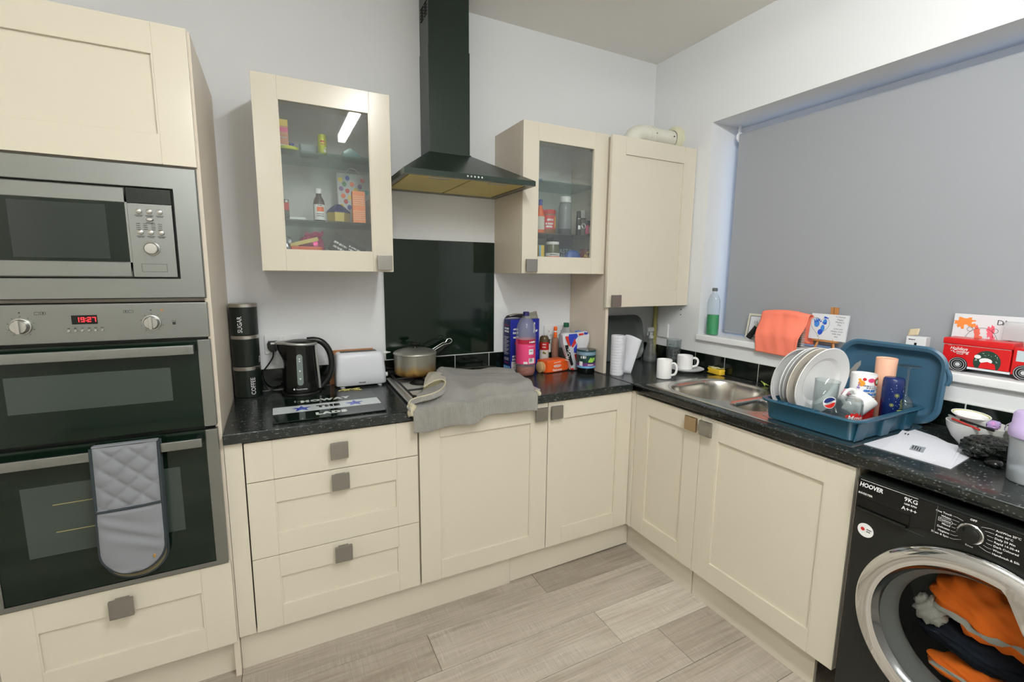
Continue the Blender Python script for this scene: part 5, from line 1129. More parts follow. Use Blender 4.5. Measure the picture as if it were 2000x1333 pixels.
b = MB(); b.ring_loft([[(x_ * k, y_ * k, z_) for x_, y_ in rrect(0.036, 0.028, 0.008)] for k, z_ in ((0.86, 0.0), (0.9, 0.003), (1.0, 0.043))], cap0=True, cap1=True); obj('tub', b, FROST, t, sharp=50)
b = MB(); b.box(0.0335, -0.024, 0.002, 0.0375, 0.024, 0.044, 0.001, 1); obj('blue_end', b, mat('tub_blue', rgb(40, 84, 130), 0.4), t)
t = thing('lemonade_can', 'lime yellow can with a small red and white pattern, top shelf of the left cabinet', 'can', (0.387, -0.232, Z1T))
b = MB(); b.lathe([(0, 0), (0.0155, 0), (0.0175, 0.003), (0.0175, 0.073), (0.0155, 0.0775), (0, 0.0772)], 28); obj('can', b, mat('can_lime', rgb(188, 196, 40), 0.28, metal=0.25), t)
f_ = around(0, 0, 0, 0.0177, -PI / 2); b = MB(); b.scribble(f_, -.008, .050, .018, .008, .004); b.scribble(f_, -.004, .040, .012, .006, .003, seed=5); obj('red_print', b, PRINTR, t)['kind'] = 'stuff'
b = MB(); b.disc(f_, .009, .014, .006, 10); b.disc(f_, .012, .026, .004, 10); obj('white_print', b, PRINTW, t)['kind'] = 'stuff'
TEALG = mat('teal_glass', rgb(70, 150, 150), 0.1, alpha=0.6)
b = MB(); b.prism([(-0.050, 0), (0.058, 0), (0.058, 0.006), (-0.022, 0.052), (-0.050, 0.034)], -0.03, 0.03, lambda u, v, w: (u, w, v), bev=0.002); single('teal_container', b, TEALG, 'translucent teal wedge-shaped container at the right of the top shelf, left cabinet', 'container', (0.522, -0.16, Z1T))
# middle shelf
t = thing('medicine_bottle', 'brown medicine bottle with a white cap and orange label in the left cabinet', 'bottle', (0.366, -0.215, Z1M))
b = MB(); b.lathe([(0, 0), (0.020, 0), (0.0225, 0.003), (0.0225, 0.072), (0.019, 0.088), (0.011, 0.102), (0.010, 0.112), (0, 0.112)], 32); obj('bottle', b, mat('brown_glass', rgb(52, 36, 26), 0.08), t, sharp=60)
b = MB(); b.lathe([(0, 0.1122), (0.0135, 0.1122), (0.0135, 0.130), (0.012, 0.132), (0, 0.132)], 28); obj('cap', b, WPLAS, t)
f_ = around(0, 0, 0, 0.0228, -PI / 2 - 0.2); b = MB(); b.rect(f_, -0.020, 0.006, 0.034, 0.068, n=10, w=0.0003); lb_ = obj('label', b, PRINTW, t)
b = MB(); b.rect(f_, -0.006, 0.040, 0.022, 0.058, n=5, w=0.0006); obj('label_patch', b, ORANGE, lb_)
b = MB(); b.scribble(f_, -0.008, 0.030, 0.03, 0.003, 0.002, w=.0006); b.scribble(f_, -0.008, 0.022, 0.03, 0.003, 0.002, seed=3, w=.0006); b.scribble(f_, -0.002, 0.0635, 0.018, 0.004, 0.002, seed=5, w=.0006); obj('label_print', b, PRINTK, lb_)
blk('flat_carton', 'flat white carton lying on the middle shelf of the left cabinet', 'box', 0.277, -0.20, Z1M, 0.070, 0.06, 0.013, WPLAS)
blk('red_box', 'small red and white box at the left end of the middle shelf, left cabinet', 'box', 0.240, -0.225, Z1M, 0.026, 0.03, 0.078, mat('dk_card', rgb(80, 84, 78), 0.6), prints=[(PRINTR, 'red_print', lambda b, f: b.rect(f, -.006, .036, .013, .066)), (PRINTW, 'white_print', lambda b, f: (b.rect(f, -.013, .040, -.007, .066), b.disc(f, .004, .071, .005, 10)))])
t = thing('sweet_tin', 'low gold tin with a dark blue domed lid on the middle shelf, left cabinet', 'tin', (0.441, -0.205, Z1M))
b = MB(); b.lathe([(0, 0), (0.040, 0), (0.046, 0.004), (0.048, 0.040)], 8, a0=PI / 8, a1=2 * PI + PI / 8); obj('tin', b, mat('gold_tin', rgb(196, 178, 100), 0.35, metal=0.5), t, sharp=20)
b = MB(); b.lathe([(0.049, 0.0402), (0.050, 0.044), (0.034, 0.060), (0.012, 0.076), (0, 0.078)], 8, a0=PI / 8, a1=2 * PI + PI / 8); obj('lid', b, mat('royal_blue_tin', rgb(36, 40, 120), 0.3, metal=0.3), t, sharp=20)
t = thing('gift_bag', 'white gift bag with coloured balloons standing behind the orange box, left cabinet', 'gift bag', (0.527, -0.085, Z1M))
b = MB(); b.ring_loft([[(sx_ * 0.070, sy_ * 0.030, 0.0) for sx_, sy_ in ((-1, -1), (1, -1), (1, 1), (-1, 1))], [(sx_ * 0.073, sy_ * 0.020, 0.225) for sx_, sy_ in ((-1, -1), (1, -1), (1, 1), (-1, 1))]], cap0=True); obj('bag', b, mat('bag_white', rgb(226, 228, 230), 0.35), t, sharp=20, solid=0.001)
fb_ = lambda u, v, w: Vector((u, -0.0308 + 0.010 * v / 0.225 - w, v))
balls = [(-.060, .196, YELLOW), (-.030, .205, BLUE), (-.058, .158, PURPLE), (-.044, .178, GREEN), (-.012, .180, ORANGE), (.022, .172, PURPLE), (-.032, .150, PRINTR), (.004, .155, YELLOW), (-.050, .128, ORANGE), (-.022, .122, YELLOW), (-.040, .104, PRINTR), (-.058, .082, YELLOW), (-.026, .080, BLUE), (.034, .200, PRINTR), (.050, .150, TEAL)]
for u_, v_, m_ in balls:
    b = MB(); b.disc(fb_, u_, v_, 0.0105, 16, ru=0.0095); b.line(fb_, [(u_, v_ - .010), (u_ + .001, v_ - .018)], 0.0007); obj('balloon_print', b, m_, t)
b = MB(); b.tube(smooth([(-0.04, -0.021, 0.22), (-0.02, -0.026, 0.246), (0.012, -0.030, 0.236), (0.035, -0.026, 0.205)]), 0.0016, 6); obj('cord_handle', b, PRINTW, t)
OB = [(mat('pale_stripe', rgb(246, 206, 176), 0.5), 'pale_stripes', lambda b, f: [b.rect(f, -.024, .012 + .0085 * k, .024, .0145 + .0085 * k) for k in range(12) if k not in (5, 6)])]
blk('orange_box', 'orange striped carton at the right of the middle shelf, left cabinet', 'box', 0.517, -0.252, Z1M, 0.051, 0.03, 0.128, mat('orange_card', rgb(238, 140, 84), 0.5), prints=OB)
b = MB(); b.box(-.018, -.04, 0, .018, .04, 0.105, 0.003, 2); single('brown_packet', b, mat('mauve_brown', rgb(120, 96, 88), 0.5), 'dull brown packet squeezed in beside the orange carton, left cabinet', 'packet', (0.580, -0.195, Z1M))
# floor of the left cabinet
def crumple(w, d, h, seed, nu=26, nv=16, amp=0.18):
    rd = random.Random(seed); ph = [rd.uniform(0, 6.3) for _ in range(6)]; b = MB()
    def f(s, t):
        th, p = 2 * PI * s, PI * (t * 0.996 + 0.002)
        dx, dy, dz = math.sin(p) * math.cos(th), math.sin(p) * math.sin(th), math.cos(p)
        k = 1 + amp * (abs(math.sin(5 * dx + 7 * dz + ph[0])) - 0.5 + 0.6 * (abs(math.sin(9 * dy - 6 * dx + ph[1])) - .5) + 0.4 * (abs(math.sin(13 * dz + 8 * dy + ph[2])) - .5))
        sg = lambda v, e: math.copysign(abs(v) ** e, v)
        return (w * sg(dx, .8) * k, d * sg(dy, .8) * k, max(0.0, h * 0.5 * (1 + sg(dz, .75) * k)))
    b.grid(f, nu, nv, closed_u=True); return b
CELLO = mat('cellophane', rgb(176, 176, 184), 0.15, metal=0.3, bump=(50, .8, .004)); PFOIL = mat('pink_foil', rgb(216, 60, 130), 0.22, metal=0.25, bump=(60, .6, .004))
single('cellophane_bag', crumple(0.040, 0.05, 0.125, 3), CELLO, 'crinkled silvery clear bag at the bottom left of the left cabinet', 'bag', (0.232, -0.12, Z1B), sharp=30)
t = thing('sweet_bag', 'open bright pink foil bag of sweets on the floor of the left cabinet', 'bag', (0.335, -0.13, Z1B))
obj('foil', crumple(0.050, 0.045, 0.130, 9), PFOIL, t, sharp=30)
b = MB(); b.grid(lambda u, v: (-0.028 + 0.075 * u, -0.030 - 0.010 * v, 0.128 + 0.022 * v * (0.5 + 0.5 * u) + 0.004 * math.sin(14 * u)), 10, 4); obj('torn_lip', b, PFOIL, t, solid=0.001)
b = MB(); b.box(-0.055, -0.028, 0, 0.055, 0.028, 0.016, 0.003); b.T = None; o = single('yellow_packet', b, mat('pale_yellow_pack', rgb(206, 192, 110), 0.4), 'pale yellow packet lying tilted at the front of the left cabinet floor', 'packet', (0.300, -0.235, Z1B + 0.0905)); o.rotation_euler = (0, -0.28, 0.12)
b = MB(); b.box(-0.04, -0.035, 0, 0.075, 0.035, 0.080, 0.004); single('orange_packet', b, mat('red_orange_pack', rgb(220, 96, 52), 0.4), 'red-orange packet lying flat at the front of the left cabinet floor', 'packet', (0.290, -0.245, Z1B + 0.0005))
t = thing('black_carton', 'black carton with white lettering leaning sideways on the left cabinet floor', 'box', (0.455, -0.20, Z1B + 0.044)); t.rotation_euler = (0, 0.50, -0.12)
b = MB(); b.box(-0.070, -0.035, 0, 0.070, 0.035, 0.075, 0.0015); obj('carton', b, mat('black_card', rgb(28, 32, 30), 0.4), t)
f_ = lambda u, v, w: Vector((u, -0.0352 - w, v)); b = MB(); b.scribble(f_, -.06, .040, .055, .010, .004); b.scribble(f_, -.055, .022, .045, .010, .004, seed=4); b.scribble(f_, 0.0, .052, .055, .008, .003, seed=5); b.scribble(f_, 0.005, .040, .050, .008, .003, seed=6); obj('white_print', b, PRINTW, t)['kind'] = 'stuff'
# ---- right cabinet
Z2B, Z2M, Z2T = 1.4674, 1.6524, 1.9074
def jar(name, label, cat, x, y, z, r, h, glass, lid, lab=None, cap_h=0.016, shoulder=0.85, cap_r=None):
    t = thing(name, label, cat, (x, y, z)); cr = cap_r or r * 0.9; hb_ = h - cap_h
    b = MB(); b.lathe([(0, 0), (r * .9, 0), (r, 0.004), (r, hb_ * shoulder), (cr * .96, hb_ * .97), (cr * .94, hb_), (0, hb_)], 32); obj('jar', b, glass, t, sharp=50)
    b = MB(); b.lathe([(0, hb_ + .0002), (cr, hb_ + .0002), (cr, h - .002), (cr - .002, h), (0, h)], 32); obj('lid', b, lid, t)
    f = around(0, 0, 0, r + 0.0003, -PI / 2 - 0.35)
    for m_, n_, fn in (lab or []):
        b = MB(); fn(b, f); obj(n_, b, m_, t)['kind'] = 'stuff'
    return t
jar('peanut_butter_jar', 'red-lidded jar of brown spread with a red label in the right cabinet', 'jar', 1.471, -0.215, Z2M, 0.038, 0.122, mat('peanut_brown', rgb(150, 98, 56), 0.3), PRINTR, [(mat('jar_red', rgb(206, 44, 44), 0.35), 'label', lambda b, f: b.rect(f, -.055, .024, .052, .092, n=14)), (YELLOW, 'label_edge', lambda b, f: b.rect(f, .030, .030, .040, .088, n=2, w=.0006)), (PRINTW, 'label_print', lambda b, f: (b.scribble(f, -.014, .070, .034, .011, .006, w=.0007), b.scribble(f, -.022, .050, .04, .011, .006, seed=3, w=.0007), b.scribble(f, -.020, .036, .034, .011, .006, seed=4, w=.0007)))], cap_h=0.022, cap_r=0.037)
t = jar('sauce_bottle', 'orange squeezy sauce bottle with a blue cap at the left of the right cabinet shelf', 'bottle', 1.418, -0.222, Z2M, 0.022, 0.170, ORANGE, BLUE, [(CHINA2, 'label', lambda b, f: b.rect(f, -.03, .02, .034, .085, n=8))], cap_h=0.03, shoulder=0.62, cap_r=0.010)
t = thing('sports_bottle', 'grey clear bottle with a white screw cap on the right cabinet shelf', 'bottle', (1.596, -0.180, Z2M))
GREYB = mat('grey_clear_plastic', rgb(150, 156, 160), 0.15, alpha=0.7)
b = MB(); b.lathe([(0, 0.034), (0.036, 0.034), (0.036, 0.075), (0.034, 0.085), (0.035, 0.1), (0.035, 0.15), (0.030, 0.166), (0.027, 0.172)], 32); obj('bottle', b, GREYB, t, sharp=60)
b = MB(); b.lathe([(0, 0), (0.035, 0), (0.037, 0.004), (0.0365, 0.0335), (0, 0.0336)], 32); obj('base', b, mat('slate_base', rgb(66, 70, 74), 0.3), t)
b = MB(); b.lathe([(0, 0.1725), (0.030, 0.1725), (0.030, 0.200), (0.028, 0.203), (0, 0.203)], 32); obj('cap', b, WPLAS, t)
jar('spice_jar', 'slim black spice jar between the grey bottle and the grinder, right cabinet', 'jar', 1.6375, -0.246, Z2M, 0.0125, 0.125, BLACKP, BLACKP, [(PRINTW, 'label_print', lambda b, f: (b.rect(f, -.004, .030, .012, .05, n=2), b.scribble(f, -.006, .085, .014, .004, .002)))])
t = jar('pepper_grinder', 'pepper grinder with a clear grey head and small white label, right cabinet', 'grinder', 1.672, -0.2300, Z2M, 0.0205, 0.132, mat('pepper_dark', rgb(78, 74, 70), 0.25), mat('grinder_head', rgb(170, 170, 166), 0.2, alpha=.85), [(PRINTW, 'label', lambda b, f: b.disc(f, .006, .050, .013, 16)), (PRINTK, 'band', lambda b, f: b.rect(f, -.02, .085, .03, .091, n=6))], cap_h=0.044, cap_r=0.0195, shoulder=.95)
jar('pickle_jar', 'small black-lidded jar with a pink label at the right end of the shelf', 'jar', 1.7195, -0.205, Z2M, 0.0270, 0.083, mat('beet_dark', rgb(84, 30, 48), 0.2), PRINTK, [(PINK, 'label', lambda b, f: b.rect(f, -.036, .012, .04, .056, n=10)), (PRINTW, 'label_print', lambda b, f: [b.rect(f, .006 + .003 * k, .018, .0075 + .003 * k, .048, w=.0006) for k in range(4)])])
jar('olive_jar', 'green jar with a white lid and orange label on the floor of the right cabinet', 'jar', 1.494, -0.225, Z2B, 0.037, 0.146, mat('olive_green_jar', rgb(84, 88, 54), 0.2), PRINTW, [(PRINTW, 'label', lambda b, f: b.rect(f, -.05, .050, .05, .088, n=12)), (ORANGE, 'label_band', lambda b, f: b.rect(f, -.05, .050, .05, .072, n=12, w=.0006)), (PRINTK, 'label_print', lambda b, f: b.scribble(f, -.02, .080, .04, .005, .003, w=.0007))], cap_h=0.014)
blk('pasta_box', 'dark navy carton with pale lettering standing at the back of the right cabinet', 'box', 1.615, -0.105, Z2B, 0.135, 0.07, 0.178, mat('navy_card', rgb(36, 46, 66), 0.5), prints=[(mat('pale_blue_text', rgb(160, 176, 190), 0.5), 'lettering', lambda b, f: (b.text(f, 'PASTA', .006, .104, .034, bold=.01), b.text(f, 'BAKES', .006, .078, .030, bold=.01)))])
single('blue_pouch', crumple(0.045, 0.025, 0.105, 12, amp=.1), mat('blue_pouch', rgb(40, 88, 170), 0.3), 'crumpled blue foil pouch in front of the navy carton, right cabinet', 'pouch', (1.615, -0.232, Z2B), sharp=40)
t = jar('gravy_tin', 'dark red drum with a yellow crest at the right of the right cabinet floor', 'tin', 1.7040, -0.2300, Z2B, 0.0340, 0.116, mat('oxblood_tin', rgb(104, 26, 24), 0.4), mat('oxblood_lid', rgb(90, 22, 22), 0.4), [(mat('gravy_gold', rgb(226, 180, 60), 0.4), 'lettering', lambda b, f: (b.text(f, 'AUCE', .008, .078, .022, bold=.03), b.rect(f, -.006, .092, .022, .098, n=3), b.disc(f, .008, .102, .006, 10)))], cap_h=.012, cap_r=.0345)
blk('yellow_packet', 'thin yellow packet edge at the left of the right cabinet floor', 'packet', 1.410, -0.235, Z2B, 0.030, 0.045, 0.125, YELLOW, prints=[(LBLUE, 'blue_edge', lambda b, f: b.rect(f, -.015, .03, -.005, .125))])
blk('blue_carton', 'small blue carton at the left end of the top shelf, right cabinet', 'box', 1.395, -0.17, Z2T, 0.09, 0.06, 0.022, mat('mid_blue_card', rgb(96, 130, 180), 0.5))
# ------------------------------------------------------------------ corner under the boiler
ZS = 1.1152                                        # top of the window board
t = thing('flue_pipe', 'white plastic boiler flue pipe running along the top of the corner cupboard into the wall', 'flue pipe', (2.10, -0.19, 2.1505))
FLU = mat('flue_white', rgb(224, 222, 210), 0.4)
b = MB(); b.tube(smooth([(2.02, -0.19, 2.152), (2.022, -0.19, 2.19), (2.040, -0.19, 2.222), (2.075, -0.19, 2.236), (2.12, -0.19, 2.238)], 5), 0.050, 20); obj('elbow', b, FLU, t, world=True)
b = MB(); b.cyl((2.118, -0.19, 2.238), (2.315, -0.19, 2.238), 0.047, seg=24); obj('pipe', b, FLU, t, world=True)
for x_ in (2.115, 2.150):
    b = MB(); b.cyl((x_, -0.19, 2.238), (x_ + 0.012, -0.19, 2.238), 0.0525, seg=24, bev=0.002); obj('collar', b, FLU, t, world=True)
b = MB(); b.lathe([(0.05, 0), (0.075, 0.012), (0.075, 0.034), (0.05, 0.0345)], 28, (2.316, -0.19, 2.238), Matrix.Rotation(PI / 2, 3, 'Y')); obj('wall_flange', b, mat('flue_cream', rgb(218, 216, 190), 0.5), t, world=True)
for x_ in (2.156, 2.29):
    b = MB(); b.cyl((x_, -0.238, 2.240), (x_, -0.2445, 2.240), 0.003, seg=8); obj('screw', b, DARKGAP, t, world=True)
b = MB(); b.cyl((2.330, -0.128, 0.9105), (2.330, -0.128, 1.319), 0.0135, seg=16); single('gas_pipe', b, mat('ochre_pipe', rgb(150, 142, 84), 0.5), 'ochre painted pipe running down from under the boiler cupboard', 'pipe')
socket('single_socket', 'white single wall socket on the window wall, under the boiler cupboard', (XR - 0.0005, -0.186, 1.104), (0, -1, 0), 0.084, 0.086, switches=False)
for z_ in (1.213, 1.244):
    b = MB(); b.cyl((XR - 0.0003, -0.315, z_), (XR - 0.002, -0.315, z_), 0.003, seg=10); obj('screw_hole', b, DARKGAP, wall_right)
def slab_loft(out, layers, f):   # out: outline; layers: (scale offset inward, depth)
    return [[f(*p, d) for p in out(o)] for o, d in layers]
# grey tray leaning on the back wall
TG = mat('grey_tray', rgb(92, 98, 96), 0.4)
def tray(name, label, cat, P, W, H, r, depth, mats_, rimw=0.014, notch=False):
    """P(u, v, w): u across, v up, w towards the viewer; a shallow tray seen from inside"""
    o = lambda d: rrect(W / 2 - d, H / 2 - d, max(0.004, r - d), H / 2, 8)
    b = MB(); b.ring_loft([[P(u, v, w) for u, v in o(d)] for d, w in ((0.006, 0), (0.0, 0.003), (0.0, 0.006), (rimw * .4, 0.010), (rimw, 0.006), (rimw + 0.008, -depth * 0.4), (rimw + 0.016, -depth * 0.85), (rimw + 0.028, -depth))], cap1=True)
    b.ring_loft([[P(u, v, w) for u, v in o(d)] for d, w in ((0.006, 0), (rimw * .7, 0.001), (rimw + 0.004, -depth * 0.4), (rimw + 0.012, -depth * 0.85), (rimw + 0.026, -depth - 0.002))], cap1=True)
    return b
def lean(O, X, U_):    # plane with origin at the foot, X across, U_ up
    O, X, U_ = Vector(O), Vector(X).normalized(), Vector(U_).normalized(); N = X.cross(U_)
    return lambda u, v, w: O + X * u + U_ * v + N * w
P_ = lean((2.085, -0.078, 0.911), (1, 0, 0), (0, 0.15, 1))
b = tray('serving_tray', '', '', P_, 0.43, 0.285, 0.07, 0.016, TG); single('serving_tray', b, TG, 'dark grey tray leaning against the back wall under the boiler cupboard', 'tray')
# white ribbed roll and a curved white sheet
t = thing('paper_roll', 'white ribbed roll standing at the end of the boiler cupboard panel', 'kitchen roll', (1.812, -0.396, 0.9105))
pr = [(0, 0), (0.034, 0)]
for k in range(14): pr += [(0.035, 0.002 + k * 0.0153), (0.0352, 0.013 + k * 0.0153), (0.0342, 0.0145 + k * 0.0153)]
b = MB(); b.lathe(pr + [(0.033, 0.2165), (0.012, 0.2165), (0.012, 0.20)], 32); obj('roll', b, PAPER, t, sharp=60)
b = MB(); b.grid(lambda u, v: (lerp(1.850, 1.838, v) + u * lerp(0.052, 0.122, v), -0.408 + 0.028 * math.sin(PI * u) - 0.01 * v, 0.9105 + (0.213 - 0.030 * u * u * 1.0) * v + 0.006 * math.sin(PI * u) * v), 16, 10); single('white_card', b, PAPER, 'curved white sheet flaring upwards beside the ribbed white roll', 'card', sharp=180, solid=0.004)
# thin-walled clear things
TGLASS = thin_clear('thin_glass', (0.86, 0.89, 0.89, 1), 0.035, 1.3); TGREY = thin_clear('smoky_plastic', (0.72, 0.75, 0.75, 1), 0.10)
def wall_profile(prof, th=0.0022): return prof
t = thing('spray_bottle', 'smoky clear bottle with a flared base standing in front of the ochre pipe', 'bottle', (2.266, -0.166, 0.9105))
b = MB(); b.lathe([(0, 0.002), (0.040, 0), (0.044, 0.004), (0.043, 0.02), (0.036, 0.06), (0.028, 0.095), (0.019, 0.118), (0.0145, 0.13), (0.0145, 0.146)], 32); obj('bottle', b, TGREY, t, sharp=60)
b = MB(); b.lathe([(0, 0.003), (0.042, 0.004), (0.0375, 0.045), (0, 0.045)], 32); obj('liquid', b, thin_clear('clear_liquid', (0.88, 0.9, 0.88, 1), 0.06), t, sharp=60)
b = MB(); b.lathe([(0, 0.1465), (0.016, 0.1465), (0.016, 0.160), (0.010, 0.165), (0.0115, 0.185), (0, 0.186)], 24); b.box(-0.034, -0.010, 0.186, 0.016, 0.010, 0.214, 0.006); b.tube([(-0.026, 0, 0.186), (-0.030, 0, 0.165)], 0.004, 8); obj('spray_head', b, mat('pale_grey_plastic', rgb(168, 172, 172), 0.3), t)
t = thing('measuring_jug', 'clear glass measuring jug with printed marks behind the white mug and saucer', 'jug', (2.292, -0.332, 0.9105))
b = MB(); b.lathe([(0, 0.002), (0.038, 0.0), (0.041, 0.004), (0.042, 0.15), (0.044, 0.158), (0.043, 0.159), (0.040, 0.15), (0.038, 0.006), (0, 0.006)], 36); obj('beaker', b, TGLASS, t, sharp=60)
f_ = around(0, 0, 0, 0.0422, -PI / 2 - 0.75); b = MB()
for k in range(9): b.rect(f_, -.034, .03 + .011 * k, -.020 if k % 2 else -.014, .0325 + .011 * k, n=2)
b.rect(f_, -.036, .025, -.034, .125); b.ring(f_, .016, .075, .024, .0275, 24, sq=.8); b.scribble(f_, -.004, .115, .04, .007, .004); b.scribble(f_, 0, .104, .034, .007, .004, seed=3)
for k in range(5): b.line(f_, [(.0, .055 + .01 * k), (.032, .06 + .009 * k)], .0016)
b.scribble(f_, -.036, .132, .02, .006, .003, seed=8); obj('printed_scale', b, mat('grey_scale_print', rgb(90, 94, 94), .5), t)['kind'] = 'stuff'
def mug(t, r, h, m_, handle=0.0, hm=None, name='body', taper=0.0):
    b = MB(); b.lathe([(0, 0), (r * (1 - taper) - .004, 0), (r * (1 - taper), .003), (r, h - .002), (r - .0012, h), (r - .0028, h - .002), (r * (1 - taper) - .0032, .005), (0, .005)], 36); obj(name, b, m_, t, sharp=50)
    c, s = math.cos(handle), math.sin(handle); b = MB()
    b.tube(smooth([((r - .002 + d) * c, (r - .002 + d) * s, z) for d, z in ((0, h * .80), (.014, h * .84), (.026, h * .72), (.028, h * .5), (.020, h * .28), (0, h * .20))], 4), 0.0048, 10, flat=1.25); obj('handle', b, hm or m_, t)
t = thing('mug', 'plain white mug standing alone at the front corner of the sink', 'mug', (1.988, -0.566, 0.9105)); mug(t, 0.0385, 0.101, CHINA, -1.1)
t = thing('mug', 'white mug standing on a saucer by the black tiles', 'mug', (2.232, -0.478, 0.9235)); mug(t, 0.0425, 0.078, CHINA, -0.80)
b = MB(); b.lathe([(0, 0), (0.050, 0), (0.052, 0.002), (0.080, 0.010), (0.094, 0.018), (0.0945, 0.0195), (0.090, 0.019), (0.055, 0.0125), (0, 0.0125)], 48); single('saucer', b, CHINA, 'white saucer under the white mug, behind the sink corner', 'saucer', (2.236, -0.488, 0.9108), sharp=50)
t = thing('sponge', 'yellow washing-up sponge with a pale worn top, at the back edge of the sink', 'sponge', (2.318, -0.622, 0.9150), math.radians(-6))
b = MB(); b.ring_loft([[(x_, y_ + .002 * math.sin(7 * z_ * 40), z_) for x_, y_ in rrect(.020 + k, .046 + k, .008)] for k, z_ in ((-.002, 0), (0.001, .004), (-.002, .014), (.001, .024), (-.001, .030))], cap0=True, cap1=True); obj('foam', b, mat('sponge_yellow', rgb(232, 190, 50), 0.9, bump=(300, .6, .002)), t, sharp=60)
b = MB(); b.grid(lambda u, v: (-.017 + .034 * u, -.042 + .084 * v, .0312 + .003 * math.sin(9 * v + 3 * u) + .004 * (abs(v - .5) * 2) ** 3), 6, 12); obj('scourer', b, mat('worn_scourer', rgb(196, 190, 140), 0.95, bump=(300, .8, .002)), t, sharp=180, solid=.003)
b = MB(); b.grid(lambda u, v: (.05 * u - .02, .045 * v + .008 * math.sin(5 * u), .004 + .022 * v + .012 * math.sin(3 * u + 2 * v)), 8, 8); single('green_cloth', b, mat('lime_cloth', rgb(168, 190, 84), 0.9), 'scrap of lime green cloth behind the leftmost plate', 'cloth', (2.295, -0.932, 0.9145), sharp=180, solid=.003).scale = (.5, .5, .7)
# ------------------------------------------------------------------ window board
t = thing('washing_up_bottle', 'clear bottle half full of green liquid at the left end of the window board', 'bottle', (2.386, -0.518, ZS))
b = MB(); b.lathe([(0, 0.002), (0.033, 0), (0.036, 0.004), (0.0365, 0.06), (0.0345, 0.125), (0.036, 0.165), (0.034, 0.195), (0.022, 0.225), (0.0125, 0.238), (0.0125, 0.246)], 32, sx=0.8, sy=1.0); obj('bottle', b, thin_clear('thin_pet', (0.92, 0.95, 0.96, 1), 0.06), t, sharp=60)
b = MB(); b.lathe([(0, 0.003), (0.0345, 0.004), (0.0350, 0.06), (0.0335, 0.115), (0, 0.115)], 32, sx=0.8, sy=1.0); obj('liquid', b, mat('green_liquid', rgb(16, 150, 88), 0.1), t, sharp=50)
b = MB(); b.lathe([(0, 0.2462), (0.0145, 0.2462), (0.0145, 0.262), (0.010, 0.265), (0, 0.2655)], 20); obj('cap', b, mat('grey_cap', rgb(96, 102, 104), 0.4), t)
t = thing('photo_frame', 'cream picture frame with a thin black border half hidden by the coral cloth', 'picture frame', (2.44, -0.745, ZS + 0.001), math.radians(-90)); t.rotation_euler = (math.radians(-10), 0, math.radians(-90))
b = MB(); b.box(-0.055, -0.006, 0, 0.055, 0.006, 0.135, 0.002); obj('frame', b, mat('cream_frame', rgb(206, 204, 188), 0.6), t)
f_ = lambda u, v, w: Vector((u, -0.0062 - w, v)); b = MB(); b.rect(f_, -.040, .014, .040, .121); obj('picture', b, PAPER, t)
b = MB(); b.line(f_, [(-.041, .012), (.041, .012), (.041, .122), (-.041, .122), (-.041, .012)], .003, w=.0006); b.text(f_, '11', -.006, .088, .024, w=.0008); obj('black_border', b, PRINTK, t)
t = thing('brush_handle', 'black cylinder with a silver end leaning against the coral cloth', 'brush', (2.40, -0.748, ZS)); 
d0, d1 = Vector((2.396, -0.7425, 1.1285)), Vector((2.402, -0.782, 1.190)); b = MB(); b.cyl(d0, d1, 0.0145, 0.0135, seg=20, bev=0.002); obj('grip', b, BLACKP, t, world=True)
b = MB(); b.cyl(d0 - (d1 - d0).normalized() * 0.008, d0 - (d1 - d0).normalized() * 0.0005, 0.0125, 0.0148, seg=20); obj('silver_end', b, CHROME, t, world=True)
b = MB(); b.cyl(d1, d1 + (d1 - d0).normalized() * 0.016, 0.0135, 0.0125, seg=20); obj('silver_neck', b, STEEL, t, world=True)
CORAL = mat('coral_cloth', rgb(250, 136, 112), 0.9, spec=0.15, bump=(500, .2, .0006))
def coral(u, v):
    y = -0.818 - 0.028 * sm(.35, 1, v) * (1 - u) - 0.232 * u - 0.006 * math.sin(5 * v) * (1 - u)
    ztop = 1.262 + 0.012 * math.sin(PI * u * 0.85 + 0.2) - 0.02 * max(0, u - .75)
    if v < 0.25: k = v / 0.25; x, z = 2.432 - 0.02 * k, lerp(1.130, ztop - 0.004, k)
    elif v < 0.35: a = (v - .25) / .10 * PI; x, z = 2.390 + 0.022 * math.cos(a), ztop - 0.004 + 0.016 * math.sin(a)
    else: k = (v - .35) / .65; x, z = 2.368 - 0.046 * sm(0, .6, k), lerp(ztop - .004, 1.076 - 0.004 * u, k)
    x += 0.0022 * math.sin(11 * u + 6 * v) + 0.0012 * math.sin(23 * u - 9 * v)
    if u > 0.80: x += 0.012 * sm(.80, 1.0, u) * (1 - sm(.45, .75, v)); y += 0.006 * sm(.86, 1.0, u) * sm(.35, .9, v)
    return (x, y, z)
b = MB(); b.grid(coral, 40, 50); single('coral_cloth', b, CORAL, 'coral pink cloth hanging over the front of the window board', 'cloth', sharp=180, solid=.0025)
t = thing('hair_brush', 'black bristled brush standing under the right fold of the coral cloth', 'brush', (2.40, -1.000, ZS))
b = MB(); b.cyl((2.400, -1.000, ZS), (2.400, -1.000, 1.235), 0.014, seg=18, bev=.002); obj('barrel', b, BLACKP, t, world=True)
b = MB()
for k in range(13):
    for q in range(8): a = -2.6 + q * .42; b.cyl((2.400 + .0138 * math.cos(a), -1.000 + .0138 * math.sin(a), 1.124 + .0085 * k), (2.400 + .028 * math.cos(a), -1.000 + .028 * math.sin(a), 1.124 + .0085 * k), .0011, seg=5)
o = obj('bristles', b, mat('pale_bristle', rgb(206, 204, 198), .5), t, world=True); o['kind'] = 'stuff'
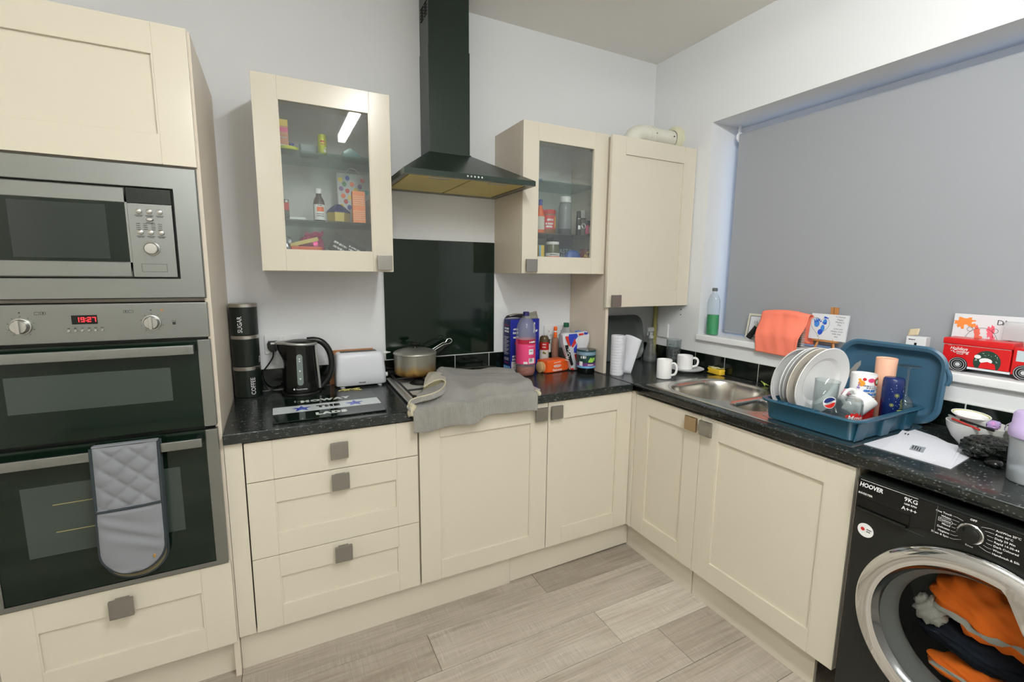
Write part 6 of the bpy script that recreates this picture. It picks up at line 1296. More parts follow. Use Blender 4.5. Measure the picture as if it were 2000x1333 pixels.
# mini easel with a painted canvas
t = thing('mini_easel', 'small wooden table easel on the window board', 'easel', (2.43, -1.115, ZS))
for (a_, c_) in (((2.405, -1.075, ZS + .003), (2.435, -1.105, 1.245)), ((2.405, -1.160, ZS + .003), (2.435, -1.128, 1.245)), ((2.470, -1.118, ZS + .003), (2.440, -1.118, 1.300))):
    b = MB(); b.tube([a_, c_], .0055, 4, flat=1.0); obj('leg', b, WOOD, t, world=True)
b = MB(); b.box(2.402, -1.170, 1.1555, 2.422, -1.064, 1.1625, .001); obj('ledge', b, WOOD, t, world=True)
b = MB(); b.box(2.436, -1.145, 1.19, 2.444, -1.128, 1.312, .001); b.box(2.436, -1.125, 1.19, 2.444, -1.112, 1.312, .001); obj('mast', b, WOOD, t, world=True)
t = thing('painted_canvas', 'small white canvas with a blue handprint heart and handwriting, on the wooden easel', 'canvas', (2.4125, -1.118, 1.1632))
CP = lean((2.4115, -1.118, 1.1632), (0, -1, 0), (0.12, 0, 1))
b = MB(); b.prism([(-.079, 0), (.079, 0), (.079, .118), (-.079, .118)], 0, -0.012, CP, bev=.001); b.fix = True; obj('canvas', b, mat('canvas_white', rgb(222, 224, 228), .85), t, world=True)
hp_ = [(-.032 + .033 * (16 * math.sin(a) ** 3) / 16, .062 + .052 * (13 * math.cos(a) - 5 * math.cos(2 * a) - 2 * math.cos(3 * a) - math.cos(4 * a)) / 17) for a in [2 * PI * i / 48 for i in range(49)]]
hp_ = [(u * 1.25 + .004, v) for u, v in hp_]
b = MB(); b.line(CP, hp_, .0012, w=.0006)
for k, s_ in enumerate(('To Mummy', 'Happy', "Mother's", 'Day', 'Love you', 'always, your', 'little one', 'xxx')):
    b.text(CP, s_, .046 - .002 * (k > 3) - .004 * (k > 4), .1085 - .0118 * k - (.006 if k > 3 else 0), .0102 if k else .009, 'CENTER', shear=.25, w=.0006)
obj('handwriting', b, mat('ink', rgb(58, 58, 64), .7), t, world=True)
PB = mat('paint_blue', rgb(66, 134, 214), .6); PB2 = mat('paint_deep_blue', rgb(40, 84, 196), .6); b = MB()
b.disc(CP, -.050, .070, .015, 18, ru=.012, w=.0005)
for a in (2.3, 1.85, 1.45, 1.05): b.line(CP, [(-.050 + .010 * math.cos(a), .070 + .012 * math.sin(a)), (-.050 + .023 * math.cos(a), .070 + .026 * math.sin(a))], .0052, w=.0005)
b.disc(CP, -.016, .082, .013, 16, ru=.009, w=.0005); b.disc(CP, -.022, .052, .016, 16, ru=.009, w=.0007); obj('handprint', b, PB, t, world=True)
b = MB(); b.disc(CP, -.030, .034, .013, 16, ru=.011, w=.0008); b.disc(CP, -.012, .101, .004, 10, w=.0008); b.disc(CP, -.005, .100, .003, 10, w=.0008); b.disc(CP, -.018, .102, .005, 10, w=.0008); b.disc(CP, -.013, .076, .006, 10, w=.0009)
for k in range(6): b.disc(CP, -.060 + .009 * k, .088 - .013 * abs(k - 2) * .4, .0035, 8, w=.0009)
obj('footprint', b, PB2, t, world=True)
# small carton
t = thing('small_carton', 'small open white carton on the window board behind the blue tray', 'carton', (2.447, -1.445, ZS))
b = MB(); b.box(-0.018, -0.032, 0, 0.018, 0.032, 0.104, .001, 1); obj('carton', b, WPLAS, t)
b = MB(); b.grid(lambda u, v: (-0.018 + .012 * u, .030 - .034 * v, .1045 + .026 * u + .006 * v), 5, 5); obj('flap', b, mat('cream_flap', rgb(206, 190, 160), .7), t, solid=.001)
b = MB(); f_ = lambda u, v, w: Vector((-0.0182 - w, -u, v)); b.rect(f_, -.004, .062, .004, .080); b.scribble(f_, -.024, .092, .022, .004, .002); obj('print', b, PRINTK, t)['kind'] = 'stuff'
# red lorry tin
RT = mat('lorry_red', rgb(206, 30, 34), 0.28, spec=.5); t = thing('lorry_tin', 'red tin shaped like a lorry standing on the window board', 'tin', (2.413, -1.69, ZS))
TF = lambda u, v, w: Vector((2.3735 - w, -u, v))                   # near side; u = -y
b = MB(); b.box(2.374, -1.732, ZS + .022, 2.452, -1.552, ZS + .096, .003); obj('trailer', b, RT, t, world=True)
b = MB(); b.box(2.371, -1.736, ZS + .0965, 2.455, -1.549, ZS + .120, .005); obj('lid', b, RT, t, world=True)
b = MB(); b.prism([(1.7345, .016), (1.835, .016), (1.835, .060), (1.815, .066), (1.790, .103), (1.7345, .108)], 2.377, 2.449, lambda u, v, w: (w, -u, ZS + v), bev=.003); b.fix = True; cab = obj('cab', b, RT, t, world=True, sharp=30)
b = MB(); b.poly(lambda u, v, w: Vector((2.3768 - w, -u, ZS + v)), [(1.744, .062), (1.802, .062), (1.786, .096), (1.744, .099)]); obj('cab_window', b, mat('lorry_window', rgb(196, 210, 216), .2), cab, world=True)
for u_ in (1.600, 1.768):
    b = MB(); b.cyl((2.450, -u_, ZS + .0265), (2.3705, -u_, ZS + .0265), .0260, seg=32, bev=.002); wo = obj('wheel', b, mat('tyre_black', rgb(24, 24, 28), .4), t, world=True)
    b = MB(); g3 = lambda u, v, w: Vector((2.3702 - w, -u, v))
    b.ring(g3, u_, ZS + .0265, .0228, .0240, 32); b.ring(g3, u_, ZS + .0265, .0168, .0182, 32); b.ring(g3, u_, ZS + .0265, .0100, .0112, 24); b.disc(g3, u_, ZS + .0265, .0070, 16); obj('wheel_rings', b, mat('wheel_silver', rgb(206, 208, 210), .3), wo, world=True)
b = MB(); b.box(2.3735, -1.735, ZS + .014, 2.452, -1.625, ZS + .0215, .001); obj('side_skirt', b, mat('skirt_white', rgb(214, 218, 224), .3), t, world=True)
b = MB(); b.poly(TF, [(1.675 + .0355 * math.cos(a), max(ZS + .0235, ZS + .046 + .040 * math.sin(a))) for a in [2 * PI * i / 40 for i in range(40)]], w=.0006); ov_ = obj('oval_panel', b, mat('oval_green', rgb(38, 64, 52), .4), t, world=True)
b = MB(); rd = random.Random(5)
for k in range(16): a = rd.uniform(0, PI); r_ = rd.uniform(.6, .93); b.disc(TF, 1.675 + .034 * r_ * math.cos(a), ZS + .046 + .038 * r_ * math.sin(a), rd.uniform(.0007, .0014), 8, w=.0009)
b.disc(TF, 1.672, ZS + .050, .010, 16, ru=.017, w=.0009); b.disc(TF, 1.650, ZS + .062, .007, 12, ru=.009, w=.0009); obj('snow_print', b, PRINTW, ov_, world=True)
b = MB(); b.poly(TF, [(1.656, ZS + .0238), (1.700, ZS + .0238), (1.696, ZS + .042), (1.676, ZS + .048), (1.660, ZS + .042)], w=.0011); obj('sack_print', b, RT, ov_, world=True)
b = MB(); b.text(TF, 'Holidays', 1.596, ZS + .083, .0155, bold=.012, shear=.3, sx=.9, rot=0, w=.0006); b.text(TF, 'are', 1.579, ZS + .0735, .0075, bold=.01, shear=.3, w=.0006); b.text(TF, 'Coming', 1.602, ZS + .0725, .0155, bold=.012, shear=.3, sx=.9, w=.0006); b.scribble(TF, 1.592, ZS + .0645, .018, .0035, .0022, w=.0006)
for u_, v_ in ((1.568, .091), (1.573, .093)): b.disc(TF, u_, ZS + v_, .001, 8, w=.0006)
b.rect(TF, 1.553, ZS + .0955, 1.731, ZS + .0962, w=.0007); obj('lettering', b, PRINTW, t, world=True)
# painted canvas behind the lorry
t = thing('painted_canvas', 'long white canvas with colourful paint blobs standing behind the red lorry tin', 'canvas', (2.466, -1.675, ZS + .0005))
C2 = lean((2.462, -1.672, ZS + .0005), (0, -1, 0), (.06, 0, 1)); b = MB(); b.prism([(-.136, 0), (.136, 0), (.136, .203), (-.136, .203)], 0, -.016, C2, bev=.001); b.fix = True; obj('canvas', b, MATS['canvas_white'], t, world=True)
def splat(b, u, v, r, seed, sx_=1.0):
    rd = random.Random(seed); b.poly(C2, [(u + sx_ * r * k * math.cos(a), v + r * k * math.sin(a)) for a, k in [(2 * PI * i / 22, rd.uniform(.55, 1.15)) for i in range(22)]], w=.0005 + .0001 * (seed % 4))
b = MB(); splat(b, -.113, .170, .022, 1, 1.0); splat(b, -.092, .178, .013, 2, 1.3); splat(b, -.082, .163, .008, 3, 1.8); obj('orange_paint', b, mat('paint_orange', rgb(240, 140, 62), .6), t, world=True)
b = MB(); splat(b, -.066, .140, .024, 4, .5); splat(b, -.060, .120, .012, 6, .9); obj('red_paint', b, mat('paint_redpink', rgb(226, 110, 90), .6), t, world=True)
b = MB(); splat(b, -.030, .142, .026, 5, .45); splat(b, -.022, .115, .020, 9, .5); obj('pink_paint', b, mat('paint_pink', rgb(238, 100, 120), .6), t, world=True)
b = MB(); splat(b, -.052, .108, .011, 7, 2.6); splat(b, -.078, .112, .006, 8, 1.2); obj('green_paint', b, mat('paint_green', rgb(130, 200, 80), .6), t, world=True)
b = MB(); b.line(C2, [(-.052 + .047 * math.cos(a), .094 + .062 * math.sin(a)) for a in [PI * i / 24 for i in range(25)]], .0011, w=.0009)
for s_ in (-1, 1): b.ring(C2, -.052 + s_ * .034, .148, .0075, .0087, 20, w=.0009)
for u_, ch in ((-.008, 'D'), (.006, 'A'), (.112, 'R')): b.text(C2, ch, u_, .178, .026, bold=.0, w=.0006); 
b.line(C2, [(.016, .092), (.030, .092), (.030, .150), (.016, .150), (.016, .092)], .0008, w=.0009)
for k in range(7): b.rect(C2, .019, .098 + .004 * k, .028, .1002 + .004 * k, w=.0009)
obj('ink_drawing', b, MATS['ink'], t, world=True)
t = thing('zip_pouch', 'clear plastic pouch with orange scraps propped against the right of the long canvas', 'pouch', (2.435, -1.735, ZS + .121))
b = MB(); b.box(2.440, -1.788, ZS + .1215, 2.452, -1.682, ZS + .187, .004); obj('pouch', b, thin_clear('hazy_plastic', (.92, .92, .92, 1), .35), t, world=True)
for q, (y_, z_, c_) in enumerate(((-1.762, .150, 'paint_orange'), (-1.770, .140, 'paint_orange'))):
    b = MB(); b.box(2.444, y_ - .006, ZS + .124, 2.448, y_ + .004, ZS + z_ + .026 - .02 * q, .001); obj('orange_scrap', b, MATS[c_], t, world=True)
b = MB(); b.box(2.40, -1.862, ZS, 2.46, -1.842, ZS + .17, .004); single('lilac_box', b, mat('lilac', rgb(150, 146, 196), .5), 'lilac box edge at the far right of the window board', 'box')
# ------------------------------------------------------------------ dish rack and what stands in it
RB = mat('petrol_blue_plastic', rgb(34, 78, 100), 0.32, spec=.5)
RX0, RX1, RY0, RY1, RZ0, RZ1 = 1.835, 2.237, -1.552, -1.250, 0.9155, 0.992
t = thing('dish_drainer', 'petrol blue dish drainer rack full of crockery, standing on the sink drainer', 'dish drainer', ((RX0 + RX1) / 2, (RY0 + RY1) / 2, RZ0)); rack = t
rcx, rcy = (RX0 + RX1) / 2, (RY0 + RY1) / 2
ro = lambda g, r=.022: [(rcx + x_, rcy + y_) for x_, y_ in rrect((RX1 - RX0) / 2 + g, (RY1 - RY0) / 2 + g, max(.005, r + g), 0, 6)]
b = MB(); b.ring_loft([[(x_, y_, z_) for x_, y_ in ro(g)] for g, z_ in ((-.004, RZ0), (0, RZ0 + .003), (.010, RZ1 - .012), (.012, RZ1 - .010), (.024, RZ1 - .009), (.027, RZ1 - .004), (.023, RZ1), (.010, RZ1), (.006, RZ1 - .006), (-.004, RZ0 + .008))], cap0=True, cap1=True); b.fix = True; obj('basin', b, RB, t, world=True, sharp=40)
for k in range(17):
    b = MB(); y_ = -1.300 - .0088 * k; b.tube([(RX0 - .024, y_, RZ1 - .0015), (RX0 - .012, y_, RZ1 + .0025), (RX0 - .001, y_, RZ1 - .001)], .0022, 6); obj('rim_rib', b, RB, t, world=True)
for x0_, x1_, nm in ((RX0 + .004, RX0 + .080, 'corner_block'), (1.972, 2.052, 'side_pocket'), (2.120, 2.200, 'side_pocket')):
    b = MB(); b.prism([(x0_ + (.012 if nm == 'side_pocket' else 0), .001), (x1_ - .022, .001), (x1_, RZ1 - RZ0 - .012), (x0_, RZ1 - RZ0 - .012)], -.004, .011, lambda u, v, w: (u, RY0 - .001 - w * (.35 if nm == 'corner_block' else 1) - .010 * v / .07, RZ0 + v), bev=.003); b.fix = True; obj(nm, b, RB, t, world=True)
for k in range(9):
    b = MB(); y_ = -1.272 - .014 * k; b.tube([(RX0 + .03, y_, RZ0 + .012), (RX1 - .12, y_, RZ0 + .012)], .0022, 6); obj('plate_rib', b, RB, t, world=True)
# leaning blue tray
P_ = lean((2.276, -1.427, 0.9140), (0, -1, 0), (0.072, 0, 1)); b = tray('x', '', '', P_, 0.362, 0.288, .075, .026, RB, rimw=.020)
t = thing('washing_up_bowl', 'petrol blue shallow bowl standing on edge behind the dish drainer', 'bowl', (2.28, -1.427, .9135)); b.fix = False
obj('bowl', b, mat('steel_blue_plastic', rgb(58, 94, 118), .3), t, world=True, sharp=40)
b = MB(); b.tube(smooth([P_(.176, .215, .004), P_(.186, .200, .008), P_(.190, .180, .008), P_(.184, .160, .006)], 4), .007, 8); obj('grip_notch', b, MATS['steel_blue_plastic'], t, world=True)
# plates on edge
def plate_at(name, label, cat, x, y, z, r, m_, lean_=.14, yaw=0.0, prof=None, group=None):
    b = MB(); prof = prof or [(0, 0), (r * .60, 0), (r * .64, .0025), (r * .97, .014), (r, .016), (r * .985, .0178), (r * .70, .0115), (r * .655, .0075), (r * .60, .0042), (0, .0035)]
    b.lathe(prof, 56); o = single(name, b, m_, label, cat, (x, y, z), group=group, sharp=22)
    o.rotation_euler = (PI / 2 - lean_, 0, yaw); return o
def bowl_prof(r, h): return [(0, 0), (r * .42, 0), (r * .46, .003), (r * .80, h * .42), (r * .97, h * .85), (r, h), (r * .97, h), (r * .77, h * .46), (r * .42, .007), (0, .0065)]
zc = RZ0 + .016
PL, PYW = -.18, -.12
plate_at('soup_bowl', 'wide white bowl on edge at the left end of the dish drainer', 'bowl', 1.958, -1.242, 1.062, .122, CHINA, -.12, PYW, bowl_prof(.122, .034))
plate_at('dinner_plate', 'white dinner plate on edge, first after the white bowl in the drainer', 'plate', 1.979, -1.281, 1.066, .125, CHINA, PL, PYW)
plate_at('dinner_plate', 'grey-white dinner plate on edge, second after the white bowl in the drainer', 'plate', 1.972, -1.300, 1.068, .127, mat('greyish_china', rgb(196, 198, 198), .2), PL, PYW)
plate_at('dinner_plate', 'cream dinner plate on edge, just behind the frontmost plate in the drainer', 'plate', 1.966, -1.319, 1.068, .127, CHINA2, PL, PYW)
plate_at('dinner_plate', 'frontmost white dinner plate on edge, with a clear tumbler in front of it', 'plate', 1.956, -1.360, 1.070, .132, CHINA, PL, PYW)
zr = RZ0 + .0085
t = thing('glass_tumbler', 'clear drinking glass with a round red, white and blue logo in the drainer', 'glass', (1.888, -1.420, .9300)); t.rotation_euler = (.06, 0, 0)
b = MB(); b.lathe([(0, .002), (.030, 0), (.0315, .004), (.0385, .160), (.0392, .162), (.0375, .161), (.030, .012), (0, .010)], 36); obj('tumbler', b, TGLASS, t, sharp=60)
f_ = around(0, 0, 0, lambda v: .0316 + .007 * v / .15, -PI / 2 - .42); LU, LV, LR = -.006, .092, .0205
def circ_part(fn): 
    pts = [(LU + LR * math.cos(a), LV + LR * math.sin(a)) for a in [2 * PI * i / 60 for i in range(60)]]; return [p for p in pts if fn((p[0] - LU) / LR, (p[1] - LV) / LR)]
wv = lambda x_: .16 * math.sin(2.6 * x_) + .22 * x_
b = MB(); b.disc(f_, LU, LV, LR * 1.06, 36); obj('logo_white', b, PRINTW, t)
def half(sign, off):
    N_ = 16; lo = []; hi = []
    for i in range(N_ + 1):
        x_ = -.92 + 1.84 * i / N_; e = math.sqrt(max(0, .92 ** 2 - x_ * x_)); w_ = wv(x_) + sign * off
        w_ = max(-e, min(e, w_)); lo.append((LU + LR * x_, LV + LR * w_)); hi.append((LU + LR * x_, LV + LR * sign * e))
    return lo, hi
for nm, sgn, m_ in (('logo_blue', 1, mat('logo_navy', rgb(30, 48, 110), .4)), ('logo_red', -1, mat('logo_red', rgb(220, 50, 40), .4))):
    lo, hi = half(sgn, .20); b = MB()
    for i in range(len(lo) - 1):
        q = [lo[i], lo[i + 1], hi[i + 1], hi[i]]
        b.poly(f_, q if sgn > 0 else q[::-1], w=.0009)
    bmesh.ops.remove_doubles(b.bm, verts=b.bm.verts, dist=1e-6); obj(nm, b, m_, t)
t = thing('glass_jar', 'upturned clear glass jar with red lettering at the front of the drainer', 'jar', (1.960, -1.464, .9370))
b = MB(); b.lathe([(.040, .001), (.043, .0), (.0455, .006), (.0455, .075), (.042, .089), (.034, .095), (0, .0945)], 40); b.lathe([(.040, .001), (.0430, .072), (.039, .086), (0, .090)], 40); obj('jar', b, TGLASS, t, sharp=60)
f_ = around(0, 0, 0, .0458, -PI / 2 - .58); b = MB()
for k, (u_, v_) in enumerate(((-.020, .034), (-.008, .041), (.006, .043), (.020, .037), (.028, .030), (-.014, .028), (0, .030), (.014, .029))): b.disc(f_, u_, v_, .0075, 12, w=.0003 + .0001 * k)
b.disc(f_, -.004, .056, .002, 8); b.disc(f_, .020, .048, .0013, 8); obj('red_flowers', b, PRINTR, t)
b = MB(); b.text(f_, 'Mmm', .004, .0320, .022, bold=.01, shear=.2, w=.0014); obj('lettering', b, PRINTW, t)
t = thing('glass_cup', 'small clear glass cup lying between the tumbler and the upturned jar', 'cup', (1.893, -1.506, zr)); b = MB()
b.lathe([(0, 0), (.024, 0), (.027, .003), (.029, .05), (.0275, .05), (.025, .006), (0, .005)], 32); obj('cup', b, TGLASS, t, sharp=60)
b = MB(); b.tube(smooth([(-.016, -.022, .044), (-.026, -.036, .044), (-.028, -.038, .024), (-.018, -.026, .010)]), .0034, 8); obj('handle', b, TGLASS, t)
t = thing('mug', 'white mug lying tilted behind the upturned glass jar, opening to the right', 'mug', (2.052, -1.436, zr + .042)); mug(t, .0425, .086, CHINA, 2.67, taper=.28); t.location = (2.030, -1.436, zr + .030); t.rotation_euler = Matrix.Rotation(math.radians(42), 3, Vector((.45, .89, 0))).to_euler()
t = thing('red_mug', 'red mug with black spots, under the doodled mug', 'mug', (2.136, -1.421, zr)); mug(t, .0405, .086, PRINTR, .9, CHINA)
f_ = around(0, 0, 0, .0407, -PI / 2 - .7); b = MB()
for u_, v_ in ((-.012, .068), (.004, .074), (.018, .066), (.010, .052), (-.004, .050), (.024, .050)): b.disc(f_, u_, v_, .0055, 12)
obj('spots', b, PRINTK, t)
b = MB(); b.lathe([(.0409, .0805), (.0410, .0858)], 36); obj('white_rim', b, CHINA, t)
t = thing('printed_mug', 'white mug covered in colourful doodles, stacked on the red mug', 'mug', (2.136, -1.421, zr + .0863)); mug(t, .0415, .083, CHINA, .55)
f0 = around(0, 0, -.083, .0418, -PI / 2 - .72); f_ = lambda u, v, w: f0(u, v, w)
for nm, m_, fn in (('orange_doodle', mat('doodle_orange', rgb(240, 160, 50), .5), lambda b: (b.disc(f_, -.022, .134, .011, 14), b.disc(f_, -.028, .147, .005, 10))), ('red_doodle', PRINTR, lambda b: (b.disc(f_, -.014, .150, .006, 12), b.ring(f_, .034, .142, .012, .0165, 18))), ('pink_doodle', PINK, lambda b: b.disc(f_, .008, .147, .008, 14, ru=.012)), ('green_doodle', GREEN, lambda b: b.ring(f_, .034, .142, .0075, .0118, 18)),
                   ('blue_doodle', mat('doodle_blue', rgb(60, 130, 210), .5), lambda b: (b.scribble(f_, -.014, .108, .040, .010, .005), b.scribble(f_, -.018, .094, .05, .006, .003, seed=3))), ('purple_doodle', mat('doodle_purple', rgb(150, 120, 190), .5), lambda b: [b.rect(f_, -.036 + .003 * (k % 3), .09 + .008 * k, -.028 + .002 * (k % 2), .096 + .008 * k, n=2) for k in range(6)]), ('ink_doodle', mat('doodle_ink', rgb(70, 84, 120), .6), lambda b: [b.scribble(f_, -.016 + .01 * (k % 3), .126 - .007 * k, .04, .005, .0016, seed=k + 20) for k in range(7)])):
    b = MB(); fn(b); obj(nm, b, m_, t)['kind'] = 'stuff'
t = thing('peach_tumbler', 'tall peach tapered plastic tumbler standing in the drainer', 'tumbler', (2.207, -1.455, zr)); b = MB()
b.lathe([(0, 0), (.023, 0), (.025, .004), (.0315, .14), (.0335, .226), (.0325, .228), (.031, .224), (0, .222)], 36); obj('tumbler', b, mat('peach_plastic', rgb(238, 186, 158), .45), t, sharp=60)
t = thing('blue_tumbler', 'dark blue upturned tumbler with gold stars at the right of the drainer', 'tumbler', (2.110, -1.5140 - .002, zr)); t.rotation_euler = (0, 0, 0); b = MB()
t.location = (2.146, -1.5120, zr); b.lathe([(.030, .0), (.0325, .002), (.0318, .15), (.0310, .165), (.027, .171), (0, .172)], 40); obj('tumbler', b, mat('midnight_blue', rgb(20, 38, 92), .25), t, sharp=60)
f_ = around(0, 0, 0, .0326, -PI / 2 - .70); b = MB()
for u_, v_, r_ in ((-.002, .112, .0048), (-.014, .076, .0045)): b.star(f_, u_, v_, r_, k=.6); b.ring(f_, u_, v_, r_ * 1.15, r_ * 1.35, 16)
for k in range(6): b.scribble(f_, .010 + .002 * (k % 2), .066 + .006 * k, .014 - .0012 * k, .003, .002, seed=k + 60)
b.disc(f_, .014, .058, .003, 10, ru=.012); obj('gold_print', b, mat('gold_foil', rgb(150, 160, 80), .35), t)
b = MB(); rd = random.Random(2)
for k in range(18): b.disc(f_, rd.uniform(-.024, .024), rd.uniform(.05, .15), rd.uniform(.0005, .0012), 6)
obj('star_dots', b, PRINTW, t)['kind'] = 'stuff'
t = thing('wine_glass', 'upturned clear wine glass at the back right of the drainer', 'wine glass', (2.212, -1.5270, zr)); b = MB()
t.location = (2.2170, -1.5220, zr); t.rotation_euler = (0, 0, 0)
b.lathe([(.026, .0), (.0275, .0), (.031, .03), (.030, .055), (.021, .085), (.008, .099), (.0042, .107), (.0038, .182), (.006, .198), (.020, .205), (.034, .208), (.034, .210), (0, .211)], 40); obj('glass', b, TGLASS, t, sharp=60)
# knife, pink handle, spoons
def along(O, D, L): D = Vector(D).normalized(); return Vector(O), Vector(O) + D * L
t = thing('table_knife', 'serrated steel knife pointing up behind the frontmost plate', 'knife', (2.165, -1.375, .99)); K0, K1 = Vector((2.160, -1.318, 1.015)), Vector((2.160, -1.384, 1.116)); dK = (K1 - K0).normalized(); nK = Vector((0, dK.z, -dK.y)).normalized()
b = MB(); b.prism([(0, -.008), (.10, -.009), (.128, -.006), (.142, .004), (.12, .009), (0, .008)], -.0008, .0008, lambda u, v, w: K0 + dK * u + nK * v + Vector((1, 0, 0)) * w); b.fix = True; obj('blade', b, mat('satin_blade', rgb(176, 176, 172), .5, metal=.5), t, world=True)
b = MB(); b.tube([K0 - dK * .062, K0 - dK * .03, K0], .007, 8, flat=1.4); obj('handle', b, BLACKP, t, world=True)
t = thing('pink_peeler', 'pale pink handled utensil lying across behind the frontmost plate', 'utensil', (2.125, -1.36, 1.03)); b = MB(); b.tube([(2.100, -1.358, 1.010), (2.108, -1.380, 1.015), (2.118, -1.398 - .006, 1.020)], .0095, 10, radii=[.008, .010, .0085], flat=1.3); obj('handle', b, mat('baby_pink', rgb(236, 176, 190), .4), t, world=True)
b = MB(); b.tube([(2.100, -1.357, 1.010), (2.075, -1.310 - .04, .985), (2.05, -1.385, .940)], .004, 8); obj('shank', b, STEEL, t, world=True)
for k in range(3):
    b = MB(); x_ = 1.985 + .022 * k; b.tube(smooth([(x_, -1.525, zr + .006), (x_ + .02, -1.528, zr + .010), (x_ + .05, -1.530, zr + .016), (x_ + .07, -1.532, zr + .030)]), .003, 8, radii=None)
    b.lathe([(0, 0), (.010, .001), (.0125, .004), (.010, .003), (0, .0015)], 18, (x_ - .010, -1.524, zr + .004), sx=1.6, sy=.9); single('teaspoon', b, STEEL, ('leftmost', 'middle one', 'rightmost')[k] + ' of the three steel teaspoons lying behind the upturned jar', 'spoon', group='teaspoons in the drainer', sharp=50)
# ------------------------------------------------------------------ right end of the worktop
def sheet(pts, z, h, f=None):
    b = MB(); b.prism(pts, z, z + h); return b
b = sheet([(1.867, -1.568), (2.200, -1.562), (2.172, -1.640), (2.066, -1.772), (1.873, -1.790)], .9104, .0022); single('paper_sheet', b, mat('grey_white_paper', rgb(204, 205, 212), .8), 'large pale sheet at the bottom of the pile of letters', 'paper')
b = sheet([(1.872, -1.620), (2.085, -1.612), (2.060, -1.745), (1.895, -1.786)], .9128, .0016); single('letter', b, PAPER, 'folded letter under the top envelope of the pile', 'letter')
t = thing('envelope', 'white windowed envelope on top of the pile of letters', 'envelope', (2.0, -1.68, .9145))
EF = lambda u, v, w: Vector((u, v, .9162 + w)); b = sheet([(1.884, -1.622), (2.135, -1.560), (2.118, -1.722), (1.906, -1.776)], .9146, .0016); obj('paper', b, PAPER, t, world=True)
b = MB(); b.poly(EF, [(1.934, -1.700), (2.000, -1.682), (1.990, -1.650), (1.930, -1.666)], w=.0002); obj('window', b, mat('window_film', rgb(160, 164, 170), .25), t, world=True)
b = MB()
for k in range(4): b.scribble(lambda u, v, w: EF(1.936 + u * .96 + v * .25, -1.694 + u * .27 + v * .96, w), 0.004, .006 + .007 * k, .045 - .008 * (k % 2), .003, .002, seed=k + 5, w=.0005)
b.scribble(lambda u, v, w: EF(2.086 + u * .96, -1.602 + u * .25 + v, w), 0, .006, .022, .005, .003, seed=3); b.scribble(lambda u, v, w: EF(2.086 + u * .96, -1.602 + u * .25 + v, w), 0, .014, .022, .005, .003, seed=4)
b.scribble(lambda u, v, w: EF(2.070 + u * .25, -1.725 + u * .9 + v, w), 0, 0, .02, .003, .0015, seed=9); obj('printed_address', b, PRINTK, t, world=True)['kind'] = 'stuff'
# bowl with a small plate and cutlery
b = MB(); b.lathe([(0, 0), (.034, 0), (.036, .004), (.058, .030), (.072, .060), (.0755, .080), (.0735, .0805), (.055, .035), (.030, .008), (0, .007)], 48); single('bowl', b, mat('grey_white_china', rgb(206, 206, 204), .25), 'white bowl of cutlery with a small plate tilted on top, behind the black bag', 'bowl', (2.164, -1.741, .9108), sharp=50)
o = plate_at('side_plate', 'small white plate with a green-yellow rim line, tilted on top of the bowl', 'plate', 2.162, -1.722, .9995, .048, CHINA); o.rotation_euler = (.08, -.04, 0)
b = MB(); b.lathe([(.0415, .0152), (.0445, .0168)], 48); obj('rim_line', b, mat('lime_line', rgb(170, 170, 80), .4), o)
b = MB(); b.lathe([(0, .0058), (.030, .0066), (.044, .0155)], 48); obj('plate_face', b, CHINA, o, sharp=60)
for k, (a_, c_, m_, lb_) in enumerate((((2.155, -1.672, 1.000), (2.108, -1.760, .992), STEEL, 'steel knife handle sticking out under the small plate'), ((2.130, -1.690, .996), (2.082, -1.772, .991), mat('red_plastic', rgb(180, 50, 44), .4), 'red-handled cutlery lying across the bowl'), ((2.125, -1.712, .9995), (2.098, -1.80, .994), BLACKP, 'black-handled cutlery lying across the bowl'))):
    b = MB(); b.tube([a_, tuple((p + q) / 2 for p, q in zip(a_, c_)), c_], .0038, 8); single('cutlery', b, m_, lb_, 'cutlery')
single('sweet_packet', crumple(.020, .014, .026, 21), mat('pastel_foil', rgb(110, 170, 210), .3, var=(60, rgb(226, 110, 180))), 'shiny blue and pink packet tucked in the right side of the bowl', 'packet', (2.122, -1.790, .9925), sharp=30)
t = thing('key_ring', 'bunch of keys on a silver ring hanging over the right rim of the bowl', 'keys', (2.145, -1.823, .93)); b = MB()
b.tube([(2.145 + .004 * math.sin(a), -1.824 + .015 * math.cos(a), 1.000 + .017 * math.sin(a)) for a in [2 * PI * i / 20 for i in range(20)]], .0016, 6, closed=True); obj('ring', b, CHROME, t, world=True)
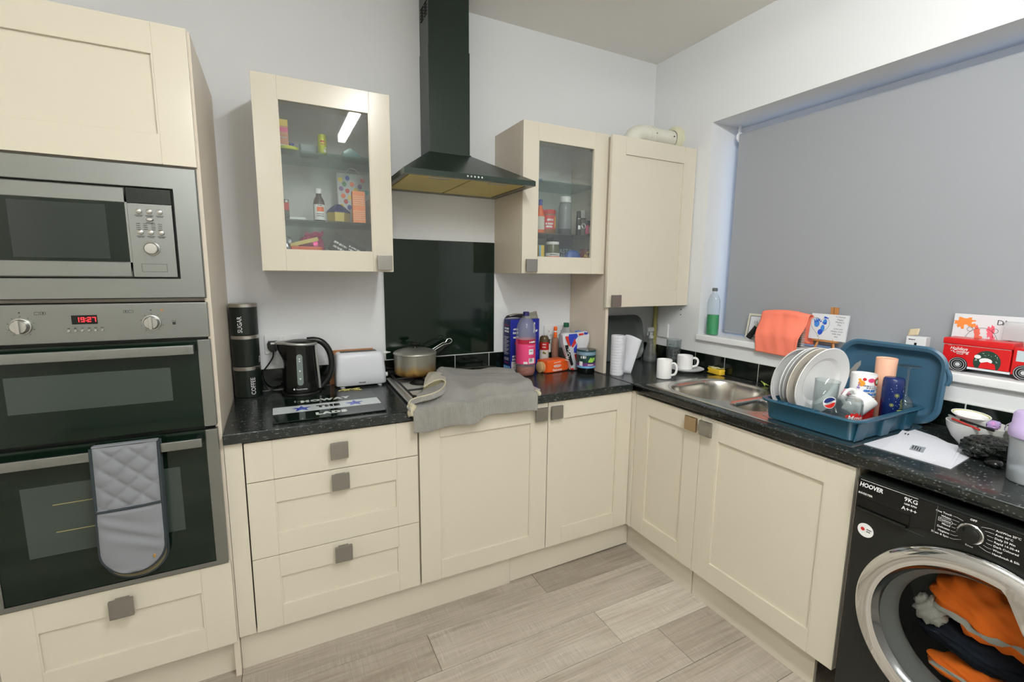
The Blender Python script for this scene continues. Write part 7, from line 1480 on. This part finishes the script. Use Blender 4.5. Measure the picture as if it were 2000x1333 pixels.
for k in range(3):
    b = MB(); y_ = -1.818 - .008 * k; b.box(2.138 + .003 * k, y_ - .005, .930, 2.140 + .003 * k, y_ + .005, .975); b.cyl((2.1385 + .003 * k, y_, .983), (2.1415 + .003 * k, y_, .983), .011, seg=16); obj('key', b, STEEL, t, world=True)
BAGB = mat('black_bin_liner', rgb(22, 27, 24), .22, spec=.5, bump=(38, 1.0, .02))
single('plastic_bag', crumple(.066, .043, .066, 33, 52, 32, .09), BAGB, 'crumpled black plastic bag in front of the bowl of cutlery', 'bag', (2.082, -1.796, .9106), rz=-.45, sharp=35)
single('plastic_bag', crumple(.034, .026, .038, 37, 36, 24, .12), BAGB, 'smaller crumpled black plastic heap between the bag and the lilac-lidded shaker', 'bag', (2.092, -1.906, .9106), sharp=35)
b = MB(); b.lathe([(0, 0), (.020, 0), (.025, .006), (.024, .014), (.016, .020), (0, .021)], 32, sx=1.15, sy=.85); single('car_key_fob', b, BLACKG, 'glossy black rounded fob on the worktop in front of the black bag', 'key fob', (2.018, -1.834, .9106), rz=.6, sharp=60)
b = MB(); b.tube([(2.130 + .022 * math.cos(a), -1.965 + .022 * math.sin(a) + .0, .9130) for a in [2 * PI * i / 24 for i in range(24)]], .0022, 6, closed=True); single('hair_tie', b, mat('violet_band', rgb(70, 60, 190), .4), 'violet blue band lying beside the lilac-lidded shaker', 'band', sharp=60)
# shaker
t = thing('shaker_bottle', 'frosted shaker with a lilac lid and white powder inside, at the right edge', 'shaker', (1.952, -1.924, .9105))
b = MB(); b.lathe([(0, .001), (.040, 0), (.044, .004), (.050, .118), (.051, .124)], 40); obj('cup', b, thin_clear('frosted_cup', (.72, .78, .86, 1), .42, .6, .2), t, sharp=60)
b = MB(); b.lathe([(0, .003), (.041, .003), (.0435, .034), (0, .037)], 36); obj('powder', b, mat('white_powder', rgb(222, 224, 218), .9), t, sharp=60)
b = MB(); b.lathe([(0, .1242), (.0535, .1242), (.0545, .128), (.0545, .150), (.050, .156), (.049, .184), (.044, .190), (0, .191)], 40); obj('lid', b, mat('lilac_plastic', rgb(196, 178, 222), .35), t, sharp=40)
